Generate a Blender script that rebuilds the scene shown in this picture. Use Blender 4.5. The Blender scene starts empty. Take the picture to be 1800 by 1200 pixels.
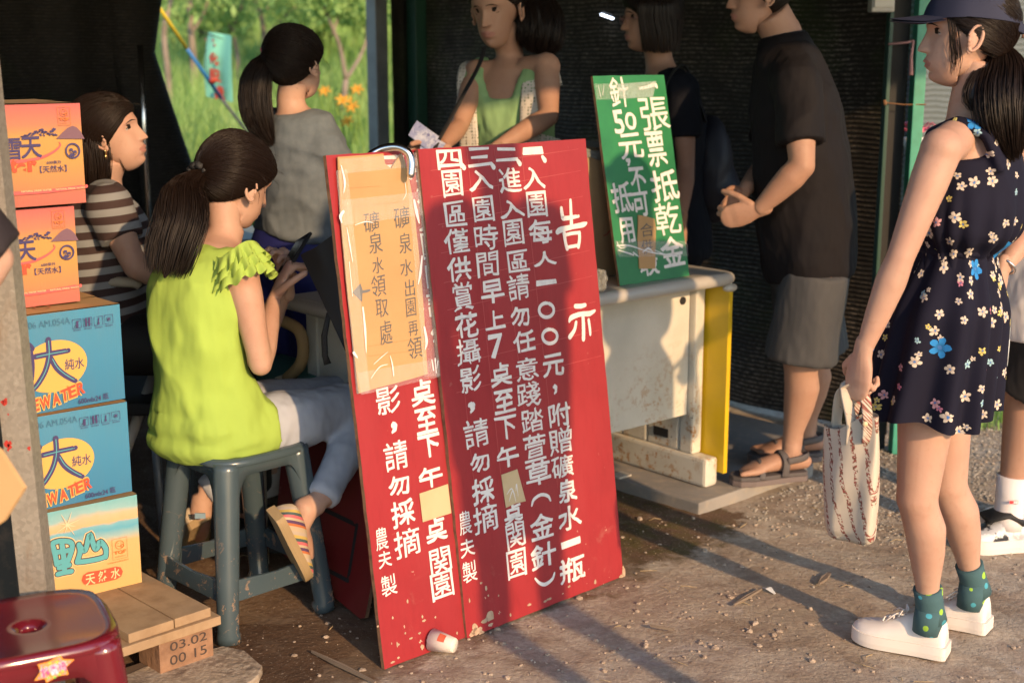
import bpy, bmesh, math, random
import numpy as np
from mathutils import Vector, Matrix, noise as mnoise
R = math.radians
rng = random.Random(7)
nr = np.random.RandomState(5)
scene = bpy.context.scene
COL = scene.collection

# ---------------------------------------------------------------- camera, sky, sun, exposure
CAM_H, FPX, PITCH = 1.46, 2400.0, R(12.0)
cam_d = bpy.data.cameras.new("camera"); cam = bpy.data.objects.new("camera", cam_d); COL.objects.link(cam)
cam.location = (0, 0, CAM_H); cam.rotation_euler = (R(90) - PITCH, 0, 0)
cam_d.sensor_width = 36; cam_d.lens = FPX / 1800 * 36
cam_d.clip_start = 0.05; cam_d.clip_end = 600
cam_d.dof.use_dof = True; cam_d.dof.focus_distance = 3.35; cam_d.dof.aperture_fstop = 3.2
scene.camera = cam
SUN_EL, SUN_AZ = R(20), R(31.5)      # azimuth measured from the camera's back towards its right
SUN = Vector((math.sin(SUN_AZ) * math.cos(SUN_EL), -math.cos(SUN_AZ) * math.cos(SUN_EL), math.sin(SUN_EL)))
world = bpy.data.worlds.new("World"); scene.world = world; world.use_nodes = True
wn = world.node_tree; wn.nodes.clear()
wo = wn.nodes.new("ShaderNodeOutputWorld"); wb = wn.nodes.new("ShaderNodeBackground"); ws = wn.nodes.new("ShaderNodeTexSky")
ws.sky_type = 'NISHITA'; ws.sun_disc = False; ws.sun_elevation = SUN_EL
ws.sun_rotation = math.atan2(SUN.x, SUN.y); ws.air_density = 1.0; ws.dust_density = 0.5; ws.ozone_density = 1.4
wb.inputs[1].default_value = 0.15
wn.links.new(ws.outputs[0], wb.inputs[0]); wn.links.new(wb.outputs[0], wo.inputs[0])
sl = bpy.data.lights.new("sun", 'SUN'); sl.energy = 2.5; sl.angle = R(1.0); sl.color = (1.0, 0.64, 0.34)
so = bpy.data.objects.new("sun", sl); COL.objects.link(so)
so.rotation_euler = SUN.to_track_quat('Z', 'Y').to_euler(); so.location = (3, -5, 4)
vs = scene.view_settings
vs.view_transform = 'Standard'; vs.look = 'None'; vs.gamma = 1; vs.use_curve_mapping = False; vs.exposure = 1.1
scene.render.engine = 'CYCLES'

# ---------------------------------------------------------------- helpers
_c, _s = math.cos(PITCH), math.sin(PITCH)
def ray(px, py):
    a = (px - 900) / FPX; b = (600 - py) / FPX
    return Vector((a, _c + b * _s, -_s + b * _c))
def G(px, py, z=0.0):
    r = ray(px, py); t = (z - CAM_H) / r.z
    return Vector((0, 0, CAM_H)) + r * t
def at(px, py, y):
    r = ray(px, py); t = y / r.y
    return Vector((0, 0, CAM_H)) + r * t
V = Vector

class Plane:
    """a real flat face: origin, u along its width, v up its height, n outwards"""
    def __init__(s, o, u, v):
        s.o = V(o); s.u = V(u).normalized(); s.v = V(v).normalized(); s.n = s.u.cross(s.v).normalized()
    def uv(s, px, py):
        r = ray(px, py); c = V((0, 0, CAM_H)); t = (s.o - c).dot(s.n) / r.dot(s.n); p = c + r * t - s.o
        return p.dot(s.u), p.dot(s.v)
    def P(s, u, v, h=0.0): return s.o + s.u * u + s.v * v + s.n * h

def tag(o, label=None, cat=None, group=None, kind=None):
    if label: o['label'] = label
    if cat: o['category'] = cat
    if group: o['group'] = group
    if kind: o['kind'] = kind
    return o
def thing(name, label, cat, loc=(0, 0, 0), group=None):
    o = bpy.data.objects.new(name, None); COL.objects.link(o); o.location = loc; o.empty_display_size = .1
    return tag(o, label, cat, group)
def wloc(o):
    v = V((0, 0, 0))
    while o is not None: v = v + o.location; o = o.parent
    return v

class MB:
    def __init__(s): s.v = []; s.f = []; s.m = []; s.uvs = None
    def add(s, vs, fs, m=0):
        b = len(s.v); s.v.extend([tuple(p) for p in vs]); s.f.extend([tuple(i + b for i in f) for f in fs]); s.m.extend([m] * len(fs)); return s
    def box(s, c, size, M=None, m=0):
        x, y, z = [q / 2 for q in size]
        P = [V((i * x, j * y, k * z)) for i in (-1, 1) for j in (-1, 1) for k in (-1, 1)]
        if M is not None: P = [M @ p for p in P]
        P = [p + V(c) for p in P]
        return s.add(P, [(0, 1, 3, 2), (4, 6, 7, 5), (0, 4, 5, 1), (2, 3, 7, 6), (0, 2, 6, 4), (1, 5, 7, 3)], m)
    def prism(s, poly, h0, h1, pl, m=0):
        """outline poly of (u,v) on a Plane, from height h0 to h1 along its normal"""
        n = len(poly)
        a = [pl.P(u, v, h0) for u, v in poly]; b = [pl.P(u, v, h1) for u, v in poly]
        fs = [tuple(range(n - 1, -1, -1)), tuple(range(n, 2 * n))] + [(i, (i + 1) % n, n + (i + 1) % n, n + i) for i in range(n)]
        return s.add(a + b, fs, m)
    def tube(s, pts, rad, seg=10, side=None, m=0, caps=True, round_ends=False):
        pts = [V(p) for p in pts]; n = len(pts)
        rad = [rad] * n if isinstance(rad, tuple) or not isinstance(rad, list) else list(rad)
        rad = [tuple(r) if isinstance(r, (tuple, list)) else (r, r) for r in rad]
        if len(rad) != n: rad = [tuple(np.interp(i / (n - 1) * (len(rad) - 1), range(len(rad)), [q[k] for q in rad]) for k in (0, 1)) for i in range(n)]
        if isinstance(side, list) and round_ends: side = [side[0]] * 3 + side + [side[-1]] * 3
        if round_ends:
            d0 = (pts[0] - pts[1]).normalized(); d1 = (pts[-1] - pts[-2]).normalized()
            a, b = rad[0], rad[-1]
            k = .5; 
            pre = [(pts[0] + d0 * max(a) * q, (a[0] * w, a[1] * w)) for q, w in ((.95, .3), (.75, .66), (.4, .92))]
            pos = [(pts[-1] + d1 * max(b) * q, (b[0] * w, b[1] * w)) for q, w in ((.4, .92), (.75, .66), (.95, .3))]
            pts = [p for p, _ in pre] + pts + [p for p, _ in pos]; rad = [r for _, r in pre] + rad + [r for _, r in pos]; n = len(pts)
        vs = []; sd = V(side) if side is not None and not isinstance(side, list) else None
        for i, p in enumerate(pts):
            t = (pts[min(i + 1, n - 1)] - pts[max(i - 1, 0)])
            t = t.normalized() if t.length > 1e-9 else V((0, 0, 1))
            h = V(side[min(i, len(side) - 1)]) if isinstance(side, list) else (sd if sd is not None else None)
            if h is None:
                h = V((0, 0, 1)) if abs(t.z) < .9 else V((1, 0, 0))
                h = t.cross(h); sd = h
            a = (h - t * h.dot(t))
            if a.length < 1e-6: a = t.orthogonal()
            a.normalize(); b = t.cross(a)
            if sd is not None and side is None: sd = a
            for k in range(seg):
                w = 2 * math.pi * k / seg
                vs.append(p + a * (math.cos(w) * rad[i][0]) + b * (math.sin(w) * rad[i][1]))
        fs = []
        for i in range(n - 1):
            for k in range(seg):
                k2 = (k + 1) % seg
                fs.append((i * seg + k, i * seg + k2, (i + 1) * seg + k2, (i + 1) * seg + k))
        if caps: fs.append(tuple(range(seg - 1, -1, -1))); fs.append(tuple((n - 1) * seg + k for k in range(seg)))
        return s.add(vs, fs, m)
    def ell(s, c, r, M=None, m=0, nu=16, nv=10):
        vs = [V((0, 0, -1))]
        for j in range(1, nv):
            b = -math.pi / 2 + math.pi * j / nv
            for i in range(nu):
                a = 2 * math.pi * i / nu; vs.append(V((math.cos(b) * math.cos(a), math.cos(b) * math.sin(a), math.sin(b))))
        vs.append(V((0, 0, 1)))
        fs = [(0, 1 + (i + 1) % nu, 1 + i) for i in range(nu)]
        for j in range(nv - 2):
            for i in range(nu):
                fs.append((1 + j * nu + i, 1 + j * nu + (i + 1) % nu, 1 + (j + 1) * nu + (i + 1) % nu, 1 + (j + 1) * nu + i))
        t = len(vs) - 1; fs += [(t, 1 + (nv - 2) * nu + i, 1 + (nv - 2) * nu + (i + 1) % nu) for i in range(nu)]
        P = [V((p.x * r[0], p.y * r[1], p.z * r[2])) for p in vs]
        if M is not None: P = [M @ p for p in P]
        return s.add([p + V(c) for p in P], fs, m)
    def grid(s, fn, nu, nv, m=0):
        b = [fn(i / nu, j / nv) for j in range(nv + 1) for i in range(nu + 1)]
        fs = [(j * (nu + 1) + i, j * (nu + 1) + i + 1, (j + 1) * (nu + 1) + i + 1, (j + 1) * (nu + 1) + i) for j in range(nv) for i in range(nu)]
        return s.add(b, fs, m)
    def mesh(s, name, off=V((0, 0, 0))):
        me = bpy.data.meshes.new(name)
        me.from_pydata([(p[0] - off[0], p[1] - off[1], p[2] - off[2]) for p in s.v], [], s.f)
        if any(s.m): me.polygons.foreach_set('material_index', s.m)
        return me
    def build(s, name, mats, parent=None, smooth=False, bevel=0, fix=False, solid=0):
        off = wloc(parent) if parent is not None else V((0, 0, 0))
        me = s.mesh(name, off)
        if fix or bevel:
            bm = bmesh.new(); bm.from_mesh(me); bmesh.ops.recalc_face_normals(bm, faces=bm.faces)
            if bevel:
                ed = [e for e in bm.edges if len(e.link_faces) == 2 and e.calc_face_angle(0) > .6]
                bmesh.ops.bevel(bm, geom=ed, offset=bevel, segments=2, affect='EDGES', profile=.6)
            bm.to_mesh(me); bm.free()
        return link(me, name, mats, parent, smooth)
def link(me, name, mats, parent=None, smooth=False):
    for q in (mats if isinstance(mats, (list, tuple)) else [mats]): me.materials.append(q)
    if smooth: me.polygons.foreach_set('use_smooth', [True] * len(me.polygons))
    me.update()
    o = bpy.data.objects.new(name, me); COL.objects.link(o)
    if parent is not None: o.parent = parent
    return o
def wrinkle(me, off, amp, fr=(9, 9, 5), seed=0, amp2=0):
    n = len(me.vertices); co = np.empty(n * 3); no = np.empty(n * 3)
    me.vertices.foreach_get('co', co); me.vertices.foreach_get('normal', no); co = co.reshape(-1, 3); no = no.reshape(-1, 3)
    for i in range(n):
        p = co[i]; q = V(((p[0] + off[0]) * fr[0] + seed, (p[1] + off[1]) * fr[1], (p[2] + off[2]) * fr[2]))
        r = 1 - abs(mnoise.noise(q)) * 2.6
        d = amp * (r - .3)
        if amp2: d += amp2 * mnoise.noise(q * 3.3)
        co[i] += no[i] * d
    me.vertices.foreach_set('co', co.ravel())
def remesh(mb, name, mats, parent, voxel=.008, smooth=6, wr=None, deform=None):
    off = wloc(parent)
    me = mb.mesh('tmp', off)
    o = bpy.data.objects.new('tmp', me); COL.objects.link(o)
    r = o.modifiers.new('r', 'REMESH'); r.mode = 'VOXEL'; r.voxel_size = voxel
    q = o.modifiers.new('s', 'SMOOTH'); q.factor = .6; q.iterations = smooth
    dg = bpy.context.evaluated_depsgraph_get(); dg.update()
    m2 = bpy.data.meshes.new_from_object(o.evaluated_get(dg))
    bpy.data.objects.remove(o); m2.name = name; m2.materials.clear()
    if deform: deform(m2, off)
    if wr: wrinkle(m2, off, *wr[1:])
    return link(m2, name, mats, parent, True)
def join_into(o, other_mb, m=0, mats=None):
    """append extra geometry (already in world coordinates) to mesh object o"""
    off = wloc(o); bm = bmesh.new(); bm.from_mesh(o.data)
    t = other_mb.mesh('t', off)
    bm2 = bmesh.new(); bm2.from_mesh(t); 
    mp = {}
    for v in bm2.verts: mp[v.index] = bm.verts.new(v.co)
    for f in bm2.faces:
        try:
            nf = bm.faces.new([mp[v.index] for v in f.verts]); nf.smooth = True; nf.material_index = f.material_index + m
        except ValueError: pass
    bm.to_mesh(o.data); bm.free(); bm2.free(); bpy.data.meshes.remove(t)
def cyl_uv(o, c, ax=(0, 0, 1), fwd=(0, 1, 0), rad=.15):
    """wrap a UV map round a vertical axis through c (world), seam on the side fwd"""
    me = o.data; off = wloc(o); uv = me.uv_layers.new(name='UVMap')
    n = len(me.vertices); co = np.empty(n * 3); me.vertices.foreach_get('co', co); co = co.reshape(-1, 3) + np.array(off)
    f = V(fwd).normalized(); s = V((f.y, -f.x, 0))
    dx = co - np.array(c); a = np.arctan2(dx @ np.array(s), -(dx @ np.array(f))) * rad
    li = np.empty(len(me.loops), dtype=np.int32); me.loops.foreach_get('vertex_index', li)
    uvv = np.stack([a[li], co[li, 2]], 1); uv.data.foreach_set('uv', uvv.ravel())

# ---------------------------------------------------------------- materials
def mat(name, col, rough=.7, metal=0, spec=.5, bump=None, var=None, sheen=0, sss=0, alpha=1, trans=0, coat=0, emis=None):
    """principled base; var=(scale, col2, contrast lo, hi, detail); bump=(scale, strength, dist)"""
    m = bpy.data.materials.new(name); m.use_nodes = True; nt = m.node_tree; b = nt.nodes['Principled BSDF']
    b.inputs['Base Color'].default_value = (*col, 1); b.inputs['Roughness'].default_value = rough
    b.inputs['Metallic'].default_value = metal; b.inputs['Specular IOR Level'].default_value = spec
    if sheen: b.inputs['Sheen Weight'].default_value = sheen
    if sss: b.inputs['Subsurface Weight'].default_value = sss; b.inputs['Subsurface Radius'].default_value = (.012, .005, .003); b.inputs['Subsurface Scale'].default_value = 1
    if alpha < 1: b.inputs['Alpha'].default_value = alpha
    if trans: b.inputs['Transmission Weight'].default_value = trans
    if coat: b.inputs['Coat Weight'].default_value = coat; b.inputs['Coat Roughness'].default_value = .15
    if emis: b.inputs['Emission Color'].default_value = (*emis[0], 1); b.inputs['Emission Strength'].default_value = emis[1]
    m['b'] = 1
    if var:
        for vv in (var if isinstance(var, list) else [var]): mixnoise(m, *vv)
    if bump: addbump(m, *bump)
    return m
def N(m, t, **k):
    n = m.node_tree.nodes.new(t)
    for a, b in k.items():
        if isinstance(a, str) and hasattr(n, a): setattr(n, a, b)
    return n
def L(m, a, b): m.node_tree.links.new(a, b)
def coords(m, kind='Object', scale=(1, 1, 1), rot=(0, 0, 0)):
    tc = N(m, 'ShaderNodeTexCoord'); mp = N(m, 'ShaderNodeMapping'); mp.inputs['Scale'].default_value = scale; mp.inputs['Rotation'].default_value = rot
    L(m, tc.outputs[kind], mp.inputs[0]); return mp.outputs[0]
def noise_n(m, vec, scale, detail=4, rough=.6, dist=0):
    n = N(m, 'ShaderNodeTexNoise'); n.inputs['Scale'].default_value = scale; n.inputs['Detail'].default_value = detail
    n.inputs['Roughness'].default_value = rough; n.inputs['Distortion'].default_value = dist
    L(m, vec, n.inputs['Vector']); return n.outputs[0]
def ramp(m, val, lo, hi, c0=(0, 0, 0), c1=(1, 1, 1)):
    r = N(m, 'ShaderNodeValToRGB'); e = r.color_ramp.elements; e[0].position = lo; e[1].position = hi
    e[0].color = (*c0, 1); e[1].color = (*c1, 1); L(m, val, r.inputs[0]); return r.outputs[0]
def math_n(m, op, a, b=None, c=None, clamp=False):
    n = N(m, 'ShaderNodeMath'); n.operation = op; n.use_clamp = clamp
    for i, q in enumerate((a, b, c)):
        if q is None: continue
        if isinstance(q, (int, float)): n.inputs[i].default_value = q
        else: L(m, q, n.inputs[i])
    return n.outputs[0]
def mixc(m, fac, a, b):
    n = N(m, 'ShaderNodeMix'); n.data_type = 'RGBA'
    for s_, q in ((n.inputs[0], fac), (n.inputs[6], a), (n.inputs[7], b)):
        if isinstance(q, (int, float)): s_.default_value = q
        elif isinstance(q, (tuple, list)): s_.default_value = (*q[:3], 1)
        else: L(m, q, s_)
    return n.outputs[2]
def bcol(m):
    b = m.node_tree.nodes['Principled BSDF']; i = b.inputs['Base Color']
    return i.links[0].from_socket if i.links else tuple(i.default_value)[:3]
def setcol(m, s): L(m, s, m.node_tree.nodes['Principled BSDF'].inputs['Base Color'])
def mixnoise(m, scale, col2, lo=.4, hi=.65, detail=5, stretch=(1, 1, 1), kind='Object'):
    f = ramp(m, noise_n(m, coords(m, kind, stretch), scale, detail), lo, hi)
    setcol(m, mixc(m, f, bcol(m), col2))
def addbump(m, scale, strength=.3, dist=.01, stretch=(1, 1, 1), detail=5, kind='Object'):
    bp = N(m, 'ShaderNodeBump'); bp.inputs['Strength'].default_value = strength; bp.inputs['Distance'].default_value = dist
    L(m, noise_n(m, coords(m, kind, stretch), scale, detail), bp.inputs['Height'])
    b = m.node_tree.nodes['Principled BSDF'].inputs['Normal']
    if b.links: L(m, b.links[0].from_socket, bp.inputs['Normal'])
    L(m, bp.outputs[0], b)

M = {}
def clothfold(m, scale=6.5, strength=.6, dist=.04, stretch=(1, 1, .5)):
    addbump(m, scale, strength, dist, stretch, detail=3); return m
M['paint'] = mat('white_brush_paint', (.72, .70, .68), .6, bump=(60, .3, .002), var=(45, (.60, .56, .56), .5, .75))
M['marker'] = mat('grey_marker', (.10, .10, .10), .7)
M['card'] = mat('cardboard', (.45, .285, .135), .85, spec=.2, var=(6, (.44, .26, .12), .4, .7), bump=(14, .15, .002, (1, 1, 12)))
M['wood_edge'] = mat('plywood_edge', (.24, .13, .07), .85, var=(30, (.10, .05, .03), .4, .7))
M['chrome'] = mat('chrome', (.62, .61, .60), .22, 1.0)
M['tape'] = mat('clear_tape', (.95, .95, .95), .12, alpha=.13, spec=.8, bump=(50, .9, .01, (1, 1, .25)))
M['tape_white'] = mat('painted_tape_shine', (.9, .9, .9), .25, alpha=.75)  # white streaks painted on as the glints of light on the tape
M['masking'] = mat('paper_patch', (.53, .41, .24), .7, bump=(20, .2, .003), var=(8, (.48, .36, .20)))
def signpaint(name, col, chip, scrape):
    m = mat(name, col, .42, spec=.35, bump=(35, .06, .003))
    v = coords(m)
    a = ramp(m, noise_n(m, v, 5, 6, .65), .44, .60)
    setcol(m, mixc(m, math_n(m, 'MULTIPLY', a, .22), bcol(m), tuple(q * .6 for q in col)))
    fade = ramp(m, noise_n(m, coords(m, 'Object', (1, 1, .35)), 2.6, 5, .65), .42, .70); setcol(m, mixc(m, math_n(m, 'MULTIPLY', fade, .30), bcol(m), tuple(min(1, q * 1.15 + .035) for q in col)))
    brs = ramp(m, noise_n(m, coords(m, 'Object', (14, 14, 1)), 6, 4, .7), .50, .72); setcol(m, mixc(m, math_n(m, 'MULTIPLY', brs, .18), bcol(m), tuple(q * .55 for q in col)))
    # scattered paint specks and scuffs, thick near the foot of the board
    sp = ramp(m, noise_n(m, v, 42, 3, .5), .715, .735)
    tc = N(m, 'ShaderNodeTexCoord'); sx = N(m, 'ShaderNodeSeparateXYZ'); L(m, tc.outputs['Object'], sx.inputs[0])
    low = math_n(m, 'SUBTRACT', 1.0, math_n(m, 'MULTIPLY', sx.outputs[2], 3.2), clamp=True)
    f = math_n(m, 'MULTIPLY', sp, math_n(m, 'ADD', low, .1), clamp=True)
    setcol(m, mixc(m, f, bcol(m), chip))
    sc = ramp(m, noise_n(m, coords(m, 'Object', (1, 1, 1)), 9, 7, .75, .5), .60, .72)
    f2 = math_n(m, 'MULTIPLY', sc, math_n(m, 'MULTIPLY', low, .35), clamp=True)
    setcol(m, mixc(m, f2, bcol(m), scrape))
    return m
M['red'] = signpaint('red_board_paint', (.30, .022, .028), (.62, .45, .34), (.45, .25, .20))
M['darkred'] = signpaint('dark_red_paint', (.14, .012, .012), (.3, .2, .16), (.2, .1, .08))
M['green'] = mat('green_board_paint', (.028, .21, .075), .4, var=(5, (.018, .15, .06)), bump=(30, .06, .003))
M['black'] = mat('matte_black', (.012, .012, .013), .7)
M['skin'] = mat('skin', (.46, .29, .215), .55, spec=.3, sss=.10, var=[(7, (.43, .245, .18), .4, .7), (55, (.41, .235, .17), .55, .8)], bump=(160, .18, .002))
M['skin_dark'] = mat('tanned_skin', (.37, .22, .155), .55, spec=.3, sss=.08, var=[(7, (.34, .185, .125), .4, .7), (55, (.32, .175, .12), .55, .8)], bump=(160, .18, .002))
M['lip'] = mat('lips', (.36, .17, .135), .5, spec=.3)
M['hair'] = mat('dark_hair', (.009, .006, .0045), .6, spec=.2, var=(18, (.022, .012, .009), .45, .7, 5, (1, 1, .25)), bump=(90, .5, .004, (1, 1, .12)))
M['strand'] = mat('hair_strand', (.012, .0065, .0045), .42, spec=.3)
M['eyewhite'] = mat('eye_white', (.36, .33, .31), .25)
M['iris'] = mat('iris', (.02, .012, .01), .15)
# ---------------------------------------------------------------- people
def sstep(a, b, x):
    t = min(1, max(0, (x - a) / (b - a))); return t * t * (3 - 2 * t)
def _ray_ell(d, c, r):
    A = sum((d[i] / r[i]) ** 2 for i in range(3)); B = sum(-d[i] * c[i] / r[i] ** 2 for i in range(3)); C = sum((c[i] / r[i]) ** 2 for i in range(3)) - 1
    return (-B + math.sqrt(max(0, B * B - A * C))) / A
def gs(x, s): return math.exp(-(x / s) ** 2)
def head_r(d):
    r1 = _ray_ell(d, (0, -.012, .030), (.075, .094, .088)); r2 = _ray_ell(d, (0, .026, -.046), (.050, .059, .064))
    k = .010; m = max(r1, r2); return m + k * math.log(math.exp((r1 - m) / k) + math.exp((r2 - m) / k)) - k * .25
def head_pt(d, face=True):
    r = head_r(d); p = V((d.x * r, d.y * r, d.z * r))
    if face and d.y > 0:
        x, z = p.x, p.z; ax = abs(x); y = 0
        y += .0035 * gs(z - .034, .010) * gs(x, .045)                    # brow
        y -= .0125 * gs(ax - .031, .015) * gs(z - .014, .012)            # eye socket
        y += .0050 * gs(ax - .031, .011) * gs(z - .013, .0085)           # lids over the eyeball
        y -= .0040 * gs(ax - .031, .012) * gs(z - .0235, .0025)
        y += .0040 * gs(ax - .042, .018) * gs(z + .018, .018)            # cheekbone
        w = .0085 + .004 * sstep(.02, -.024, z)
        prof = .0225 * sstep(.026, -.020, z) * (1 - sstep(-.0235, -.032, z)) + .003 * gs(z - .012, .02)
        y += prof * gs(x, w)                                             # nose
        y += .006 * gs(ax - .012, .0055) * gs(z + .023, .006)            # nostril wings
        y += .0048 * gs(x, .019) * gs(z + .0465, .0055)                  # lips
        y += .0042 * gs(x, .016) * gs(z + .0585, .0055)
        y -= .0035 * gs(x, .024) * gs(z + .0525, .0018)
        y += .0035 * gs(x, .035) * gs(z + .050, .016)
        y -= .0035 * gs(x, .018) * gs(z + .0705, .005)
        y += .0095 * gs(x, .018) * gs(z + .088, .014)                    # chin
        p.y += y
    if p.z < -.06 and p.y < .02: p.z = -.06 + (p.z + .06) * .6
    return p
def eye_c(sx):
    d = V((.031 * sx, .078, .013)).normalized(); p = head_pt(d); p = head_pt(V((.031 * sx, p.y, .013)).normalized())
    return V((.031 * sx, p.y - .0098, .013))
class Head:
    closed = 0
    def __init__(s, c, fwd, up=(0, 0, 1), sc=1.0):
        f = V(fwd).normalized(); u = V(up); u = (u - f * u.dot(f)).normalized(); r = f.cross(u).normalized()
        s.M = Matrix((r, f, u)).transposed(); s.c = V(c); s.s = sc
    def w(s, p): return s.c + s.M @ (V(p) * s.s)
    def mesh(s, nu=112, nv=96, lipm=1):
        mb = MB(); vs = []; loc = []
        for j in range(nv + 1):
            b = -math.pi / 2 + math.pi * j / nv
            for i in range(nu):
                a = 2 * math.pi * i / nu; a = a + .35 * math.sin(2 * a) * 0 ; 
                a2 = math.pi / 2 + (a - math.pi) * (0.55 + .45 * ((a - math.pi) / math.pi) ** 2)   # denser at the face
                d = V((math.cos(b) * math.cos(a2), math.cos(b) * math.sin(a2), math.sin(b))); p = head_pt(d); loc.append(p); vs.append(s.w(p))
        for j in range(nv):
            for i in range(nu):
                q = (j * nu + i, j * nu + (i + 1) % nu, (j + 1) * nu + (i + 1) % nu, (j + 1) * nu + i)
                c = (loc[q[0]] + loc[q[2]]) / 2
                l = c.y > .07 and abs(c.x) < .024 and ((c.z + .0525) / .0115) ** 2 + (c.x / .024) ** 2 < 1
                mb.add([], [], 0); mb.f.append(q); mb.m.append(lipm if l else 0)
        mb.v = [tuple(p) for p in vs]
        for sx in (-1, 1):     # ears
            ec = V((sx * .0745, -.008, -.004)); rot = Matrix.Rotation(sx * -.35, 3, 'Z') @ Matrix.Rotation(.18, 3, 'X')
            base = len(mb.v)
            ey = eye_c(sx)
            lid = (.0124, .0114, .0116) if s.closed else (.0127, .0115, .0085)
            mb.ell(s.w(ey + V((0, -.0002, 0 if s.closed else .0050))), tuple(q * s.s for q in lid), s.M, 0, 16, 12)
            if not s.closed: mb.ell(s.w(ey + V((0, -.0006, -.0078))), (.0122 * s.s, .0108 * s.s, .0062 * s.s), s.M, 0, 16, 10)
            base = len(mb.v); pts = []
            for k in range(15):
                t = k / 14; a = R(-60) + R(290) * t
                pts.append(s.w(ec + rot @ V((sx * (.007 + .004 * math.sin(t * 3.1)), -.0155 * math.sin(a) * (1 if t < .75 else .8) + 0, .029 * math.cos(a) * -1 if False else .028 * math.cos(a - .3)))))
            rr = [.0028 + .0018 * math.sin(k / 14 * 3.1) for k in range(15)]
            mb.tube(pts, [(q * s.s, q * s.s) for q in rr], 8, round_ends=True)
            Mx = s.M @ rot
            mb.ell(s.w(ec + rot @ V((sx * .003, 0, 0))), (.0055 * s.s, .0150 * s.s, .0260 * s.s), Mx, 0, 14, 10)
            mb.ell(s.w(ec + rot @ V((sx * .004, .006, -.026))), (.0045 * s.s, .0075 * s.s, .0095 * s.s), Mx, 0, 10, 8)
            mb.ell(s.w(ec + rot @ V((sx * .006, .011, -.004))), (.004 * s.s, .0045 * s.s, .007 * s.s), Mx, 0, 8, 6)
        return mb
def face_bits(root, H, closed=0, brow=1):
    closed = H.closed
    for sx in (-1, 1):
        e = MB(); ir = MB(); lash = MB(); bw = MB()
        if not closed:
            ec = eye_c(sx); e.ell(H.w(ec), (.0112 * H.s,) * 3, H.M, 0, 16, 12)
            ir.ell(H.w(ec + V((-sx * .0005, .0082, -.0003))), (.0052 * H.s, .0034 * H.s, .0052 * H.s), H.M, 0, 12, 8)
        pts = []
        for k in range(9):
            t = k / 8 - .5; x = sx * (.031 + t * .020); z = (.0165 if not closed else .0065) - abs(t) ** 2 * .016 * (1 if not closed else -.6)
            d = V((x, .078, z)); d.normalize(); ec = eye_c(sx); q2 = V((x - ec.x, 0, z - ec.z)); yy = math.sqrt(max(.0122 ** 2 - q2.length_squared, 2e-5)); pts.append(H.w((x, ec.y + yy + .0003, z)))
        lash.tube(pts, [(.0006 * H.s, .0009 * H.s)] * 9, 6)
        pts = []; rr = []
        for k in range(9):
            t = k / 8 - .5; x = sx * (.031 + t * .040); z = .0335 + .004 * (1 - (2 * t) ** 2)
            d = V((x, .080, z)).normalized(); p = head_pt(d); p = p * (1 + .001 / p.length); pts.append(H.w(p)); rr.append((.0026 * H.s * (1 - abs(t) * 1.4) * .8, .0008 * H.s))
        bw.tube(pts, rr, 6, side=list([H.M @ V((0, 0, 1))] * 9))
        if not closed: ir.build('iris', M['iris'], e.build('eye', M['eyewhite'], root, True), True)
        lash.build('eyelashes', M['hair'], root, True); bw.build('eyebrow', M['hair'], root, True)

def hair_mask(p, line=(1.0, -.010), fringe=0):
    return p.z - (p.y * line[0] + line[1]) + fringe * gs(p.x, .05)
def hair_cap(H, thick=.012, line=(1.0, -.010), tie=None, nu=96, nv=72, lump=.002, low=-.075, back=0):
    mb = MB(); vs = []
    for j in range(nv + 1):
        b = -math.pi / 2 + math.pi * j / nv
        for i in range(nu):
            a = 2 * math.pi * i / nu; d = V((math.cos(b) * math.cos(a), math.cos(b) * math.sin(a), math.sin(b)))
            p = head_pt(d, False); m = hair_mask(p, line)
            if p.z < low: m = min(m, (p.z - low) * 1)
            t = thick * sstep(-.002, .016, m) + back * sstep(.0, -.08, p.y) * sstep(-.002, .02, m)
            if m < -.001: t = -.006
            elif m < .004: t = -.001 + t
            n = V((p.x, p.y * .8, p.z)).normalized()
            if t > 0 and tie is not None:
                # streaks running towards the tie
                ax = V(tie).normalized(); q = n - ax * n.dot(ax); an = math.atan2(q.x, q.z + 1e-6)
                t += lump * mnoise.noise(V((an * 9, n.dot(ax) * 1.2, 3))) + lump * .6 * mnoise.noise(V((an * 30, n.dot(ax) * 2, 9)))
            elif t > 0: t += lump * mnoise.noise(n * 5)
            vs.append(H.w(p + n * t))
    mb.v = [tuple(p) for p in vs]
    for j in range(nv):
        for i in range(nu): mb.f.append((j * nu + i, j * nu + (i + 1) % nu, (j + 1) * nu + (i + 1) % nu, (j + 1) * nu + i)); mb.m.append(0)
    return mb
def flyaways(mb, H, n=60, seed=1, line=(1.0, -.010), thick=.014, w=.0005):
    rg = random.Random(seed); k = 0
    while k < n:
        d = V((rg.gauss(0, 1), rg.gauss(0, 1), rg.gauss(0, 1))).normalized(); p = head_pt(d, False)
        if hair_mask(p, line) < .004: continue
        ax = V((rg.gauss(0, 1), rg.gauss(0, 1), rg.gauss(0, 1))).normalized(); t = d.cross(ax).normalized(); c = p + d * thick; L_ = rg.uniform(.015, .05)
        mb.tube([H.w(c - d * .002), H.w(c + t * L_ * .4 + d * L_ * .18), H.w(c + t * L_ + d * L_ * rg.uniform(.1, .4))], [w, w, w * .4], 3, caps=False); k += 1
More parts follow.
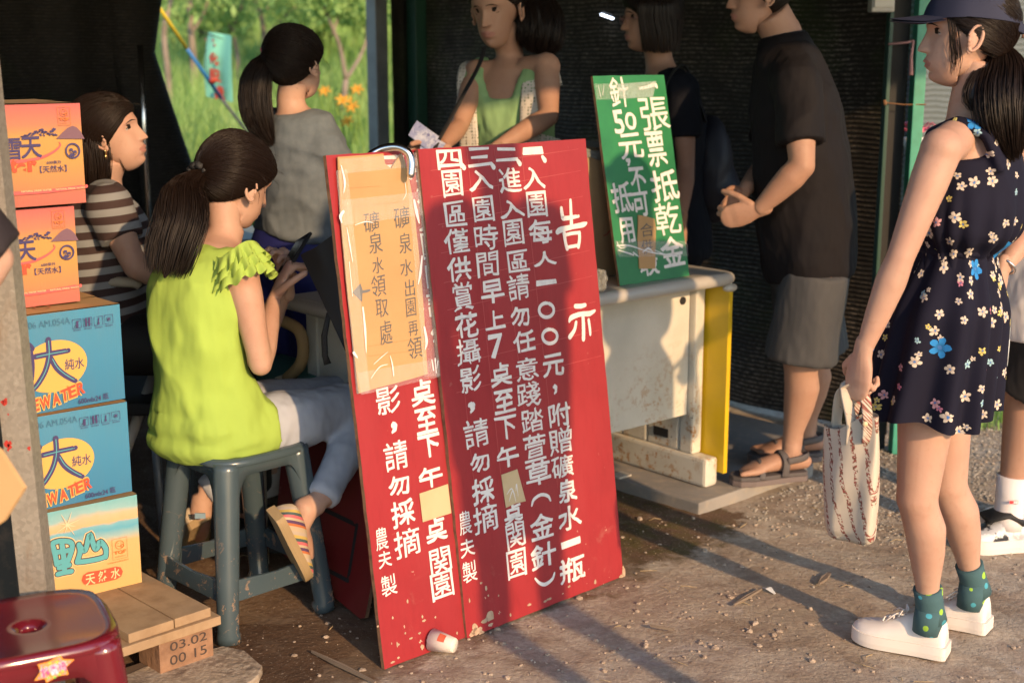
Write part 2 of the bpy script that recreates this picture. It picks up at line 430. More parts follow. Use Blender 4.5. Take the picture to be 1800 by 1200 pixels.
def strands_on_head(mb, H, tie, n, thick=.0125, line=(1.0, -.010), w=.0011, low=-.07, seed=1, lift=.0015, back=.0):
    rg = random.Random(seed); tie = V(tie).normalized(); k = 0; tries = 0
    while k < n and tries < n * 30:
        tries += 1
        d = V((rg.gauss(0, 1), rg.gauss(0, 1), rg.gauss(0, 1))).normalized()
        p = head_pt(d, False); m = hair_mask(p, line)
        if m < -.003 or p.z < low or (m > .05 and rg.random() > .45): continue
        ang = d.angle(tie)
        if ang < .35: continue
        ok = True; pts = []; ax = d.cross(tie).normalized(); ja = rg.uniform(-.05, .05); lf = lift * rg.uniform(-.5, 1.4)
        for i in range(9):
            t = i / 8; q = Matrix.Rotation(ang * t * .93, 3, ax) @ d; pp = head_pt(q, False); mm = hair_mask(pp, line); ok = ok and mm > -.004
            nn = V((pp.x, pp.y * .8, pp.z)).normalized()
            pts.append(H.w(pp + nn * (.0005 + thick * sstep(-.004, .016, mm) + back * sstep(.0, -.08, pp.y) * sstep(-.002, .02, mm) + lf * math.sin(t * 3.14))))
        if ok: mb.tube(pts, [w * H.s] * 9, 3, caps=False); k += 1
def hair_tail(mb, path, width, n=160, w=.0012, seed=2, core=True, frizz=.25, flat=.6, side=None):
    """a bundle of strands along a path; width = list of half widths"""
    rg = random.Random(seed); P = [V(p) for p in path]; m = len(P)
    def sm(t, A):
        x = t * (m - 1); i = min(int(x), m - 2); f = x - i
        a, b, c, d = A[max(i - 1, 0)], A[i], A[i + 1], A[min(i + 2, m - 1)]
        return (b * 2 + (c - a) * f + (a * 2 - b * 5 + c * 4 - d) * f * f + (b * 3 - c * 3 + d - a) * f ** 3) * .5
    sd = V(side) if side is not None else V((1, 0, 0))
    K = 14; C = [sm(i / K, P) for i in range(K + 1)]; W = [sm(i / K, width) for i in range(K + 1)]
    fr = []
    for i in range(K + 1):
        t = (C[min(i + 1, K)] - C[max(i - 1, 0)]).normalized(); a = (sd - t * sd.dot(t)).normalized(); fr.append((a, t.cross(a)))
    if core: mb.tube(C, [(W[i] * .88 * (1 - .9 * (i / K) ** 3), W[i] * .88 * flat * (1 - .9 * (i / K) ** 3)) for i in range(K + 1)], 18, side=[f[0] for f in fr], round_ends=True)
    for _ in range(n):
        an = rg.uniform(0, 6.283); rad = math.sqrt(rg.uniform(.45, 1)) ; ph = rg.uniform(0, 6); fz = rg.uniform(-1, 1) * frizz
        end = rg.uniform(.86, 1.0); kk = 10; pts = []
        for i in range(kk + 1):
            t = i / kk * end; x = t * K; q = min(int(x), K - 1); f = x - q
            c = C[q].lerp(C[q + 1], f); wd = W[q] * (1 - f) + W[q + 1] * f; a, b = fr[q]
            rr = wd * (rad + .04 * math.sin(ph + t * 5)) * (1 + fz * t * t * .8)
            pts.append(c + a * (math.cos(an + fz * t * .5) * rr) + b * (math.sin(an + fz * t * .5) * rr * flat))
        mb.tube(pts, [w] * kk + [w * .3], 3, caps=False)
    return mb

PF = [(-.16, .115, .085), (0, .162, .112), (.16, .150, .104), (.36, .122, .088), (.6, .135, .102), (.8, .150, .104), (.93, .120, .078), (1.02, .050, .047), (1.1, .041, .043)]
PM = [(-.16, .125, .10), (0, .165, .122), (.16, .160, .122), (.36, .155, .120), (.6, .168, .122), (.8, .182, .122), (.93, .145, .088), (1.02, .066, .06), (1.1, .060, .060)]
class Body:
    """joints in world space; builds the skin as one continuous mesh and hands out shapes for clothes"""
    def __init__(s, pel, waist, chest, neck, lat, lat2=None, prof=PF, sc=1.0):
        s.sp = [V(pel), V(waist), V(chest), V(neck)]; s.tt = [0, .36, .74, 1.0]
        s.l1 = V(lat).normalized(); s.l2 = V(lat2).normalized() if lat2 is not None else s.l1
        s.prof = prof; s.sc = sc; s.parts = MB(); s.heads = []
    def spine(s, t):
        P = s.sp
        if t <= 0: return P[0] + (P[0] - P[1]).normalized() * (-t * .5 * s.sc)
        if t >= 1: return P[3] + (P[3] - P[2]).normalized() * ((t - 1) * .5 * s.sc)
        for i in range(3):
            if t <= s.tt[i + 1]:
                f = (t - s.tt[i]) / (s.tt[i + 1] - s.tt[i])
                a, b, c, d = P[max(i - 1, 0)], P[i], P[i + 1], P[min(i + 2, 3)]
                return (b * 2 + (c - a) * f + (a * 2 - b * 5 + c * 4 - d) * f * f + (b * 3 - c * 3 + d - a) * f ** 3) * .5
    def pr(s, t):
        q = s.prof
        if t <= q[0][0]: return q[0][1] * s.sc, q[0][2] * s.sc
        for i in range(len(q) - 1):
            if t <= q[i + 1][0]:
                f = (t - q[i][0]) / (q[i + 1][0] - q[i][0]); f = f * f * (3 - 2 * f)
                return (q[i][1] * (1 - f) + q[i + 1][1] * f) * s.sc, (q[i][2] * (1 - f) + q[i + 1][2] * f) * s.sc
        return q[-1][1] * s.sc, q[-1][2] * s.sc
    def lat(s, t): return s.l1.lerp(s.l2, min(1, max(0, t))).normalized()
    def torso(s, mb, t0, t1, off=0, n=14, offs=None, seg=28, m=0, flare=None):
        pts, rr, sd = [], [], []
        for i in range(n + 1):
            t = t0 + (t1 - t0) * i / n; a, b = s.pr(t); o = off if offs is None else np.interp(t, [q[0] for q in offs], [q[1] for q in offs])
            pts.append(s.spine(t)); rr.append((a + o, b + o)); sd.append(s.lat(t))
        mb.tube(pts, rr, seg, side=sd, m=m); return mb
    def arm(s, mb, sh, el, wr, k=1.0, off=0, end=1.0, only=None):
        sh, el, wr = V(sh), V(el), V(wr)
        neckside = s.spine(.93).lerp(sh, .45)
        if only == 'sleeve':
            p = sh.lerp(el, end); mb.tube([neckside, sh, sh.lerp(el, end * .5), p], [.052 * k + off, .052 * k + off, .047 * k + off * 1.1, .045 * k + off * 1.35], 16); mb.ell(sh, (.050 * k + off,) * 3); return
        mb.tube([neckside, sh, sh.lerp(el, .3), sh.lerp(el, .75), el], [.045 * k, .046 * k, .043 * k, .035 * k, .031 * k], 14)
        mb.ell(sh, (.047 * k,) * 3); mb.ell(el, (.0318 * k,) * 3)
        d = (wr - el); mb.tube([el, el.lerp(wr, .25), el.lerp(wr, .6), el.lerp(wr, .9), wr, wr + d.normalized() * .012], [.031 * k, .035 * k, .029 * k, .0215 * k, .0200 * k, .015 * k], 14)
    def leg(s, mb, hip, kn, an, k=1.0, foot=None):
        hip, kn, an = V(hip), V(kn), V(an); fw = V((0, 0, 0))
        mb.tube([hip, hip.lerp(kn, .3), hip.lerp(kn, .7), kn], [.086 * k, .082 * k, .063 * k, .052 * k], 18)
        mb.ell(kn, (.0535 * k,) * 3); mb.ell(hip, (.088 * k,) * 3)
        mid = kn.lerp(an, .28)
        bk = V((0, 0, 0))
        if foot is not None: bk = (V(foot[0]) - V(foot[1])); bk = bk - (an - kn).normalized() * bk.dot((an - kn).normalized()); bk = bk.normalized() * .012 * k
        mb.tube([kn, kn.lerp(an, .12) + bk * .3, mid + bk, kn.lerp(an, .5) + bk * .7, kn.lerp(an, .8), an], [.051 * k, .050 * k, .053 * k, .046 * k, .031 * k, .031 * k], 18)
    def skin(s, root, material, voxel=.007, extra=None, name='body'):
        o = remesh(s.parts, name, [material, M['lip']], root, voxel, 5)
        for e in s.heads + (extra or []): join_into(o, e)
        return o

def hand(wr, d, palm, thumb, curl=.5, k=1.0, spread=.08, tcurl=.4, curls=None):
    """wr wrist point, d finger direction, palm the way the palm faces, thumb the side the thumb leaves from"""
    d = V(d).normalized(); palm = V(palm); palm = (palm - d * palm.dot(d)).normalized(); th = V(thumb); th = (th - d * th.dot(d) - palm * th.dot(palm)).normalized()
    mb = MB(); W = V(wr)
    mb.tube([W - d * .02 * k, W + d * .01 * k, W + d * .035 * k, W + d * .065 * k, W + d * .082 * k], [(.0225 * k, .0185 * k), (.025 * k, .017 * k), (.034 * k, .0155 * k), (.038 * k, .0135 * k), (.036 * k, .010 * k)], 16, side=th, round_ends=True)
    mb.ell(W + d * .032 * k + th * .020 * k + palm * .006 * k, (.017 * k, .022 * k, .014 * k), Matrix((th, d, palm)).transposed(), 0, 12, 8)
    names = [(.026, .080, .072), (.009, .086, .080), (-.009, .083, .074), (-.026, .075, .058)]
    for i, (x, y, ln) in enumerate(names):
        c = (curls[i] if curls else curl) * (1 + .12 * i)
        a = 0; p = W + d * (y - .012) * k + th * x * k; dd = (d + th * (x * 4 * spread)).normalized(); pts = [p]; seg = [ln * .5, ln * .29, ln * .24]
        for q, sl_ in enumerate(seg):
            a += (.55, .9, .7)[q] * c
            dr = dd * math.cos(a) + palm * math.sin(a); p = p + dr * sl_ * k; pts.append(p)
        r = (.0088 if i < 3 else .0078) * k
        mb.tube(pts, [r, r * .98, r * .9, r * .78], 10, round_ends=True)
        for q in pts[1:3]: mb.ell(q, (r * 1.04,) * 3, None, 0, 8, 6)
    p = W + d * .020 * k + th * .022 * k; dr = (d * .65 + th * .7 + palm * .25).normalized(); pts = [p]
    for q, sl_ in enumerate((.040, .030, .025)):
        p = p + dr * sl_ * k; pts.append(p); dr = (dr + d * .30 + palm * tcurl * .7 - th * .25 * tcurl).normalized()
    mb.tube(pts, [.0125 * k, .0105 * k, .0098 * k, .0085 * k], 10, round_ends=True)
    t = bpy.data.objects.new('tmp', mb.mesh('tmp')); COL.objects.link(t)
    q = t.modifiers.new('r', 'REMESH'); q.mode = 'VOXEL'; q.voxel_size = .0032; q = t.modifiers.new('s', 'SMOOTH'); q.factor = .5; q.iterations = 2
    dg = bpy.context.evaluated_depsgraph_get(); dg.update(); m2 = bpy.data.meshes.new_from_object(t.evaluated_get(dg)); bpy.data.objects.remove(t)
    out = MB(); out.add([v.co[:] for v in m2.vertices], [tuple(p.vertices) for p in m2.polygons]); bpy.data.meshes.remove(m2)
    return out
def foot_bare(heel, toe, up, k=1.0, left=1):
    """toes, arch and heel as one shape, added to the body parts"""
    h, t = V(heel), V(toe); d = (t - h); Ln = d.length; d.normalize(); u = V(up); u = (u - d * u.dot(d)).normalized(); s = d.cross(u)
    mb = MB()
    mb.tube([h + d * .0 + u * .028, h + d * Ln * .2 + u * .034, h + d * Ln * .45 + u * .032, h + d * Ln * .7 + u * .022, h + d * Ln * .8 + u * .015], [(.026, .026), (.030, .034), (.036, .031), (.044, .020), (.042, .013)], 14, side=s, round_ends=True)
    for i in range(5):
        x = (-.034 + i * .017) * left; ln = Ln * (.98 - .035 * i); r = .0125 if i == 0 else .0085
        mb.tube([h + d * Ln * .68 + s * x + u * .014, h + d * (ln * .9) + s * x + u * .013, h + d * ln + s * x + u * .009], [r, r, r * .85], 8, round_ends=True)
    mb.tube([h + d * Ln * .2 + u * .03, h + d * Ln * .2 + u * .09], [.034, .031], 12)
    return mb
def shoe(root, heel, toe, up, mats, top=.07, width=.042, sole=.022, names=('shoe_upper', 'shoe_sole', 'shoelace'), laces=True, open_top=False, solecurve=0):
    h, t = V(heel), V(toe); d = (t - h); Ln = d.length; d.normalize(); u = V(up); u = (u - d * u.dot(d)).normalized(); s = d.cross(u)
    prof = [(0.0, .62, .55), (.03, .78, .9), (.12, .85, 1.0), (.28, .86, .97), (.42, .92, .88), (.55, 1.0, .68), (.68, 1.06, .52), (.80, 1.04, .43), (.90, .88, .37), (.97, .6, .28), (1.0, .3, .18)]
    prof = [tuple(q) for q in smooth_path([V(q) for q in prof], 3)]
    mb = MB(); seg = 20; vs = []
    for x, w, z in prof:
        for k in range(seg):
            a = 2 * math.pi * k / seg; cx = math.cos(a); sz = math.sin(a)
            px = (abs(cx) ** .75) * (1 if cx >= 0 else -1) * w * width * (1 - .28 * max(0, sz) ** 2 * (1 if x < .6 else .6)); pz = (max(0, sz) ** .85) * z * top + min(0, sz) * .004
            vs.append(h + d * (x * Ln) + s * px + u * (sole + pz))
    n = len(prof); fs = [(i * seg + k, i * seg + (k + 1) % seg, (i + 1) * seg + (k + 1) % seg, (i + 1) * seg + k) for i in range(n - 1) for k in range(seg)]
    fs += [tuple(range(seg - 1, -1, -1)), tuple((n - 1) * seg + k for k in range(seg))]
    mb.add(vs, fs); up_o = mb.build(names[0], mats[0], root, True, fix=True)
    sm = MB(); out = []
    for x, w, z in prof: out.append((x, w * width + .004))
    poly = [(x, w) for x, w in out] + [(x, -w) for x, w in reversed(out)]
    nn = len(poly); a = []; b = []; c2 = []
    for x, w in poly:
        base = h + d * (x * Ln * 1.03 - .006) + s * w; lift = solecurve * max(0, x - .7) ** 2
        a.append(base + u * lift); b.append(base + u * (sole * .5 + lift) + s * (.001 if w > 0 else -.001)); c2.append(base - s * (.0015 if w > 0 else -.0015) + u * (sole + .006 + lift))
    sm.add(a + b + c2, [tuple(range(nn - 1, -1, -1)), tuple(2 * nn + i for i in range(nn))] + [(q * nn + i, q * nn + (i + 1) % nn, (q + 1) * nn + (i + 1) % nn, (q + 1) * nn + i) for q in (0, 1) for i in range(nn)])
    so_ = sm.build(names[1], mats[1], up_o, False, fix=True)
    if laces:
        lm = MB()
        for q in range(4):
            x = .46 + q * .055; z = np.interp(x, [p[0] for p in prof], [p[2] for p in prof]) * top + sole + .0035; w = .018
            c0 = h + d * x * Ln
            lm.tube([c0 + s * w + u * (z - .006), c0 + s * w * .5 + u * (z + .001), c0 - s * w * .5 + d * .008 + u * (z + .001), c0 - s * w + d * .01 + u * (z - .006)], .0024, 6)
        c0 = h + d * Ln * .44 + u * (top * .90 + sole + .004)
        for sg in (-1, 1):
            lm.tube([c0, c0 + s * sg * .018 + u * .010 + d * .004, c0 + s * sg * .036 + u * .002 + d * .008, c0 + s * sg * .02 - u * .002, c0], .0022, 6)
            lm.tube([c0, c0 + s * sg * .022 + d * .022 - u * .004, c0 + s * sg * .034 + d * .040 - u * .020], .0022, 6)
        lm.build(names[2], mats[-1], up_o, True)
    return up_o, so_
def sock(root, an, up_dir, h, r, m, name='sock', r2=None):
    an = V(an); d = V(up_dir).normalized(); mb = MB()
    mb.tube([an - d * .035, an, an + d * h * .5, an + d * h, an + d * h * 1.001], [r * 1.1, r, r * .98, (r2 or r) * 1.02, (r2 or r) * .9], 20); return mb.build(name, m, root, True)
# ---------------------------------------------------------------- lettering
_gc = {}
def glyph(ch, bold=0.0, seed=0, wob=0.0):
    key = (ch, round(bold, 3))
    if key not in _gc:
        cu = bpy.data.curves.new('t', 'FONT'); cu.body = ch; cu.size = 1; cu.offset = bold; cu.resolution_u = 5
        o = bpy.data.objects.new('t', cu); COL.objects.link(o)
        dg = bpy.context.evaluated_depsgraph_get(); dg.update(); me = bpy.data.meshes.new_from_object(o.evaluated_get(dg))
        co = np.array([v.co[:2] for v in me.vertices]) if len(me.vertices) else np.zeros((0, 2)); fs = [tuple(p.vertices) for p in me.polygons]
        bpy.data.objects.remove(o); bpy.data.curves.remove(cu); bpy.data.meshes.remove(me)
        if len(co):
            lo, hi = co.min(0), co.max(0); asp = (hi - lo)[0] / max(1e-6, (hi - lo)[1]); co = (co - (lo + hi) / 2) / np.maximum(hi - lo, 1e-6)
        else: asp = 1
        _gc[key] = (co, fs, asp)
    return _gc[key]
def put(mb, pl, ch, u, v, w, h, bold=0.0, lift=.0012, m=0, rot=0.0, shear=0.0, wob=0.0, seed=0, brush=0.0):
    co, fs, asp = glyph(ch, bold)
    if not len(co): return
    if w is None: w = h * asp
    if h is None: h = w / asp
    c, s = math.cos(rot), math.sin(rot)
    # a loaded brush: the same glyph laid down a few times, a hair apart, heavier along the level strokes
    offs = [(0, 0)] if not brush else [(math.cos(a) * brush * .8, math.sin(a) * brush * 1.25) for a in (.1, 1.05, 2.1, 3.14, 4.19, 5.24)]
    for j, (ox, oy) in enumerate(offs):
        out = []
        for x, y in co:
            X = x * (w - 1.6 * brush) + shear * y * h; Y = y * (h - 2.2 * brush)
            if wob:
                X += wob * mnoise.noise(V((x * 4 + seed * 7.3, y * 4, 1.7))); Y += wob * mnoise.noise(V((x * 4, y * 4 + seed * 3.1, 8.2)))
                if brush: k = 1 + .5 * mnoise.noise(V((x * 6 + seed, y * 6, 4))); X += ox * k; Y += oy * k
            elif brush: X += ox; Y += oy
            out.append(pl.P(u + X * c - Y * s, v + X * s + Y * c, lift + j * .00006))
        mb.add(out, fs, m)
def putpx(mb, pl, ch, px, py, hp=None, wp=None, **k):
    """place a character by where it stands on the sign (measured on the face), sizes measured likewise"""
    u, v = pl.uv(px, py); h = w = None
    if hp: h = abs(pl.uv(px, py - hp / 2)[1] - pl.uv(px, py + hp / 2)[1])
    if wp: w = abs(pl.uv(px + wp / 2, py)[0] - pl.uv(px - wp / 2, py)[0])
    put(mb, pl, ch, u, v, w, h, **k)
_sl = [0]
def stroke(mb, pl, pts, w, lift=.0012, m=0, n=6):
    _sl[0] = (_sl[0] + 1) % 12; lift += _sl[0] * .00005
    """brush stroke: polyline in plane units with a width at each point"""
    P = [V((p[0], p[1], 0)) for p in pts]; Wd = w if isinstance(w, (list, tuple)) else [w] * len(P)
    L_, Rr = [], []
    K = (len(P) - 1) * n
    for i in range(K + 1):
        x = i / n; q = min(int(x), len(P) - 2); f = x - q
        a, b, c, d = P[max(q - 1, 0)], P[q], P[q + 1], P[min(q + 2, len(P) - 1)]
        p = (b * 2 + (c - a) * f + (a * 2 - b * 5 + c * 4 - d) * f * f + (b * 3 - c * 3 + d - a) * f ** 3) * .5
        x2 = min(x + .05, len(P) - 1 - 1e-6); q2 = min(int(x2), len(P) - 2); f2 = x2 - q2
        a, b, c, d = P[max(q2 - 1, 0)], P[q2], P[q2 + 1], P[min(q2 + 2, len(P) - 1)]
        p2 = (b * 2 + (c - a) * f2 + (a * 2 - b * 5 + c * 4 - d) * f2 * f2 + (b * 3 - c * 3 + d - a) * f2 ** 3) * .5
        t = (p2 - p); t = t.normalized() if t.length > 1e-9 else (c - b).normalized(); nn = V((-t.y, t.x, 0)); ww = (Wd[q] * (1 - f) + Wd[min(q + 1, len(Wd) - 1)] * f) / 2
        L_.append(p + nn * ww); Rr.append(p - nn * ww)
    m0 = K + 1
    mb.add([pl.P(p.x, p.y, lift) for p in L_ + Rr], [(i, m0 + i, m0 + i + 1, i + 1) for i in range(K)], m)
    for e, sgn in ((0, -1), (K, 1)):      # rounded ends
        c = (L_[e] + Rr[e]) / 2; r = (L_[e] - Rr[e]).length / 2
        mb.add([pl.P(c.x + r * math.cos(a * .7854), c.y + r * math.sin(a * .7854), lift + (.00002 if e == 0 else .00003)) for a in range(8)], [tuple(range(8))], m)
def px_stroke(mb, pl, pts, wpx, **k):
    uv = [pl.uv(*p) for p in pts]; sc = abs(pl.uv(pts[0][0], pts[0][1] - 20)[1] - pl.uv(pts[0][0], pts[0][1] + 20)[1]) / 40
    stroke(mb, pl, uv, [q * sc for q in wpx] if isinstance(wpx, (list, tuple)) else wpx * sc, **k)
def panel_obj(name, pl, poly, th, mats, parent, back=True, chip=0, seed=0):
    """flat board with real thickness: face material, edge material"""
    mb = MB(); n = len(poly)
    if chip:
        rg = random.Random(seed); q = []
        for i in range(n):
            a, b = poly[i], poly[(i + 1) % n]; d = math.hypot(b[0] - a[0], b[1] - a[1]); k = max(1, int(d / .035))
            for j in range(k):
                t = j / k; q.append((a[0] + (b[0] - a[0]) * t + (rg.uniform(-chip, chip) if j else 0), a[1] + (b[1] - a[1]) * t + (rg.uniform(-chip, chip) if j else 0)))
        poly = q; n = len(poly)
    a = [pl.P(u, v, -th) for u, v in poly]; b = [pl.P(u, v, 0) for u, v in poly]
    mb.add(a + b, [tuple(range(n, 2 * n))], 0); mb.add(a + b, [tuple(range(n - 1, -1, -1))], 1)
    mb.add(a + b, [(i, (i + 1) % n, n + (i + 1) % n, n + i) for i in range(n)], 1)
    return mb.build(name, mats, parent, fix=True)

# ---------------------------------------------------------------- ground
U = V((.7160, .6981, 0)); B = V((-.6981, .7160, 0))      # the desk, the signs and the shelter share these directions
def ground_h(x, y):
    z = 0
    if y > 9: z += (y - 9) ** 1.15 * .075
    d = math.hypot(x - .3, y - 3.4)
    if d < 7: z += .010 * mnoise.noise(V((x * 1.3, y * 1.3, 0))) + .005 * mnoise.noise(V((x * 5, y * 5, 2))) + .0022 * mnoise.noise(V((x * 19, y * 19, 5))) + .004
    return z - .006
xs = list(np.linspace(-160, -8, 14)) + list(np.linspace(-7, -1.7, 30)) + list(np.linspace(-1.68, 2.6, 230)) + list(np.linspace(2.8, 9, 22)) + list(np.linspace(12, 160, 12))
ys = list(np.linspace(-30, 1.5, 14)) + list(np.linspace(1.8, 2.5, 5)) + list(np.linspace(2.55, 6.4, 230)) + list(np.linspace(6.6, 14, 30)) + list(np.linspace(15, 60, 30)) + list(np.linspace(70, 260, 12))
mb = MB(); nx = len(xs)
mb.v = [(x, y, ground_h(x, y)) for y in ys for x in xs]; mb.f = [(j * nx + i, j * nx + i + 1, (j + 1) * nx + i + 1, (j + 1) * nx + i) for j in range(len(ys) - 1) for i in range(nx - 1)]; mb.m = [0] * len(mb.f)
m = M['ground'] = mat('trodden_earth', (.34, .26, .19), .9, spec=.2)
tc = N(m, 'ShaderNodeTexCoord'); vec = tc.outputs['Object']; sx = N(m, 'ShaderNodeSeparateXYZ'); L(m, vec, sx.inputs[0]); X, Yc = sx.outputs[0], sx.outputs[1]
n1 = noise_n(m, vec, 2.2, 6, .65, .6); n2 = noise_n(m, vec, 9, 6, .7); n3 = noise_n(m, vec, 60, 4, .7); n4 = noise_n(m, vec, 1.1, 3, .5)
c_out = mixc(m, ramp(m, n1, .36, .62), (.36, .30, .225), (.50, .44, .355))
c_out = mixc(m, ramp(m, n2, .42, .66), c_out, (.35, .275, .21))
c_out = mixc(m, ramp(m, noise_n(m, vec, 4.5, 5, .6, 1.2), .60, .72), c_out, (.44, .39, .34))
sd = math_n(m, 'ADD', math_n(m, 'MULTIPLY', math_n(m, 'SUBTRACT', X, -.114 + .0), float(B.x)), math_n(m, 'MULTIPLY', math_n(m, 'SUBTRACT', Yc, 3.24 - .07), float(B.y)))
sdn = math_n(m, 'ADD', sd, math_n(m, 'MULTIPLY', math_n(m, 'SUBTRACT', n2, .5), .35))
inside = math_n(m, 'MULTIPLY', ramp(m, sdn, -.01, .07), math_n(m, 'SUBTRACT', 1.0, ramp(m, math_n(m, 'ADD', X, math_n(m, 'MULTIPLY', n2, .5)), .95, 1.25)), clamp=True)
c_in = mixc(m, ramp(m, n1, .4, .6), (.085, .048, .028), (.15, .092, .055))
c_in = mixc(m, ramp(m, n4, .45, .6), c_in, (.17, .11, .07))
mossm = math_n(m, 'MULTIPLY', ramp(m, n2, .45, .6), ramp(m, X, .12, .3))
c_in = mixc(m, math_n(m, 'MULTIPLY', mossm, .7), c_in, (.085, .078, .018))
grav = math_n(m, 'MULTIPLY', ramp(m, X, .85, 1.15), ramp(m, math_n(m, 'ADD', Yc, math_n(m, 'MULTIPLY', n2, .5)), 3.9, 4.5))
c_out = mixc(m, grav, c_out, mixc(m, ramp(m, n3, .4, .6), (.22, .19, .15), (.42, .38, .32)))
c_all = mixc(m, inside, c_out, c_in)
far = ramp(m, math_n(m, 'MULTIPLY', math_n(m, 'ADD', Yc, math_n(m, 'MULTIPLY', n4, .8)), .1), .58, .66)
c_all = mixc(m, far, c_all, mixc(m, ramp(m, n1, .4, .6), (.07, .13, .025), (.12, .17, .04)))
c_all = mixc(m, math_n(m, 'MULTIPLY', ramp(m, n3, .35, .75), .45), c_all, (.10, .07, .05))
c_all = mixc(m, math_n(m, 'MULTIPLY', ramp(m, noise_n(m, vec, 130, 3, .7), .60, .70), .5), c_all, (.55, .46, .36))
c_all = mixc(m, math_n(m, 'MULTIPLY', ramp(m, noise_n(m, vec, 3.1, 6, .7, 1.5), .52, .60), .55), c_all, (.20, .145, .10))
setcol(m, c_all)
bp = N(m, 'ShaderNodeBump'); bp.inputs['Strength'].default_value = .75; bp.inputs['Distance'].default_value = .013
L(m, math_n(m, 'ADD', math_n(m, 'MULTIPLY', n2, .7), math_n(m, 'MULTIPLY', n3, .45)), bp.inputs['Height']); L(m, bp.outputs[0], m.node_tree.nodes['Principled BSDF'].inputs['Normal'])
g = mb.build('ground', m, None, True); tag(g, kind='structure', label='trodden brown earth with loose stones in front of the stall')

# gravel and pebbles: real stones, too many to count
ico_v = []
_t = (1 + 5 ** .5) / 2
ico_v = np.array([(-1, _t, 0), (1, _t, 0), (-1, -_t, 0), (1, -_t, 0), (0, -1, _t), (0, 1, _t), (0, -1, -_t), (0, 1, -_t), (_t, 0, -1), (_t, 0, 1), (-_t, 0, -1), (-_t, 0, 1)]) / 1.9
ico_f = [(0, 11, 5), (0, 5, 1), (0, 1, 7), (0, 7, 10), (0, 10, 11), (1, 5, 9), (5, 11, 4), (11, 10, 2), (10, 7, 6), (7, 1, 8), (3, 9, 4), (3, 4, 2), (3, 2, 6), (3, 6, 8), (3, 8, 9), (4, 9, 5), (2, 4, 11), (6, 2, 10), (8, 6, 7), (9, 8, 1)]
def stones(name, pts, material, label):
    mb = MB()
    for x, y, r in pts:
        sc = nr.uniform(.7, 1.3, 3) * r * np.array([1, 1, .6]); j = ico_v * sc * nr.uniform(.82, 1.15, (12, 1)); a = nr.uniform(0, 6.28)
        c, s = math.cos(a), math.sin(a); q = np.stack([j[:, 0] * c - j[:, 1] * s + x, j[:, 0] * s + j[:, 1] * c + y, j[:, 2] + ground_h(x, y) + r * .22], 1)
        mb.add([tuple(p) for p in q], ico_f)
    o = mb.build(name, material, None, False); tag(o, label, kind='stuff'); return o
M['stone'] = mat('pebble', (.40, .315, .235), .9, var=[(40, (.27, .205, .15), .4, .6), (7, (.42, .35, .28), .5, .7)], bump=(200, .3, .003))
M['stone2'] = mat('gravel_stone', (.34, .31, .26), .9, var=[(60, (.20, .18, .15), .4, .6), (15, (.48, .44, .38), .5, .7)])
pts = []
for _ in range(4200):      # clustered patches over the trodden ground
    x, y = nr.uniform(-.5, 2.2), nr.uniform(2.5, 5.2)
    dn = mnoise.noise(V((x * 2.6, y * 2.6, 4))) + .4 * mnoise.noise(V((x * 8, y * 8, 1)))
    edge = abs((x + .114) * B.x + (y - 3.24) * B.y + .03) < .05
    if dn > .12 or edge or nr.rand() < .16:
        if (x - .4) * B.x + (y - 3.4) * B.y > .12 and nr.rand() < .6: continue
        pts.append((x, y, float(np.clip(nr.lognormal(-5.38, .42), .002, .012))))
for _ in range(110): pts.append((nr.uniform(-.85, .1), nr.uniform(2.75, 3.4), float(np.clip(nr.lognormal(-5.6, .5), .002, .009))))
stones('pebbles', pts, M['stone'], 'loose pebbles strewn over the brown earth')
pts = []
while len(pts) < 10000:
    x, y = nr.uniform(.75, 2.6), nr.uniform(3.55, 5.4)
    if x < 1.1 and y > 4.6: continue
    e = (x - 1.08) * .5 + (y - 4.2) * .6 + .35 * mnoise.noise(V((x * 3, y * 3, 7)))
    if nr.rand() < sstep(-.25, .3, e) * .95 + .015 and not ((V((x, y, 0)) - V((.60, 4.14, 0))).dot(B) > -.01 and (V((x, y, 0)) - V((.60, 4.14, 0))).dot(U) < .66): pts.append((x, y, float(nr.uniform(.0025, .0068))))
stones('gravel', pts, M['stone2'], 'grey crushed gravel beside the concrete slab')
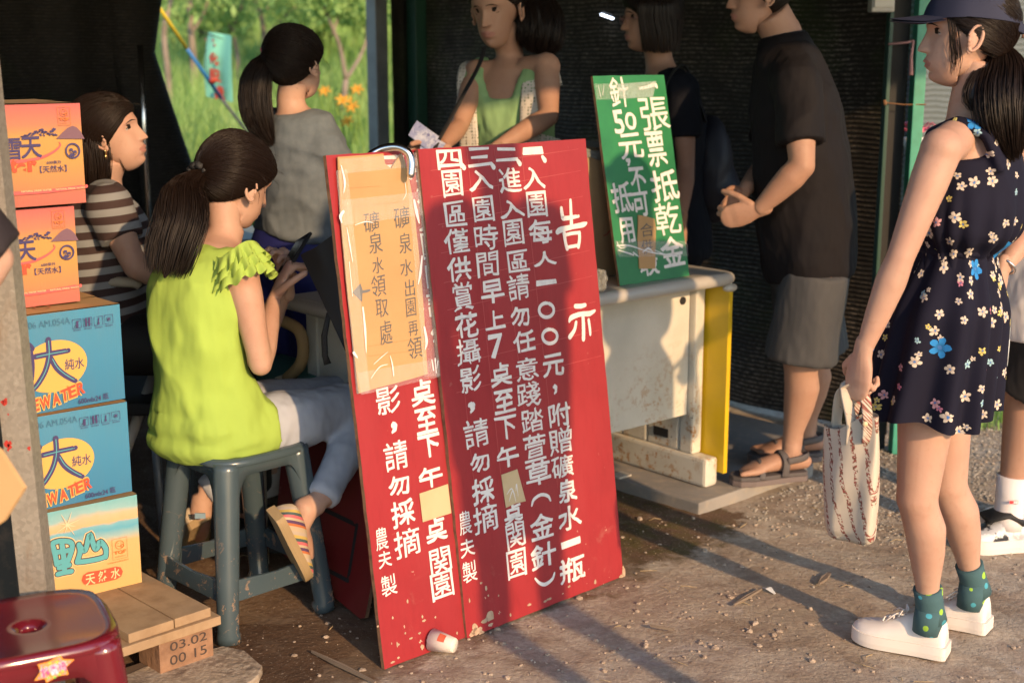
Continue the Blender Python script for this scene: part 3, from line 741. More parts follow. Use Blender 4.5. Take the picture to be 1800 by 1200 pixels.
# twigs, dry grass and scraps
mb = MB()
for _ in range(60):
    x, y = nr.uniform(-.9, 2.0), nr.uniform(2.6, 4.3); a = nr.uniform(0, 6.28); l = nr.uniform(.015, .06); z = ground_h(x, y) + .004
    mb.tube([(x, y, z), (x + math.cos(a) * l * .5, y + math.sin(a) * l * .5, z + .003), (x + math.cos(a + .3) * l, y + math.sin(a + .3) * l, z)], [.0014, .0012, .0006], 4)
tag(mb.build('dry_grass_litter', mat('straw', (.36, .27, .15), .9), None), 'short dry stems and twigs scattered on the earth', kind='stuff')
for (a, b, w, lab) in (((548, 1150), (660, 1205), .006, 'flat splinter of wood lying on the dark earth by the tall red sign'), ((1290, 1068), (1338, 1040), .005, 'grey twig lying on the open ground before the girl in the dress'), ((1143, 1105), (1185, 1112), .003, 'short dry stem lying on the trodden earth below the red notice'), ((1440, 1030), (1458, 1012), .010, 'small pale chip of wood near the white shoe')):
    p, q = G(*a), G(*b); mb = MB(); z = V((0, 0, .006)); dd = (q - p).cross(V((0, 0, 1))).normalized() * w
    mb.add([p - dd * .3 + z, p + dd * .3 + z, p.lerp(q, .4) + dd + z, q + dd * .5 + z, q - dd * .4 + z, p.lerp(q, .5) - dd * .9 + z] + [p - dd * .3 + z * 2, p + dd * .3 + z * 2, p.lerp(q, .4) + dd + z * 2.3, q + dd * .5 + z * 2, q - dd * .4 + z * 2, p.lerp(q, .5) - dd * .9 + z * 2.3], [(0, 1, 2, 3, 4, 5), (11, 10, 9, 8, 7, 6)] + [(i, (i + 1) % 6, 6 + (i + 1) % 6, 6 + i) for i in range(6)])
    tag(mb.build('twig', mat('twig_wood', (.20, .155, .115), .9), None, fix=True), lab, 'twig')
mb = MB(); p = G(1352, 1040); mb.tube([p + V((-.012, .02, .004)), p + V((-.002, 0, .012)), p + V((.012, -.022, .004))], [(.004, .0015), (.011, .002), (.003, .001)], 6, side=V((1, .2, 0)))
tag(mb.build('scrap_of_plastic', mat('white_scrap', (.6, .62, .62), .5), None), 'crumpled scrap of white plastic on the bare ground', 'litter')

# ---------------------------------------------------------------- shelter: posts, nets, roof
def net_mat(name, c0, c1, alpha=1.0, pitch=75, rough=.55):
    m = mat(name, c0, rough, spec=.25)
    v = coords(m); sx = N(m, 'ShaderNodeSeparateXYZ'); L(m, v, sx.inputs[0])
    wv = math_n(m, 'FRACT', math_n(m, 'ADD', math_n(m, 'MULTIPLY', sx.outputs[2], pitch), math_n(m, 'MULTIPLY', noise_n(m, v, 3, 3), 1.6)))
    line = math_n(m, 'SUBTRACT', 1.0, math_n(m, 'MULTIPLY', math_n(m, 'ABSOLUTE', math_n(m, 'SUBTRACT', wv, .5)), 2.0))
    grit = ramp(m, noise_n(m, coords(m, 'Object', (1, 1, 2.2)), 55, 4, .75), .42, .66)
    pat = ramp(m, noise_n(m, v, 2.6, 6, .75), .40, .66, (.12, .12, .12))
    f = math_n(m, 'MULTIPLY', math_n(m, 'MULTIPLY', ramp(m, line, .30, .85), grit), pat)
    gr = math_n(m, 'MULTIPLY', ramp(m, noise_n(m, v, 1.7, 4, .6), .52, .66), .7)      # greenish patches painted in for light and foliage showing through the mesh
    setcol(m, mixc(m, f, mixc(m, gr, c0, (c0[0] * 1.3, c0[1] * 2.2, c0[2] * .8)), c1))
    b = N(m, 'ShaderNodeBump'); b.inputs['Strength'].default_value = .7; b.inputs['Distance'].default_value = .006; L(m, line, b.inputs['Height'])
    L(m, b.outputs[0], m.node_tree.nodes['Principled BSDF'].inputs['Normal'])
    if alpha < 1: m.node_tree.nodes['Principled BSDF'].inputs['Alpha'].default_value = alpha
    return m
M['net'] = net_mat('black_shade_net', (.022, .020, .018), (.34, .30, .26), pitch=55)
M['net2'] = net_mat('black_curtain_net', (.013, .0125, .012), (.06, .055, .05), rough=.7)
M['net_pale'] = net_mat('grey_shade_net', (.10, .125, .135), (.17, .20, .205), pitch=42)
M['roof'] = mat('roof_net', (.012, .012, .011), .8)
M['greenpaint'] = mat('green_post_paint', (.05, .30, .21), .45, var=(12, (.035, .22, .15), .4, .7), bump=(40, .1, .003))
M['darkgreen'] = mat('dark_green_post_paint', (.008, .05, .035), .5)
M['greypost'] = mat('grey_steel', (.16, .19, .22), .45, .3, var=(8, (.11, .13, .16)))
def cloth_wall(name, p0, p1, z0, z1, material, fold=.02, k=3.0, label=None, cat='shade net', nu=90, nv=30, edge=None, seed=0, thick=.004):
    d = (p1 - p0); n = d.cross(V((0, 0, 1))).normalized(); mb = MB()
    def fn(s_):
        def f(u, v):
            z = z0 + (z1 - z0) * v; p = p0 + d * u
            if edge: p = p + d.normalized() * edge(v) * u ** 6
            q = fold * (mnoise.noise(V((u * d.length * k + seed, v * .7, seed))) * 1.6 + .4 * mnoise.noise(V((u * d.length * k * 2.7, z * 1.3, 3 + seed))))
            return p + n * (q + s_) + V((0, 0, z))
        return f
    mb.grid(fn(0), nu, nv); mb.grid(fn(-thick), nu, nv)
    e = len(mb.v) // 2
    o = mb.build(name, material, None, True); tag(o, label, cat); return o
Q = V((1.46, 5.03, 0)); Cn = Q + B * 2.80
cloth_wall('shade_net', Q + V((-.02, .03, 0)), Cn, 0.02, 1.80, M['net'], .012, 2.5, 'black ribbed shade net hung behind the man in grey shorts', nu=120)
cloth_wall('shade_net', Cn, Cn - U * .14, .0, 1.80, M['net2'], .02, 6, 'narrow strip of black net between the corner of the shelter and the grey pole', nu=14, seed=4)
cloth_wall('net_curtain', Cn - U * 5.0, Cn - U * 1.40, .0, 1.78, M['net2'], .07, 2.6, 'black net curtain hanging behind the carton stack and the woman in stripes', 'curtain', nu=170, seed=9, edge=lambda v: .06 * math.sin(v * 5) - .05)
# bunched, tied back edge of the curtain
mb = MB(); e0 = Cn - U * 1.42
mb.tube([e0 + V((.02, -.05, 0)), e0 + V((.03, -.05, .5)), e0 + V((0, -.05, .95)), e0 + V((-.07, -.06, 1.25)), e0 + V((-.12, -.05, 1.45)), e0 + V((-.10, -.05, 1.7)), e0 + V((-.06, -.04, 2.2))], [(.16, .05), (.14, .05), (.13, .06), (.11, .07), (.10, .08), (.13, .08), (.2, .08)], 18, side=U)
o = remesh(mb, 'net_curtain_bundle', M['net2'], None, .02, 3, ((0, 0, 0), .0, (5, 5, 2)), None) if False else mb.build('net_curtain', M['net2'], None, True)
tag(o, 'gathered edge of the black curtain beside the view onto the garden', 'curtain')
# roof
mb = MB(); rp = [V((-4.5, 1.13, 2.12)), V((.46, 2.53, 2.12)), V((1.175, 2.73, 2.12)), V((3.2, 3.3, 2.12)), V((1.6, 5.3, 1.90)), V((-.5, 7.3, 1.83)), V((-5.2, 2.7, 1.9))]
n = len(rp); mb.add(rp + [p + V((0, 0, .03)) for p in rp], [tuple(range(n - 1, -1, -1)), tuple(range(n, 2 * n))] + [(i, (i + 1) % n, n + (i + 1) % n, n + i) for i in range(n)])
tag(mb.build('shelter_roof', M['roof'], None, fix=True), 'black net roof stretched over the stall', 'roof')
def pole(name, p, w, z1, material, label, cat='post', dirs=(U, B), bevel=.004, z0=0):
    mb = MB(); Mx = Matrix((dirs[0], dirs[1], V((0, 0, 1)))).transposed(); mb.box(p + V((0, 0, (z0 + z1) / 2)), (w, w, z1 - z0), Mx)
    return tag(mb.build(name, material, None, bevel=bevel), label, cat)
pole('steel_pole', Cn - U * .235, .075, 1.80, M['greypost'], 'grey square steel pole beside the opening onto the garden')
pole('green_pole', Cn - U * .03 - B * .06, .07, 1.8, M['darkgreen'], 'dark green pole at the inner corner of the black net')
# right-hand post: dark web between two bright green flanges
r_ = thing('green_post', 'green steel post with a dark web at the open end of the black net', 'post', at(1570, 790, 4.92) * 1)
c = at(1568, 400, 4.92); c.z = 0; r_.location = c
mb = MB(); mb.box(c + V((.012, .0, 1.1)), (.040, .06, 2.2)); mb.build('flange', M['greenpaint'], r_, bevel=.003)
r_.children[0].location = V((.040, -.03, 0))
mb = MB(); mb.box(c + V((-.052, -.01, 1.1)), (.014, .05, 2.2)); mb.build('flange', M['darkgreen'], r_, bevel=.003)
mb = MB(); mb.box(c + V((-.012, .02, 1.1)), (.07, .02, 2.2)); mb.build('web', M['black'], r_)
mb = MB(); z = at(1568, 182, 4.9).z
mb.tube([c + V((-.062, -.045, z + .004)), c + V((0, -.05, z - .003)), c + V((.075, -.066, z - .002)), c + V((.078, .02, z))], .0022, 5); mb.tube([c + V((-.066, -.046, z + .012)), c + V((-.062, -.05, z - .004))], .006, 6)
mb.build('tie_wire', mat('rusty_wire', (.18, .09, .04), .7), r_)
r2 = tag(MB().tube([c + V((-.062, -.04, at(1568, 75, 4.9).z - .006)), c + V((.0, -.06, at(1568, 75, 4.9).z)), c + V((.02, -.065, at(1568, 72, 4.9).z))], .004, 6).tube([c + V((.018, -.068, at(1568, 72, 4.9).z)), c + V((.012, -.072, at(1568, 100, 4.9).z)), c + V((.016, -.07, at(1568, 132, 4.9).z))], [.004, .005, .008], 6).build('string', mat('faded_string', (.42, .22, .22), .8), None, True), 'faded pink string knotted round the green post', 'string')
r_ = thing('junction_box', 'pale grey electrical box fixed high on the green post', 'electrical box', c + V((-.04, -.07, at(1550, 20, 4.85).z)))
mb = MB(); a, b = at(1528, 22, 4.84), at(1572, -40, 4.84); mb.box((a + b) / 2, (abs(b.x - a.x), .06, abs(b.z - a.z))); mb.build('case', mat('grey_box_plastic', (.42, .40, .35), .5), r_, bevel=.006)
mb = MB(); mb.box((a + b) / 2 + V((0, -.034, .004)), (abs(b.x - a.x) * .84, .01, abs(b.z - a.z) * .8)); mb.build('lid', mat('grey_box_lid', (.5, .48, .42), .5), r_, bevel=.003)
# pale net fence beyond the post
p0 = V((1.62, 5.75, 0)); cloth_wall('shade_net', p0, p0 + V((3.2, 1.1, 0)), .42, 2.4, M['net_pale'], .03, 1.5, 'pale grey shade net in the light beyond the green post', nu=60, seed=2)
for i, (x, y) in enumerate(((1.66, 5.70), (3.0, 6.15), (4.6, 6.75))):
    o = tag(MB().tube([(x, y, 0), (x, y, 2.4)], .025, 10).build('net_stake', M['greypost'], None, True), ['thin steel stake at the near end of the pale net', 'thin steel stake in the middle of the pale net', 'thin steel stake at the far end of the pale net'][i], 'stake')
# galvanised post, front left
m = M['galv'] = mat('galvanised_steel', (.30, .28, .25), .55, .35, bump=(30, .1, .003))
v = coords(m); vo = N(m, 'ShaderNodeTexVoronoi'); vo.inputs['Scale'].default_value = 130; L(m, v, vo.inputs['Vector'])
setcol(m, mixc(m, ramp(m, vo.outputs['Color'], .2, .8), (.27, .245, .21), (.34, .31, .265)))
setcol(m, mixc(m, ramp(m, noise_n(m, v, 32, 5, .7), .60, .70), bcol(m), (.44, .41, .36)))
setcol(m, mixc(m, ramp(m, noise_n(m, coords(m, 'Object', (1, 1, .3)), 8, 5, .7), .55, .7), bcol(m), (.23, .14, .08)))
pc = at(92, 1050, 2.70); pc.z = 0
r_ = thing('galvanised_post', 'galvanised steel angle post with red paint specks before the carton stack', 'post', pc)
mb = MB(); k = -.003; w = .058
poly = [(-w, 0), (0, 0), (0, .05), (-.006, .05), (-.006, .006), (-w + .004, .006), (-w + .004, .05), (-w, .05)]
mb.add([pc + V((x, y, 0)) for x, y in poly] + [pc + V((x - .062, y, 2.1)) for x, y in poly], [(0, 5, 4, 1), (1, 4, 3, 2), (0, 7, 6, 5), (8, 9, 12, 13), (9, 10, 11, 12), (8, 13, 14, 15)] + [(i, (i + 1) % 8, 8 + (i + 1) % 8, 8 + i) for i in range(8)])
mb.build('steel_angle', m, r_, fix=True)
mb = MB(); pl = Plane(pc + V((-w, -.0012, 0)), (1, 0, 0), (-.0295, 0, 1)); pl.u = V((1, 0, 0)); pl.n = V((0, -1, 0))
for (px, py, s_) in ((27, 707, 4), (30, 702, 3), (24, 706, 3), (33, 727, 1.5), (29, 779, 5), (33, 784, 4), (35, 777, 3), (31, 790, 2), (68, 786, 3)):
    u, vv = pl.uv(px, py); mb.add([pl.P(u + s_ * .0011 * math.cos(a) * (1 + .4 * math.sin(a * 3 + px)), vv + s_ * .0016 * math.sin(a), .0006) for a in np.linspace(0, 6.0, 9)], [tuple(range(9))])
mb.build('paint_specks', mat('red_speck', (.42, .03, .02), .6), r_)
mb = MB(); z0, z1 = at(20, 470, 2.70).z, at(5, 40, 2.7).z; mb.box(pc + V((-w / 2 - .050, -.003, (z0 + .22 + z1 + .2) / 2)), (.045, .003, z1 - z0)); mb.build('lime_tape', mat('lime_tape', (.22, .27, .035), .5, var=(6, (.15, .18, .06))), r_)
# thin shiny rod by the curtain, and a dark post at the far left
a, b = at(246, 80, 5.2), at(262, 372, 5.2)
r_ = tag(MB().tube([a, a.lerp(b, .5), b + (b - a) * .9], .011, 8).build('steel_rod', M['chrome'], None, True), 'thin shiny steel rod leaning against the black curtain', 'rod')
a = at(18, 1000, 2.98); a.z = 0
pole('dark_post', a, .05, 2.1, mat('dark_post_paint', (.03, .028, .022), .7, var=(20, (.09, .06, .04), .5, .7)), 'dark rusty post standing behind the galvanised one', dirs=(V((1, 0, 0)), V((0, 1, 0))))
# fluorescent tube inside
a, b = at(1057, 26, 6.0), at(1077, 33, 6.0)
r_ = thing('fluorescent_lamp', 'small lit white lamp tube glinting in the dark of the shelter', 'lamp', a)
MB().tube([a, b], .0045, 10, round_ends=True).build('lamp_tube', mat('lit_tube', (.9, .9, 1), .4, emis=((.75, .85, 1.0), 4)), r_, True)
MB().tube([a + V((0, .012, .016)), b + V((0, .012, .016))], .008, 6).tube([a.lerp(b, .5) + V((0, .012, .016)), a.lerp(b, .5) + V((0, .1, .65))], .003, 5).build('lamp_bracket', M['black'], r_)

# ---------------------------------------------------------------- concrete slab
M['slab'] = mat('concrete_slab', (.27, .25, .225), .8, var=[(3, (.20, .19, .175), .4, .65), (25, (.31, .27, .22), .5, .7)], bump=(40, .3, .004))
S0 = G(1228, 905); S0.z = 0
mb = MB(); pl = Plane(S0, U, B); pl.n = V((0, 0, 1))
mb.prism([(0, .0), (.62, -.02), (.98, .25), (1.02, 1.6), (.02, 1.6)], -.01, .04, pl)
o = mb.build('slab', M['slab'], None, bevel=.005, fix=True); tag(o, 'worn grey slab under the desk and the man in sandals', kind='structure')
SZ = .04

# ---------------------------------------------------------------- desk
DT = .76; yaw = R(40.9); du = V((math.cos(yaw), math.sin(yaw), 0)); db = V((-math.sin(yaw), math.cos(yaw), 0)); FR = V((.725, 4.375, 0))
m = M['desk'] = mat('cream_steel_paint', (.60, .57, .49), .4, bump=(60, .05, .003), var=(4, (.50, .48, .41)))
v = coords(m); tcx = N(m, 'ShaderNodeSeparateXYZ'); L(m, v, tcx.inputs[0])
low = ramp(m, tcx.outputs[2], .16, .52, (1, 1, 1), (0, 0, 0))
rust = math_n(m, 'MULTIPLY', ramp(m, noise_n(m, v, 42, 6, .75), .515, .60), math_n(m, 'MULTIPLY', low, ramp(m, noise_n(m, v, 7, 3, .6), .40, .52)))
setcol(m, mixc(m, rust, bcol(m), (.36, .17, .045)))
setcol(m, mixc(m, math_n(m, 'MULTIPLY', ramp(m, noise_n(m, v, 30, 5, .8), .64, .67), low), bcol(m), (.05, .03, .02)))
M['desktop'] = mat('desk_top_laminate', (.44, .42, .36), .35, var=(3, (.38, .36, .31)))
M['yellow'] = mat('yellow_panel_paint', (.62, .42, .01), .42, var=(6, (.54, .36, .015)), bump=(30, .08, .003))
r_ = thing('office_desk', 'cream steel office desk with rust spots and a yellow side panel', 'desk', FR + V((0, 0, SZ)))
def dk(a, b, z): return FR + du * a + db * b + V((0, 0, z))      # a along the front (negative = left), b depth, z height
Dm = Matrix((du, db, V((0, 0, 1)))).transposed()
def dbox(name, a0, a1, b0, b1, z0, z1, material, parent=r_, bev=.003):
    mb = MB(); mb.box(dk((a0 + a1) / 2, (b0 + b1) / 2, (z0 + z1) / 2), (a1 - a0, b1 - b0, z1 - z0), Dm); return mb.build(name, material, parent, bevel=bev)
mb = MB(); prof = [(0, 0), (-.014, .004), (-.022, .018), (-.02, .034), (-.008, .042)]
mb.box(dk(-.665, .30, DT - .0205), (1.30, .575, .041), Dm); top = mb.build('desk_top', M['desktop'], r_, bevel=.004)
mb = MB(); mb.tube([dk(-1.33, .015, DT - .021), dk(-1.30, .012, DT - .021), dk(-.03, .012, DT - .021), dk(-.012, .02, DT - .021), dk(-.003, .04, DT - .021), dk(-.003, .58, DT - .021)], .0215, 12, side=V((0, 0, 1)), round_ends=True)
mb.tube([dk(-1.325, .03, DT - .021), dk(-1.325, .58, DT - .021)], .0215, 12, round_ends=True); mb.build('edge_moulding', mat('rounded_edge_strip', (.42, .40, .36), .35), r_, True)
pf = dk(-.15, .12, 0); zb = .275
dbox('modesty_panel', -1.22, -.088, .115, .135, zb, DT - .045, m)
dbox('leg_column', -.085, -.040, .09, .15, .141, DT - .044, m, bev=.008)
dbox('leg_panel', -.083, -.043, .155, .30, .141, DT - .046, m, bev=.008)
dbox('leg_panel', -.083, -.045, .303, .42, .141, DT - .047, m, bev=.008)
dbox('leg_panel', -.083, -.046, .424, .50, .141, DT - .046, m, bev=.008)
dbox('cable_slot', -.0875, -.0825, .20, .265, .175, .205, M['black'], bev=0)
dbox('foot_beam', -.095, -.034, .02, .56, SZ + .002, .14, m, bev=.012)
dbox('yellow_side_panel', -.031, -.012, -.002, .56, .045 + SZ, DT - .048, M['yellow'], bev=.002)
dbox('leg_column', -1.24, -1.20, .09, .15, .15 + SZ, DT - .044, m, bev=.006); dbox('leg_panel', -1.24, -1.205, .155, .50, .2, DT - .046, m, bev=.006); dbox('foot_beam', -1.25, -1.19, .0, .56, .002, .11 + SZ, m, bev=.012)
dbox('end_panel', -1.275, -1.255, .03, .53, .12, DT - .048, m); dbox('end_flange', -1.285, -1.276, .50, .55, .12, DT - .05, m, bev=0)
mb = MB(); q = dk(-.125, .1145, DT - .095); mb.tube([q, q - db * .004], .013, 16); mb.build('key_lock', M['black'], r_)
mb = MB(); q = dk(-.02, .005, DT - .05); mb.ell(q, (.03, .018, .014), Dm); mb.build('glue_lump', M['desktop'], r_, True)
mb = MB(); q = dk(-.19, .30, SZ); mb.box(q + V((0, 0, .005)) - du * .02, (.06, .05, .006), Dm); tag(mb.build('tile_chip', mat('tile_chip', (.45, .42, .36), .5), None, bevel=.002), 'broken tile chip wedged under the foot of the desk', 'tile')

# ---------------------------------------------------------------- the red notice and its twin behind
def board_plane(x, y, yaw, lean, z=0):
    u = V((math.cos(yaw), math.sin(yaw), 0)); b = V((-math.sin(yaw), math.cos(yaw), 0)); v = b * math.sin(lean) + V((0, 0, math.cos(lean)))
    return Plane((x, y, z), u, v)
P1 = board_plane(-.114, 3.2392, R(44.29), R(7.68)); P2 = board_plane(-.3036 - .004, 3.0613, R(44.29), R(8.27))
col1 = [('一', 936, 265, 13, 36), ('入', 938, 313, 40, 40), ('園', 943, 359, 46, 36), ('每', 950, 407, 44, 40), ('人', 957, 455, 27, 40), ('一', 960, 497, 10, 36), ('〇', 960, 545, 27, 28), ('〇', 966, 591, 27, 28), ('元', 972, 641, 40, 38), (',', 976, 684, 18, 8), ('附', 983, 728, 42, 38), ('贈', 985, 774, 46, 40), ('礦', 988, 819, 40, 38), ('泉', 997, 862, 42, 34), ('水', 1001, 909, 42, 42), ('一', 1003, 953, 14, 36), ('瓶', 1006, 1000, 44, 46)]
col2 = [('二', 890, 272, 24, 38), ('進', 896, 317, 42, 40), ('入', 900, 367, 34, 42), ('園', 902, 409, 46, 36), ('區', 910, 459, 38, 38), ('請', 911, 504, 46, 38), ('勿', 914, 555, 36, 34), ('任', 921, 600, 38, 40), ('意', 926, 648, 40, 38), ('踐', 929, 692, 42, 42), ('踏', 935, 739, 42, 40), ('萱', 940, 786, 48, 40), ('草', 946, 831, 42, 44), ('金', 952, 924, 46, 42), ('針', 955, 975, 44, 46)]
col3 = [('三', 842, 276, 34, 40), ('入', 845, 317, 36, 44), ('園', 849, 368, 46, 36), ('時', 854, 417, 44, 42), ('間', 857, 464, 44, 38), ('早', 865, 512, 42, 42), ('上', 869, 562, 34, 36), ('7', 872, 608, 44, 26), ('奌', 880, 657, 42, 38), ('至', 886, 705, 42, 36), ('下', 889, 751, 42, 38), ('午', 892, 802, 38, 40), ('奌', 902, 901, 34, 34), ('関', 906, 940, 46, 34), ('園', 908, 990, 50, 34)]
col4 = [('四', 789, 280, 34, 44), ('園', 794, 323, 48, 36), ('區', 800, 376, 44, 38), ('僅', 802, 424, 44, 44), ('供', 807, 473, 42, 42), ('賞', 813, 521, 50, 36), ('花', 820, 571, 44, 40), ('攝', 823, 617, 46, 42), ('影', 827, 667, 44, 38), (',', 829, 716, 20, 12), ('請', 837, 761, 50, 44), ('勿', 843, 812, 34, 34), ('採', 849, 862, 46, 40), ('摘', 853, 911, 50, 44)]
colA = [('農', 817, 918, 42, 22), ('夫', 821, 962, 32, 26), ('製', 825, 1004, 38, 26)]
def write(mb, pl, items, bold=.0015, wob=.0045, dot=()):
    for i, (ch, x, y, h, w) in enumerate(items):
        br = bold
        if ch in '一,7': br *= 1.25
        if ch == '〇':
            px_stroke(mb, pl, [(x + w * .46 * math.cos(a_), y + h * .46 * math.sin(a_)) for a_ in np.linspace(-1.2, 5.1, 13)], [6.5] * 12 + [4]); continue
        if ch in '贈礦踐踏請攝農製關関間園僅賞摘區萱影時意進': br *= .42
        putpx(mb, pl, ch, x, y, h, w, bold=0, brush=br, wob=wob, seed=i, rot=rng.uniform(-.02, .02) , m=0)
    for x, y in dot: px_stroke(mb, pl, [(x - 2, y - 3), (x + 2, y + 3)], [7, 10])
def title(mb, pl):
    S = lambda p, w: px_stroke(mb, pl, p, [q * 1.22 for q in w])
    S([(1002, 352), (1003, 375), (1004, 398)], [5, 6, 7]); S([(986, 366), (988, 380), (991, 384), (1016, 380)], [6, 7, 7, 5])
    S([(979, 408), (985, 404), (1005, 399), (1024, 395), (1030, 392)], [8, 9, 7, 8, 4])
    S([(991, 410), (993, 425), (996, 437)], [7, 6, 7]); S([(993, 413), (1006, 410), (1018, 409)], [5, 5, 5]); S([(1018, 409), (1018, 422), (1016, 434)], [6, 6, 6]); S([(996, 435), (1006, 433), (1017, 431)], [5, 5, 5])
    S([(1011, 538), (1020, 538), (1028, 536)], [7, 7, 6]); S([(1000, 565), (1004, 558), (1020, 552), (1035, 551), (1045, 546)], [4, 8, 7, 8, 4])
    S([(1024, 553), (1025, 575), (1025, 596)], [6, 7, 7]); S([(1012, 566), (1009, 580), (1001, 592)], [5, 6, 8]); S([(1034, 562), (1036, 576), (1037, 588)], [5, 5, 4])
dots = [(955, 279), (911, 285), (865, 291), (813, 292)]
brackets = lambda mb, pl: (px_stroke(mb, pl, [(934, 888), (938, 877), (950, 869), (962, 871), (967, 879)], [4, 6, 6, 6, 4]), px_stroke(mb, pl, [(940, 1016), (948, 1024), (958, 1026), (970, 1017), (974, 1006)], [4, 6, 7, 6, 4]))
r1 = thing('red_notice_board', 'tall red plywood notice headed with two large white characters, leaning in front', 'notice board', P1.o)
panel_obj('plywood_board', P1, [(0, 0), (.602, 0), (.602, 1.236), (0, 1.236)], .012, [M['red'], M['wood_edge']], r1, chip=.0012, seed=3)
mb = MB(); write(mb, P1, col1 + col2 + col3 + col4, dot=dots); write(mb, P1, colA, .0006, .0012); title(mb, P1); brackets(mb, P1)
mb.build('painted_lettering', M['paint'], r1)
# ruled pencil grid lines and paint chips
mb = MB()
for px0, py0, px1, py1 in ((868, 262, 930, 800), (820, 262, 893, 960), (775, 290, 838, 900), (916, 262, 985, 900), (757, 300, 1016, 262), (762, 346, 1020, 300), (770, 395, 1024, 345), (775, 445, 1030, 392), (780, 497, 1036, 440), (786, 545, 1040, 485), (792, 592, 1046, 530), (797, 640, 1052, 580), (802, 690, 1056, 625)):
    px_stroke(mb, P1, [(px0, py0), (px1, py1)], 1.0, lift=.0006)
mb.build('pencil_grid', mat('pencil_line', (.42, .08, .08), .6), r1)
M['chip'] = mat('bare_ply', (.46, .33, .23), .85, var=(50, (.36, .24, .16)))
mb = MB()
def blob(mb, pl, px, py, rx, ry, seed, lift=.0009, lobes=14):
    u, v = pl.uv(px, py); k = abs(pl.uv(px, py - 10)[1] - pl.uv(px, py + 10)[1]) / 20
    mb.add([pl.P(u + rx * k * math.cos(a) * (1 + .45 * mnoise.noise(V((math.cos(a) * 1.5, math.sin(a) * 1.5, seed)))), v + ry * k * math.sin(a) * (1 + .6 * mnoise.noise(V((math.cos(a) * 2, math.sin(a) * 2, seed + 5)))), lift) for a in np.linspace(0, 6.283, lobes, endpoint=False)], [tuple(range(lobes))])
for i, q in enumerate(((862, 1082, 10, 9), (852, 1090, 9, 4), (862, 1097, 6, 3), (838, 1108, 14, 6), (834, 1102, 6, 8), (846, 1112, 7, 4), (830, 1114, 8, 4), (897, 1080, 2, 3), (854, 1033, 3, 4), (845, 1024, 3, 2), (858, 1046, 2, 2), (876, 1046, 1.5, 2), (930, 1062, 5, 2), (965, 1052, 7, 2), (958, 1056, 4, 2), (1096, 1004, 4, 10), (1092, 1012, 6, 3), (1046, 1022, 3, 4), (1000, 1030, 4, 2), (825, 1055, 2, 4))): blob(mb, P1, *q, i)
mb.build('paint_chips', M['chip'], r1)
pq = [P1.uv(*q) for q in ((880, 834), (908, 824), (923, 880), (905, 884), (888, 892))]
panel_obj('paper_patch', Plane(P1.P(0, 0, .003), P1.u, P1.v), pq, .0012, [M['masking'], M['masking']], r1)
mb = MB(); 
for q in (((889, 868), (897, 858), (903, 870)), ((893, 880), (899, 862), (905, 882)), ((905, 862), (906, 850), (909, 872))): px_stroke(mb, P1, q, [1, 2.4, .6], lift=.0042)
mb.build('tape_glint', M['tape_white'], r1)

r2 = thing('red_notice_board', 'second red notice board half hidden behind the first, with cardboard taped across its top', 'notice board', P2.o)
panel_obj('plywood_board', P2, [(0, 0), (.602, 0), (.602, 1.236), (0, 1.236)], .012, [M['red'], M['wood_edge']], r2, chip=.0012, seed=8)
mb = MB()
w2 = [('奌', 742, 689, 46, 42), ('至', 749, 739, 46, 38), ('下', 754, 783, 42, 40), ('午', 757, 838, 38, 42), ('奌', 766, 930, 44, 38), ('関', 774, 985, 46, 38), ('園', 777, 1028, 48, 40), ('影', 682, 703, 48, 42), (',', 692, 751, 20, 12), ('請', 696, 800, 52, 42), ('勿', 701, 852, 36, 38), ('採', 708, 901, 46, 42), ('摘', 715, 953, 50, 46)]
write(mb, P2, w2, wob=.0030); write(mb, P2, [('農', 670, 946, 40, 22), ('夫', 676, 982, 30, 24), ('製', 683, 1028, 38, 28)], .0006, .0015)
sh = P1.uv(742, 689)
class Shift:      # same wording, painted at the same places on the twin board
    def __init__(s): s.n = P2.n
    def uv(s, x, y): return P1.uv(x, y)
    def P(s, u, v, h=0): return P2.P(u, v - .008, h)
write(mb, Shift(), [q for q in col1 + col2 if q[2] < 560] + [q for q in col3 if q[2] < 640] , dot=dots)
mb.build('painted_lettering', M['paint'], r2)
mb = MB()
for i, q in enumerate(((700, 1132, 3, 2), (712, 1112, 2, 2), (722, 1121, 4, 2), (737, 1112, 3, 2), (690, 1085, 2, 3), (664, 1100, 2, 2), (716, 1056, 2, 4), (698, 1132, 2, 5), (745, 1090, 5, 2), (758, 1128, 9, 3), (742, 1136, 4, 5), (700, 1155, 3, 2), (690, 1163, 5, 2), (765, 1084, 2, 2), (742, 1083, 2, 3), (803, 1112, 2, 3), (688, 1130, 1, 2))): blob(mb, P2, *q, i + 40)
mb.build('paint_chips', M['chip'], r2)
pq = [P2.uv(*q) for q in ((736, 867), (786, 850), (792, 901), (742, 917))]
panel_obj('paper_patch', Plane(P2.P(0, 0, .003), P2.u, P2.v), pq, .0012, [M['masking'], M['masking']], r2)
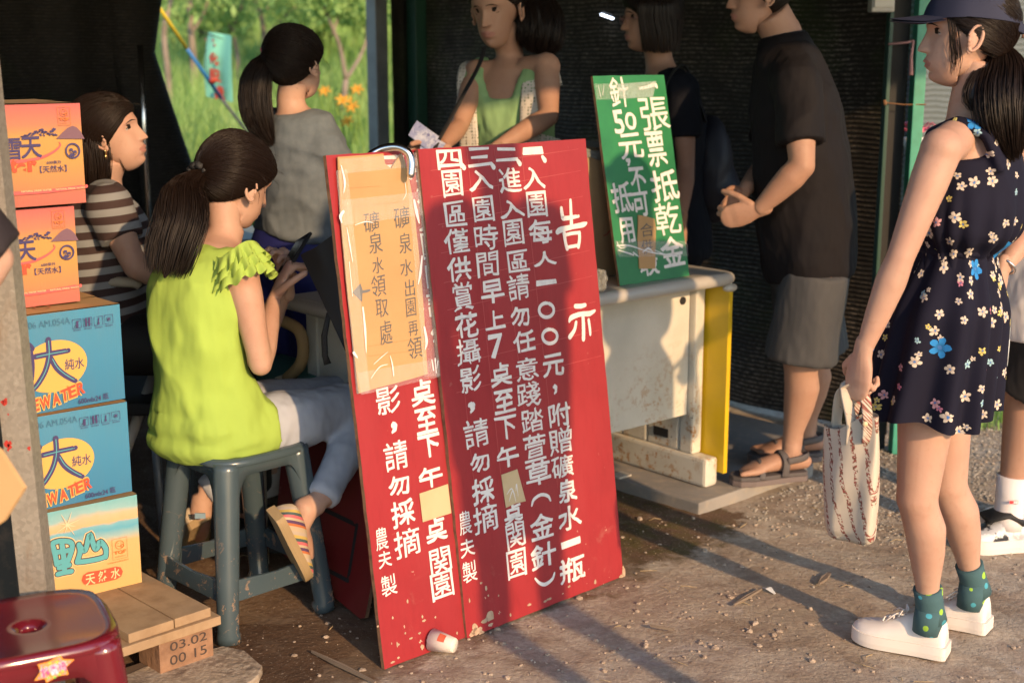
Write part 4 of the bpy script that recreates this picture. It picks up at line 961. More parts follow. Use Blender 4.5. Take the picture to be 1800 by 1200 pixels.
# cardboard sheet taped over it
PC = Plane(P2.P(0, 0, .012), P2.u, P2.v)
rc = thing('cardboard_sheet', 'brown cardboard sheet with handwriting and an arrow, taped to the left red board', 'cardboard', PC.o + V((0, 0, .8)))
cp = [PC.uv(*q) for q in ((594, 276), (674, 270), (677, 288), (688, 296), (706, 268), (713, 285), (726, 350), (742, 500), (752, 657), (700, 672), (631, 691), (622, 610), (612, 520), (601, 400))]
panel_obj('sheet', PC, cp[::-1], .004, [M['card'], M['card']], rc, chip=.0008, seed=4)
mb = MB()
W = lambda ch, x, y, h, w: putpx(mb, PC, ch, x, y, h, w, bold=-.003, wob=.0012, seed=x, shear=.10, rot=.05)
for q in (('礦', 706, 382, 38, 28), ('泉', 712, 427, 36, 22), ('水', 714, 470, 30, 22), ('出', 720, 506, 30, 17), ('園', 722, 540, 32, 18), ('再', 726, 577, 26, 17), ('領', 729, 611, 38, 26), ('礦', 653, 390, 36, 28), ('泉', 660, 427, 36, 24), ('水', 664, 466, 28, 20), ('領', 665, 502, 38, 26), ('取', 671, 541, 32, 22), ('處', 678, 584, 42, 22)): W(*q)
mb.build('handwriting', M['marker'], rc)
mb = MB(); tri = [PC.uv(*q) for q in ((619, 514), (633, 498), (637, 510), (636, 531))]; mb.add([PC.P(u, v, .0012) for u, v in tri], [(0, 3, 2, 1)]); px_stroke(mb, PC, [(634, 513), (642, 512), (649, 510)], [5, 5, 4], lift=.0013)
mb.build('drawn_arrow', mat('grey_ink', (.15, .15, .15), .7), rc)
mb = MB()
for q in (((597, 332), (668, 327)), ((600, 366), (724, 353)), ((625, 612), (750, 592)), ((628, 628), (753, 613))): px_stroke(mb, PC, q, .9, lift=.0007)
mb.build('crease', mat('card_crease', (.38, .23, .10), .9), rc)
def tape(pl, quad, root, lift=.0022, name='clear_tape'):
    mb = MB(); P = [pl.uv(*q) for q in quad]
    def f(u, v):
        a = [P[0][k] * (1 - u) + P[1][k] * u for k in (0, 1)]; b = [P[3][k] * (1 - u) + P[2][k] * u for k in (0, 1)]
        return pl.P(a[0] * (1 - v) + b[0] * v, a[1] * (1 - v) + b[1] * v, lift + .0011 * mnoise.noise(V((u * 9, v * 5, lift * 900))))
    mb.grid(f, 24, 10); return mb.build(name, M['tape'], root, True)
for q in (((596, 280), (735, 268), (737, 292), (598, 306)), ((600, 352), (752, 336), (756, 376), (604, 396)), ((590, 300), (610, 298), (650, 690), (626, 692)), ((712, 280), (748, 276), (775, 660), (745, 662)), ((628, 655), (770, 630), (772, 662), (634, 694))): tape(PC, q, rc, lift=.0016 + .0006 * rng.random())
mb = MB()
for q, w in ((((598, 292), (604, 320), (602, 340)), [2, 5, 1]), (((602, 372), (597, 380), (599, 392)), [5, 7, 2]), (((608, 400), (613, 430), (618, 460)), [1, 3, 1]), (((612, 460), (618, 520)), [1, 2]), (((636, 540), (640, 580), (642, 620)), [3, 5, 1]), (((726, 352), (730, 372), (735, 392)), [4, 7, 3]), (((740, 450), (737, 480), (733, 500)), [3, 6, 1]), (((744, 575), (748, 600), (745, 615)), [4, 6, 1]), (((650, 665), (665, 645), (680, 640)), [1, 2, 1]), (((690, 660), (688, 642), (684, 625)), [2, 3, 1]), (((655, 640), (668, 628), (680, 618)), [1, 1.6, .6]), (((620, 620), (626, 628)), [6, 3]), (((757, 632), (760, 650)), [2, 3]), (((763, 630), (765, 655)), [3, 2]), (((768, 634), (766, 648)), [2, 1]), (((622, 396), (640, 390), (655, 392)), [1, 2, 1]), (((710, 320), (712, 340), (706, 352)), [1, 1.5, .6])):
    px_stroke(mb, PC, q, w, lift=.0040)
mb.build('tape_glints', M['tape_white'], rc)
# tape strips on the green/red boards handled below; chrome hook
mb = MB()
hk = [PC.P(*PC.uv(662, 300), -.040), PC.P(*PC.uv(664, 276), -.038), PC.P(*PC.uv(676, 262), -.020), PC.P(*PC.uv(690, 259), .010), PC.P(*PC.uv(700, 268), .032), PC.P(*PC.uv(705, 285), .038), PC.P(*PC.uv(704.5, 309), .038)]
def smooth_path(P, n=5):
    out = []
    for i in range(len(P) - 1):
        a, b, c, d = P[max(i - 1, 0)], P[i], P[i + 1], P[min(i + 2, len(P) - 1)]
        for k in range(n):
            f = k / n; out.append((b * 2 + (c - a) * f + (a * 2 - b * 5 + c * 4 - d) * f * f + (b * 3 - c * 3 + d - a) * f ** 3) * .5)
    return out + [P[-1]]
ru = thing('umbrella', 'black folded umbrella hooked over the left red board by its chrome handle', 'umbrella', PC.P(*PC.uv(662, 300), -.04))
MB().tube(smooth_path(hk), .0098, 14, round_ends=True).build('crook_handle', M['chrome'], ru, True)
shaft0 = hk[0]; shaft1 = shaft0 + V((.02, .02, -.80)); MB().tube([shaft0, shaft1], .006, 8).build('shaft', M['chrome'], ru, True)
# loose black fabric spreading to the left behind the board
mb = MB(); A_ = at(528, 448, 3.50); B_ = at(600, 405, 3.42); C_ = at(640, 690, 3.34); D_ = at(560, 590, 3.46)
def ff(u, v):
    top = A_.lerp(B_ + (B_ - A_) * .5, u); bot = C_.lerp(C_ + V((.10, .05, -.02)), u); p = top.lerp(bot, v)
    return p + V((.25, -.9, 0)) * (.016 * math.sin(u * 7 + v * 3) + .02 * mnoise.noise(V((u * 4, v * 3, 1))))
mb.grid(ff, 24, 24); mb.grid(lambda u, v: ff(u, v) + V((.004, .012, 0)), 24, 24); mb.build('canopy', M['black'], ru, True)
MB().tube([at(578, 550, 3.44), at(570, 590, 3.45), at(571, 625, 3.45), at(576, 640, 3.45)], [(.006, .002), (.008, .002), (.008, .002), (.010, .003)], 8, side=V((1, 0, 0))).build('strap', M['black'], ru, True)
# dark red board with a black square behind the stool
a, b = G(500, 1025), G(636, 1087); uu = (b - a); uu.z = 0; uu.normalize(); bb = V((-uu.y, uu.x, 0))
PD = Plane(b, uu, (V((0, 0, 1)) * .93 + V((.2, .36, 0)) * .85))
rd = thing('dark_red_board', 'dark red board with a black square outline lying behind the stool', 'board', b)
def duv(x, y): return PD.uv(x, y)
panel_obj('board', PD, [duv(478, 985), duv(632, 1087), duv(642, 1084), duv(668, 985), duv(660, 720), duv(520, 700)], .012, [M['darkred'], M['wood_edge']], rd)
mb = MB()
for q in (((566, 908), (636, 930)), ((636, 930), (614, 1026)), ((614, 1026), (570, 1010))): px_stroke(mb, PD, q, 8, lift=.001)
px_stroke(mb, PD, [(566, 908), (540, 1000), (570, 1010)], 8, lift=.0011); mb.build('black_square', M['black'], rd)

# ---------------------------------------------------------------- green sign on the desk
PG = board_plane(.3285, 4.101, R(39.4), R(12), DT)
rg = thing('green_sign', 'green board with white brush characters and taped cardboard label, standing on the desk', 'sign', PG.o)
panel_obj('green_board', PG, [(0, .001), (.306, .001), (.306, .64), (0, .64)], .01, [M['green'], M['wood_edge']], rg, chip=.001, seed=2)
mb = MB()
for i, (ch, x, y, h, w) in enumerate([('針', 1088, 162, 54, 33), ('5', 1087, 215, 42, 18), ('0', 1108, 213, 32, 20), ('元', 1109, 257, 44, 42), (',', 1104, 285, 14, 7), ('張', 1150, 201, 58, 50), ('票', 1153, 262, 62, 33), ('抵', 1168, 326, 56, 48), ('乾', 1173, 384, 56, 44), ('金', 1182, 442, 54, 42), ('不', 1121, 316, 46, 28), ('可', 1126, 359, 44, 28), ('抵', 1093, 347, 54, 36), ('用', 1101, 405, 46, 27), ('收', 1141, 466, 36, 34)]):
    putpx(mb, PG, ch, x, y, h, w, bold=0, brush=.0017 if ch not in '針乾張' else .0009, wob=.004, seed=i, shear=-.02, rot=.04)
px_stroke(mb, PG, [(1124, 156), (1138, 153), (1150, 149), (1154, 154)], [5, 6, 8, 5])
mb.build('painted_lettering', M['paint'], rg)
PL = Plane(PG.P(0, 0, .004), PG.u, PG.v)
rl = thing('cardboard_label', 'torn cardboard label with two pen characters taped onto the green sign', 'label', PL.P(*PL.uv(1138, 425), 0))
panel_obj('label_card', PL, [PL.uv(*q) for q in ((1122, 378), (1135, 380), (1151, 385), (1153, 400), (1152, 472), (1124, 472), (1121, 420))][::-1], .003, [M['card'], M['card']], rl, chip=.0008)
mb = MB(); putpx(mb, PL, '合', 1137, 404, 24, 24, bold=-.004, wob=.0008); putpx(mb, PL, '併', 1137, 434, 26, 20, bold=-.004, wob=.0008); mb.build('handwriting', M['marker'], rl)
M['tape2'] = mat('cloudy_tape', (.62, .75, .74), .2, alpha=.42, spec=.8, bump=(90, 1.0, .01, (1, 1, .5)))
mb = MB(); q = [PG.uv(*p) for p in ((1084, 148), (1153, 143), (1147, 171), (1090, 174))]
mb.grid(lambda u, v: PG.P((q[0][0] * (1 - u) + q[1][0] * u) * (1 - v) + (q[3][0] * (1 - u) + q[2][0] * u) * v, (q[0][1] * (1 - u) + q[1][1] * u) * (1 - v) + (q[3][1] * (1 - u) + q[2][1] * u) * v, .0022 + .001 * mnoise.noise(V((u * 12, v * 6, 2)))), 30, 12); mb.build('tape_top', M['tape2'], rg, True)
for q in (((1044, 148), (1086, 147), (1092, 174), (1048, 176)),): tape(PG, q, rg, .002)
tape(PL, ((1080, 424), (1206, 424), (1209, 450), (1086, 452)), rl, .002)
mb = MB()
for q, w in ((((1083, 432), (1105, 432), (1130, 440), (1150, 445), (1195, 452)), [2, 3, 1.4, 2.5, 1]), (((1128, 444), (1138, 437), (1147, 444)), [1, 4, 1]), (((1086, 440), (1112, 448)), [2, 3]), (((1150, 440), (1170, 448), (1190, 450)), [1, 2, 1]), (((1083, 425), (1089, 436), (1100, 434)), [1, 2, 1]), (((1112, 444), (1122, 452)), [3, 1])): px_stroke(mb, PL, q, w, lift=.0036)
for q in (((1050, 150), (1055, 172)), ((1060, 149), (1058, 168)), ((1072, 155), (1074, 172))): px_stroke(mb, PG, q, [.6, 1.3], lift=.0036)
mb.build('tape_glints', M['tape_white'], rl)
# crumpled tape lump at the foot of the sign
mb = MB(); q = dk(-.52, .03, DT + .016)
mb.ell(at(1055, 492, 3.93), (.020, .018, .030)); o = mb.build('crumpled_tape', mat('crumpled_clear_tape', (.5, .52, .5), .15, alpha=.45, spec=1, bump=(60, 1, .02)), None, True)
wrinkle(o.data, (0, 0, 0), .010, (60, 60, 60)); tag(o, 'crumpled ball of clear tape on the desk by the green sign', 'tape')
# cartons on the desk behind the sign
def carton(name, label, corner, yaw, w, d, h, mats, group=None, z=None, right_anchor=True, rag=.0015, topflap=True, cat='carton'):
    """corner = front right bottom corner; the front face runs from it to the left"""
    u = V((math.cos(yaw), math.sin(yaw), 0)); b = V((-math.sin(yaw), math.cos(yaw), 0)); c = V(corner)
    pl = Plane(c - u * w, u, (0, 0, 1))
    root = thing(name, label, cat, c - u * w / 2 + b * d / 2, group)
    mb = MB(); P = [pl.o, pl.o + u * w, pl.o + u * w + b * d, pl.o + b * d]
    def wall(a, e, m):
        n = 12; s_ = len(mb.v); nn = (e - a).cross(V((0, 0, 1))).normalized()
        for j in range(7):
            for i in range(n + 1):
                t = i / n; bul = .004 * math.sin(math.pi * t) * math.sin(math.pi * j / 6); mb.v.append(tuple(a.lerp(e, t) + nn * bul + V((0, 0, h * j / 6))))
        for j in range(6):
            for i in range(n): mb.f.append((s_ + j * (n + 1) + i, s_ + j * (n + 1) + i + 1, s_ + (j + 1) * (n + 1) + i + 1, s_ + (j + 1) * (n + 1) + i)); mb.m.append(m)
    wall(P[0], P[1], 0); wall(P[1], P[2], 1); wall(P[2], P[3], 1); wall(P[3], P[0], 1)
    mb.add(P, [(3, 2, 1, 0)], 2)
    o = mb.build('carton_body', mats, root, True)
    me = o.data; uv = me.uv_layers.new(name='UVMap'); off = wloc(o)
    for lo in me.loops:
        p = me.vertices[lo.vertex_index].co + off - pl.o; uv.data[lo.index].uv = (p.dot(u) / w, p.z / h)
    for k_, (a0, a1) in enumerate(((0, .498), (.502, 1))):      # two top flaps meeting in the middle
        fm = MB(); z1 = h + .003
        def ffl(s, t, a0=a0, a1=a1): 
            bb = a0 + (a1 - a0) * t; return pl.o + u * (w * s) + b * (d * bb) + V((0, 0, z1 + .0025 * math.sin(s * 5 + k_) * (1 if .02 < bb < .98 else .3)))
        s_ = fm; fm.grid(ffl, 10, 4); fm.grid(lambda s, t: ffl(s, t) - V((0, 0, .004)), 10, 4)
        fm.build('flap', mats[2], root, True)
    return root, pl
kraft = M['card']
c0 = PG.P(.20, 0, 0) + B * .02
yw = R(39.4); cc = V((math.cos(yw), math.sin(yw), 0)); cb = V((-math.sin(yw), math.cos(yw), 0))
q = PG.o + cc * .285 + cb * .155; q.z = DT + .001
M['kraft2'] = mat('brown_carton', (.36, .25, .13), .85, var=(5, (.31, .21, .11)))
root, plx = carton('cardboard_carton', 'brown carton standing on the desk behind the green sign', q, yw, .36, .24, .40, [M['kraft2'], M['kraft2'], M['kraft2']])
mb = MB(); 
for (x, y) in ((1067, 360), (1072, 372)): putpx(mb, plx, '水', x, y, 14, 10, bold=.0, lift=.005)
px_stroke(mb, plx, [(1070, 405), (1064, 412), (1058, 414)], [3, 4, 1], lift=.005); mb.build('printed_marks', mat('faint_red_print', (.32, .10, .06), .8), root)
mb = MB(); mb.grid(lambda u, v: plx.P(-.02 + u * .25, .40 + .01 - .035 * v + .006 * math.sin(u * 20), .008 + .004 * mnoise.noise(V((u * 6, v * 3, 0)))) if v > .3 else plx.P(-.02 + u * .25, .408 + .01 * math.sin(u * 9), .008 - (.3 - v) * .7), 24, 10)
tag(mb.build('grey_rag', mat('grey_cloth', (.16, .17, .15), .9, bump=(60, .3, .004)), None, True), 'dull grey rag laid over the carton behind the green sign', 'cloth')

# ---------------------------------------------------------------- cartons of bottled water on the pallet
def grad(name, stops, kraft_side=False, extra=None, rough=.55):
    m = mat(name, (.5, .5, .5), rough, spec=.3, bump=(4, .12, .004, (60, 60, .3)))
    tc = N(m, 'ShaderNodeTexCoord'); sp = N(m, 'ShaderNodeSeparateXYZ'); L(m, tc.outputs['UV'], sp.inputs[0])
    r = N(m, 'ShaderNodeValToRGB'); cr = r.color_ramp
    val = sp.outputs[1]
    if extra: val = extra(m, sp, tc)
    L(m, val, r.inputs[0])
    while len(cr.elements) < len(stops): cr.elements.new(.5)
    for e, (p, c) in zip(cr.elements, stops): e.position = p; e.color = (*c, 1)
    setcol(m, r.outputs[0]); f = ramp(m, noise_n(m, coords(m, 'Object', (1, 1, .2)), 12, 4), .45, .75)
    setcol(m, mixc(m, math_n(m, 'MULTIPLY', f, .12), r.outputs[0], (.2, .15, .1)))
    return m
pinkm = grad('pink_orange_print', [(0, (.45, .13, .10)), (.12, (.43, .14, .10)), (.16, (.45, .20, .095)), (.45, (.47, .26, .08)), (.68, (.47, .27, .08)), (.80, (.47, .18, .11)), (1, (.47, .115, .115))])
bluem = grad('blue_print', [(0, (.04, .18, .33)), (.5, (.048, .21, .37)), (1, (.052, .23, .38))])
def skyextra(m, sp, tc):
    n = noise_n(m, tc.outputs['UV'], 3.5, 3); return math_n(m, 'ADD', sp.outputs[1], math_n(m, 'MULTIPLY', math_n(m, 'SUBTRACT', n, .5), .16))
beigem = grad('beige_sky_print', [(0, (.56, .35, .13)), (.52, (.56, .37, .16)), (.60, (.28, .40, .40)), (.68, (.10, .34, .46)), (.74, (.16, .38, .46)), (.765, (.57, .38, .20)), (.84, (.54, .40, .25)), (.90, (.24, .42, .44)), (1, (.14, .38, .42))], extra=skyextra)
beige_side = mat('beige_carton_side', (.50, .37, .15), .8)
INK = mat('purple_ink', (.045, .035, .13), .6); RED = mat('red_ink', (.62, .07, .03), .6); ORG = mat('orange_ink', (.60, .16, .03), .6); YEL = mat('yellow_print', (.58, .36, .09), .6)
PNK = mat('pink_ink', (.62, .10, .10), .6); TEAL = mat('teal_ink', (.08, .33, .38), .6); DK = mat('dark_brown_ink', (.07, .05, .045), .6); FAINT = mat('faint_stamp', (.05, .16, .27), .7); CREAM = mat('cream_print', (.70, .52, .28), .6)
def disc(mb, pl, u, v, rx, ry, lift, m=0, n=40, rot=0): mb.add([pl.P(u + rx * math.cos(a) * math.cos(rot) - ry * math.sin(a) * math.sin(rot), v + rx * math.cos(a) * math.sin(rot) + ry * math.sin(a) * math.cos(rot), lift) for a in np.linspace(0, 2 * math.pi, n, endpoint=False)], [tuple(range(n))], m)
def ring(mb, pl, u, v, r0, r1, lift, m=0, n=36, asp=1, a0=0, a1=2 * math.pi):
    A = np.linspace(a0, a1, n); P = [pl.P(u + r0 * math.cos(a), v + r0 * asp * math.sin(a), lift) for a in A] + [pl.P(u + r1 * math.cos(a), v + r1 * asp * math.sin(a), lift) for a in A]
    mb.add(P, [(i, n + i, n + i + 1, i + 1) for i in range(n - 1)], m)
def seal(mb, pl, u, v, w, h, lift=.006):
    """the small certification mark: frame, round smiling face, three letters and a line of figures"""
    t = .0008
    for x0, y0, x1, y1 in ((-1, -1, 1, -1), (1, -1, 1, 1), (1, 1, -1, 1), (-1, 1, -1, -1)): stroke(mb, pl, [(u + x0 * w / 2, v + y0 * h / 2), (u + x1 * w / 2, v + y1 * h / 2)], t, lift=lift)
    cy = v + h * .18; r = w * .30; ring(mb, pl, u, cy, r * .88, r, lift); stroke(mb, pl, [(u - r * .5, cy + r * .35), (u - r * .25, cy + r * .42)], t * 1.3, lift=lift); stroke(mb, pl, [(u + r * .2, cy + r * .42), (u + r * .5, cy + r * .36)], t * 1.3, lift=lift)
    stroke(mb, pl, [(u - r * .6, cy - r * .05), (u - r * .1, cy - r * .35), (u + r * .35, cy - r * .15)], t * 1.5, lift=lift); ring(mb, pl, u + r * .6, cy - r * .35, r * .22, r * .40, lift)
    put(mb, pl, 'TQF', u, v - h * .19, w * .82, h * .19, bold=.045, lift=lift); put(mb, pl, '019060011', u, v - h * .39, w * .72, h * .06, bold=0, lift=lift)
def mkpink(mb_, pl):
    """all print measured on the topmost pink carton"""
    q = MB(); X = .0065
    def st(m_): return MB()
    a = MB(); seal(a, pl, *pl.uv(110.5, 203.5), .030, .042, X); yield ('certification_mark', a, ORG)
    a = MB()
    a.add([pl.P(*pl.uv(*p), X - .0008) for p in ((97, 244), (108, 233), (117, 225), (126, 221), (133, 224), (140, 231), (147, 244))], [tuple(range(7))[::-1]])
    yield ('mountain_print', a, mat('mountain_purple', (.16, .085, .12), .7))
    a = MB(); rr = random.Random(3)
    for i in range(46):
        t = i / 45; x = 36 + t * 62; y = 240 - 2 * t - 9 * math.sin(t * 3) * rr.random(); blob(a, pl, x, y, rr.uniform(1, 2.6), rr.uniform(.6, 1.8), i, X)
    for x, y in ((71, 228), (76, 232), (93, 227), (89, 231)): blob(a, pl, x, y, 4, 2.2, x, X)
    putpx(a, pl, '天', 53, 259, 38, 36, bold=0, brush=.0009, wob=.001, lift=X); putpx(a, pl, '雪', 20, 262, 38, 34, bold=0, brush=.0009, wob=.001, lift=X)
    putpx(a, pl, '600毫升', 93, 285, 6, 26, bold=.006, lift=X); putpx(a, pl, '【天然水】', 92, 296.5, 12, 47, bold=.006, lift=X)
    u, v = pl.uv(126, 265); ring(a, pl, u, v, .0145, .0185, X); 
    for dx, dy in ((-.004, .003), (.005, -.002)): disc(a, pl, u + dx, v + dy, .0048, .0030, X + .0002, n=12); ring(a, pl, u + dx, v + dy - .003, .0032, .0046, X + .0001, n=14)
    disc(a, pl, u - .002, v - .0095, .007, .0040, X, n=12)
    yield ('printed_lettering', a, INK)
    a = MB(); putpx(a, pl, 't', 22, 291, 26, 11, bold=.06, lift=X); putpx(a, pl, 'e', 36, 295, 18, 17, bold=.05, lift=X); putpx(a, pl, 'r', 55, 292, 20, 17, bold=.06, lift=X)
    putpx(a, pl, 'a', 6, 297, 18, 15, bold=.05, lift=X)
    yield ('brand_lettering', a, RED)
    a = MB(); px_stroke(a, pl, [(10, 285), (40, 283), (70, 277), (92, 267), (104, 256), (102, 249)], [9, 6, 5, 4, 3, .5], lift=X - .0006); px_stroke(a, pl, [(20, 340), (80, 336), (150, 327)], 6.5, lift=X - .0006)
    yield ('swoosh_print', a, PNK)
    a = MB(); u, v = pl.uv(122, 331); put(a, pl, 'NATURAL DRINK WATER', u, v, .072, .0042, bold=.01, lift=X + .0002, rot=0.0); put(a, pl, 'NATURAL DRINK WATER', u - .082, v, .072, .0042, bold=.01, lift=X + .0002); yield ('small_print', a, CREAM)
def mkblue(pl):
    X = .0065
    a = MB(); u, v = pl.uv(94, 643); disc(a, pl, u, v, .082, .062, X - .0012, rot=.1); yield ('oval_print', a, YEL)
    a = MB()
    S = lambda p, w: px_stroke(a, pl, p, w, lift=X)
    S([(83, 596), (84, 625), (78, 650), (66, 672), (54, 686)], [10, 10, 10, 10, 9]); S([(60, 626), (85, 621), (118, 615)], [10, 10, 9]); S([(87, 628), (98, 646), (112, 658), (130, 668)], [9, 10, 10, 9])
    S([(50, 604), (56, 612), (50, 618)], [6, 6, 5]); S([(52, 618), (55, 640), (54, 666)], [8, 8, 8])
    putpx(a, pl, '純水', 129, 638, 20, 34, bold=.008, lift=X)
    putpx(a, pl, '600mlx24', 156, 701, 9, 40, bold=.004, lift=X, rot=.0); putpx(a, pl, '瓶', 184, 695, 11, 10, bold=.004, lift=X)
    for i, (x, y) in enumerate(((133, 568), (152, 565), (171, 563), (189, 560))):
        u, v = pl.uv(x, y); s_ = .0105
        for x0, y0, x1, y1 in ((-1, -1, 1, -1), (1, -1, 1, 1), (1, 1, -1, 1), (-1, 1, -1, -1)): stroke(a, pl, [(u + x0 * s_, v + y0 * s_), (u + x1 * s_, v + y1 * s_)], .0012, lift=X, n=1)
        if i == 0: stroke(a, pl, [(u - .006, v - .007), (u + .007, v + .007)], .0015, lift=X); stroke(a, pl, [(u + .001, v - .007), (u + .001, v + .004)], .006, lift=X)
        if i == 1: stroke(a, pl, [(u - .004, v - .008), (u - .004, v + .008)], .005, lift=X); stroke(a, pl, [(u + .004, v - .008), (u + .004, v + .008)], .005, lift=X); stroke(a, pl, [(u - .008, v + .006), (u + .008, v - .006)], .0012, lift=X)
        if i == 2: stroke(a, pl, [(u, v - .005), (u + .001, v + .006)], .003, lift=X); disc(a, pl, u, v - .006, .003, .003, X, n=10)
        if i == 3: disc(a, pl, u, v, .0035, .0035, X, n=12); ring(a, pl, u, v, .0055, .0062, X, n=14)
        put(a, pl, '請勿拋摔', u, v - .0155, .019, .0040, bold=0, lift=X)
    yield ('printed_lettering', a, INK)
    a = MB(); S2 = lambda p, w: px_stroke(a, pl, p, w, lift=X + .0008)
    S2([(83, 598), (84, 625), (78, 650), (66, 672), (55, 685)], 1.6); S2([(62, 626), (85, 621), (116, 615.5)], 1.6); S2([(90, 630), (99, 645), (113, 657), (128, 666)], 1.6)
    yield ('inline_print', a, TEAL)
    for nm, bold, mt, lf in (('lettering_outline', .10, YEL, X - .0005), ('brand_lettering', .035, RED, X + .0003)):
        a = MB()
        for ch, x, y in (('E', 60, 712), ('W', 78, 706), ('A', 97, 700), ('T', 112, 693), ('E', 125, 687), ('R', 140, 681)):
            k = 1.25 if bold > .05 else 1; putpx(a, pl, ch, x, y, 21 * k, (20 if ch == 'W' else 14) * k, bold=bold, lift=lf, rot=.22, shear=.15)
        yield (nm, a, mt)
    a = MB(); putpx(a, pl, '06 AM.054A', 85, 567, 12, 74, bold=-.004, lift=X); yield ('date_stamp', a, FAINT)
def mkbeige(pl):
    X = .0065
    a = MB(); seal(a, pl, *pl.uv(209, 962), .038, .053, X); put(a, pl, '台灣優良食品發展協會認證', *pl.uv(206, 985), .055, .0042, lift=X); yield ('certification_mark', a, ORG)
    for nm, k, mt, lf in (('lettering_halo', 15, CREAM, X - .0016), ('lettering_outline', 12, DK, X - .0008), ('brand_lettering', 8.6, TEAL, X)):
        a = MB(); S = lambda p: px_stroke(a, pl, p, k, lift=lf)
        for p in (((90, 955), (95, 972), (98, 990)), ((92, 952), (105, 949), (122, 951), (125, 962), (118, 984)), ((95, 969), (110, 967), (120, 965)), ((107, 954), (110, 975), (112, 1004)), ((98, 988), (110, 984), (119, 982)), ((102, 996), (112, 993), (120, 991)), ((100, 1007), (112, 1004), (124, 1002)),
                  ((137, 955), (139, 968), (134, 985)), ((137, 957), (146, 966), (150, 960), (156, 937), (164, 960), (169, 962), (174, 950), (184, 962), (184, 977)), ((134, 986), (152, 984), (172, 980), (184, 976))): S(p)
        yield (nm, a, mt)
    a = MB(); px_stroke(a, pl, [(154, 1015), (178, 1011), (203, 1005)], 23, lift=X - .001, n=8); yield ('red_capsule_print', a, RED)
    a = MB()
    for ch, x, y in (('天', 157, 1016), ('然', 179, 1010), ('水', 201, 1005)): putpx(a, pl, ch, x, y, 19, 17, bold=.012, lift=X + .0006, rot=.0)
    yield ('capsule_lettering', a, CREAM)
    a = MB()
    for ang in (.25, 1.2, 2.0, 2.75, 3.6, 4.3, 5.2, 5.9):
        u, v = pl.uv(117, 921); r = .022 if int(ang * 10) % 2 else .034; stroke(a, pl, [(u, v), (u + r * math.cos(ang), v + r * math.sin(ang))], [.0035, .0004], lift=X)
    yield ('sun_star_print', a, mat('pale_star', (.68, .52, .34), .6))
stack = [('beige', V((-.937, 3.255, .146)), 38, .232), ('blue', V((-.950, 3.262, .385)), 40, .230), ('blue', V((-.955, 3.268, .622)), 41.7, .236), ('pink', V((-1.050, 3.268, .866)), 41, .232), ('pink', V((-1.018, 3.262, 1.106)), 41, .234)]
labels = {0: 'beige carton with teal bubble characters and blue sky print at the bottom of the stack', 1: 'blue water carton directly on top of the beige one', 2: 'uppermost blue water carton, its brown flaps showing', 3: 'lower of the two pink and orange water cartons', 4: 'topmost pink and orange water carton of the stack'}
mp = {'beige': [beigem, beige_side, M['kraft2']], 'blue': [bluem, bluem, M['card']], 'pink': [pinkm, pinkm, M['kraft2']]}
roots = []
for i, (kd, cpos, yw_, h) in enumerate(stack):
    root, pl = carton('water_carton', labels[i], cpos, R(yw_), .40, .265, h, mp[kd], group='cartons of bottled water on the pallet'); roots.append((kd, root, pl))
prints = {}
for i in (4, 2, 0):
    kd, root, pl = roots[i]; gen = {'pink': lambda p: mkpink(None, p), 'blue': mkblue, 'beige': mkbeige}[kd](pl); prints[kd] = (pl, [(n_, a, mt_, a.build(n_, mt_, root)) for n_, a, mt_ in gen])
for i, src in ((3, 4), (1, 2)):
    kd, root, pl = roots[i]; ps, lst = prints[kd]
    for n_, a, mt_, o in lst:      # same print, mapped from one carton's face onto the next one's
        b = MB(); b.f = a.f; b.m = a.m
        for p in a.v: d = V(p) - ps.o; b.v.append(tuple(pl.P(d.dot(ps.u), d.dot(ps.v) * .985, d.dot(ps.n))))
        b.build(n_, mt_, root)
# print on the open flaps of the upper blue carton
_, root, pl = roots[2]; pt = Plane(pl.o + V((0, 0, .2425)), pl.u, V((-math.sin(R(41.7)), math.cos(R(41.7)), 0)))
a = MB(); ring(a, pt, .255, .085, .030, .035, .003, asp=.62); put(a, pt, '回收', .255, .085, .04, .026, bold=.01, lift=.003); ring(a, pt, .225, .042, .016, .020, .003); a.build('flap_print', mat('flap_red_print', (.42, .12, .05), .7), root)
a = MB(); a.add([pt.P(u, v, .0032) for u, v in ((.15, .215), (.34, .215), (.34, .232), (.15, .232))], [(0, 1, 2, 3)]); a.build('blue_strip_print', mat('flap_blue_print', (.17, .19, .26), .7), root)
root, pl = carton('water_carton', 'pink carton just showing behind the top of the stack', V((-1.30, 3.50, 1.13)), R(41), .3, .265, .236, mp['pink'], group='cartons of bottled water on the pallet')
for z in (.146, .385, .62, .866): 
    r0_, _ = carton('water_carton', {.146: 'plain carton at floor level behind the printed stack', .385: 'plain carton second from the floor behind the printed stack', .62: 'plain carton third from the floor behind the printed stack', .866: 'plain carton fourth from the floor behind the printed stack'}[z], V((-1.30, 3.50, z)), R(41), .3, .265, .236, mp['blue' if z < .8 else 'pink'], group='cartons of bottled water on the pallet')
root, pl = carton('water_carton', 'beige carton at the left edge behind the dark rusty post', V((-1.14, 3.06, .146)), R(38), .3, .2, .232, mp['beige'], group='cartons of bottled water on the pallet') if False else (None, None)

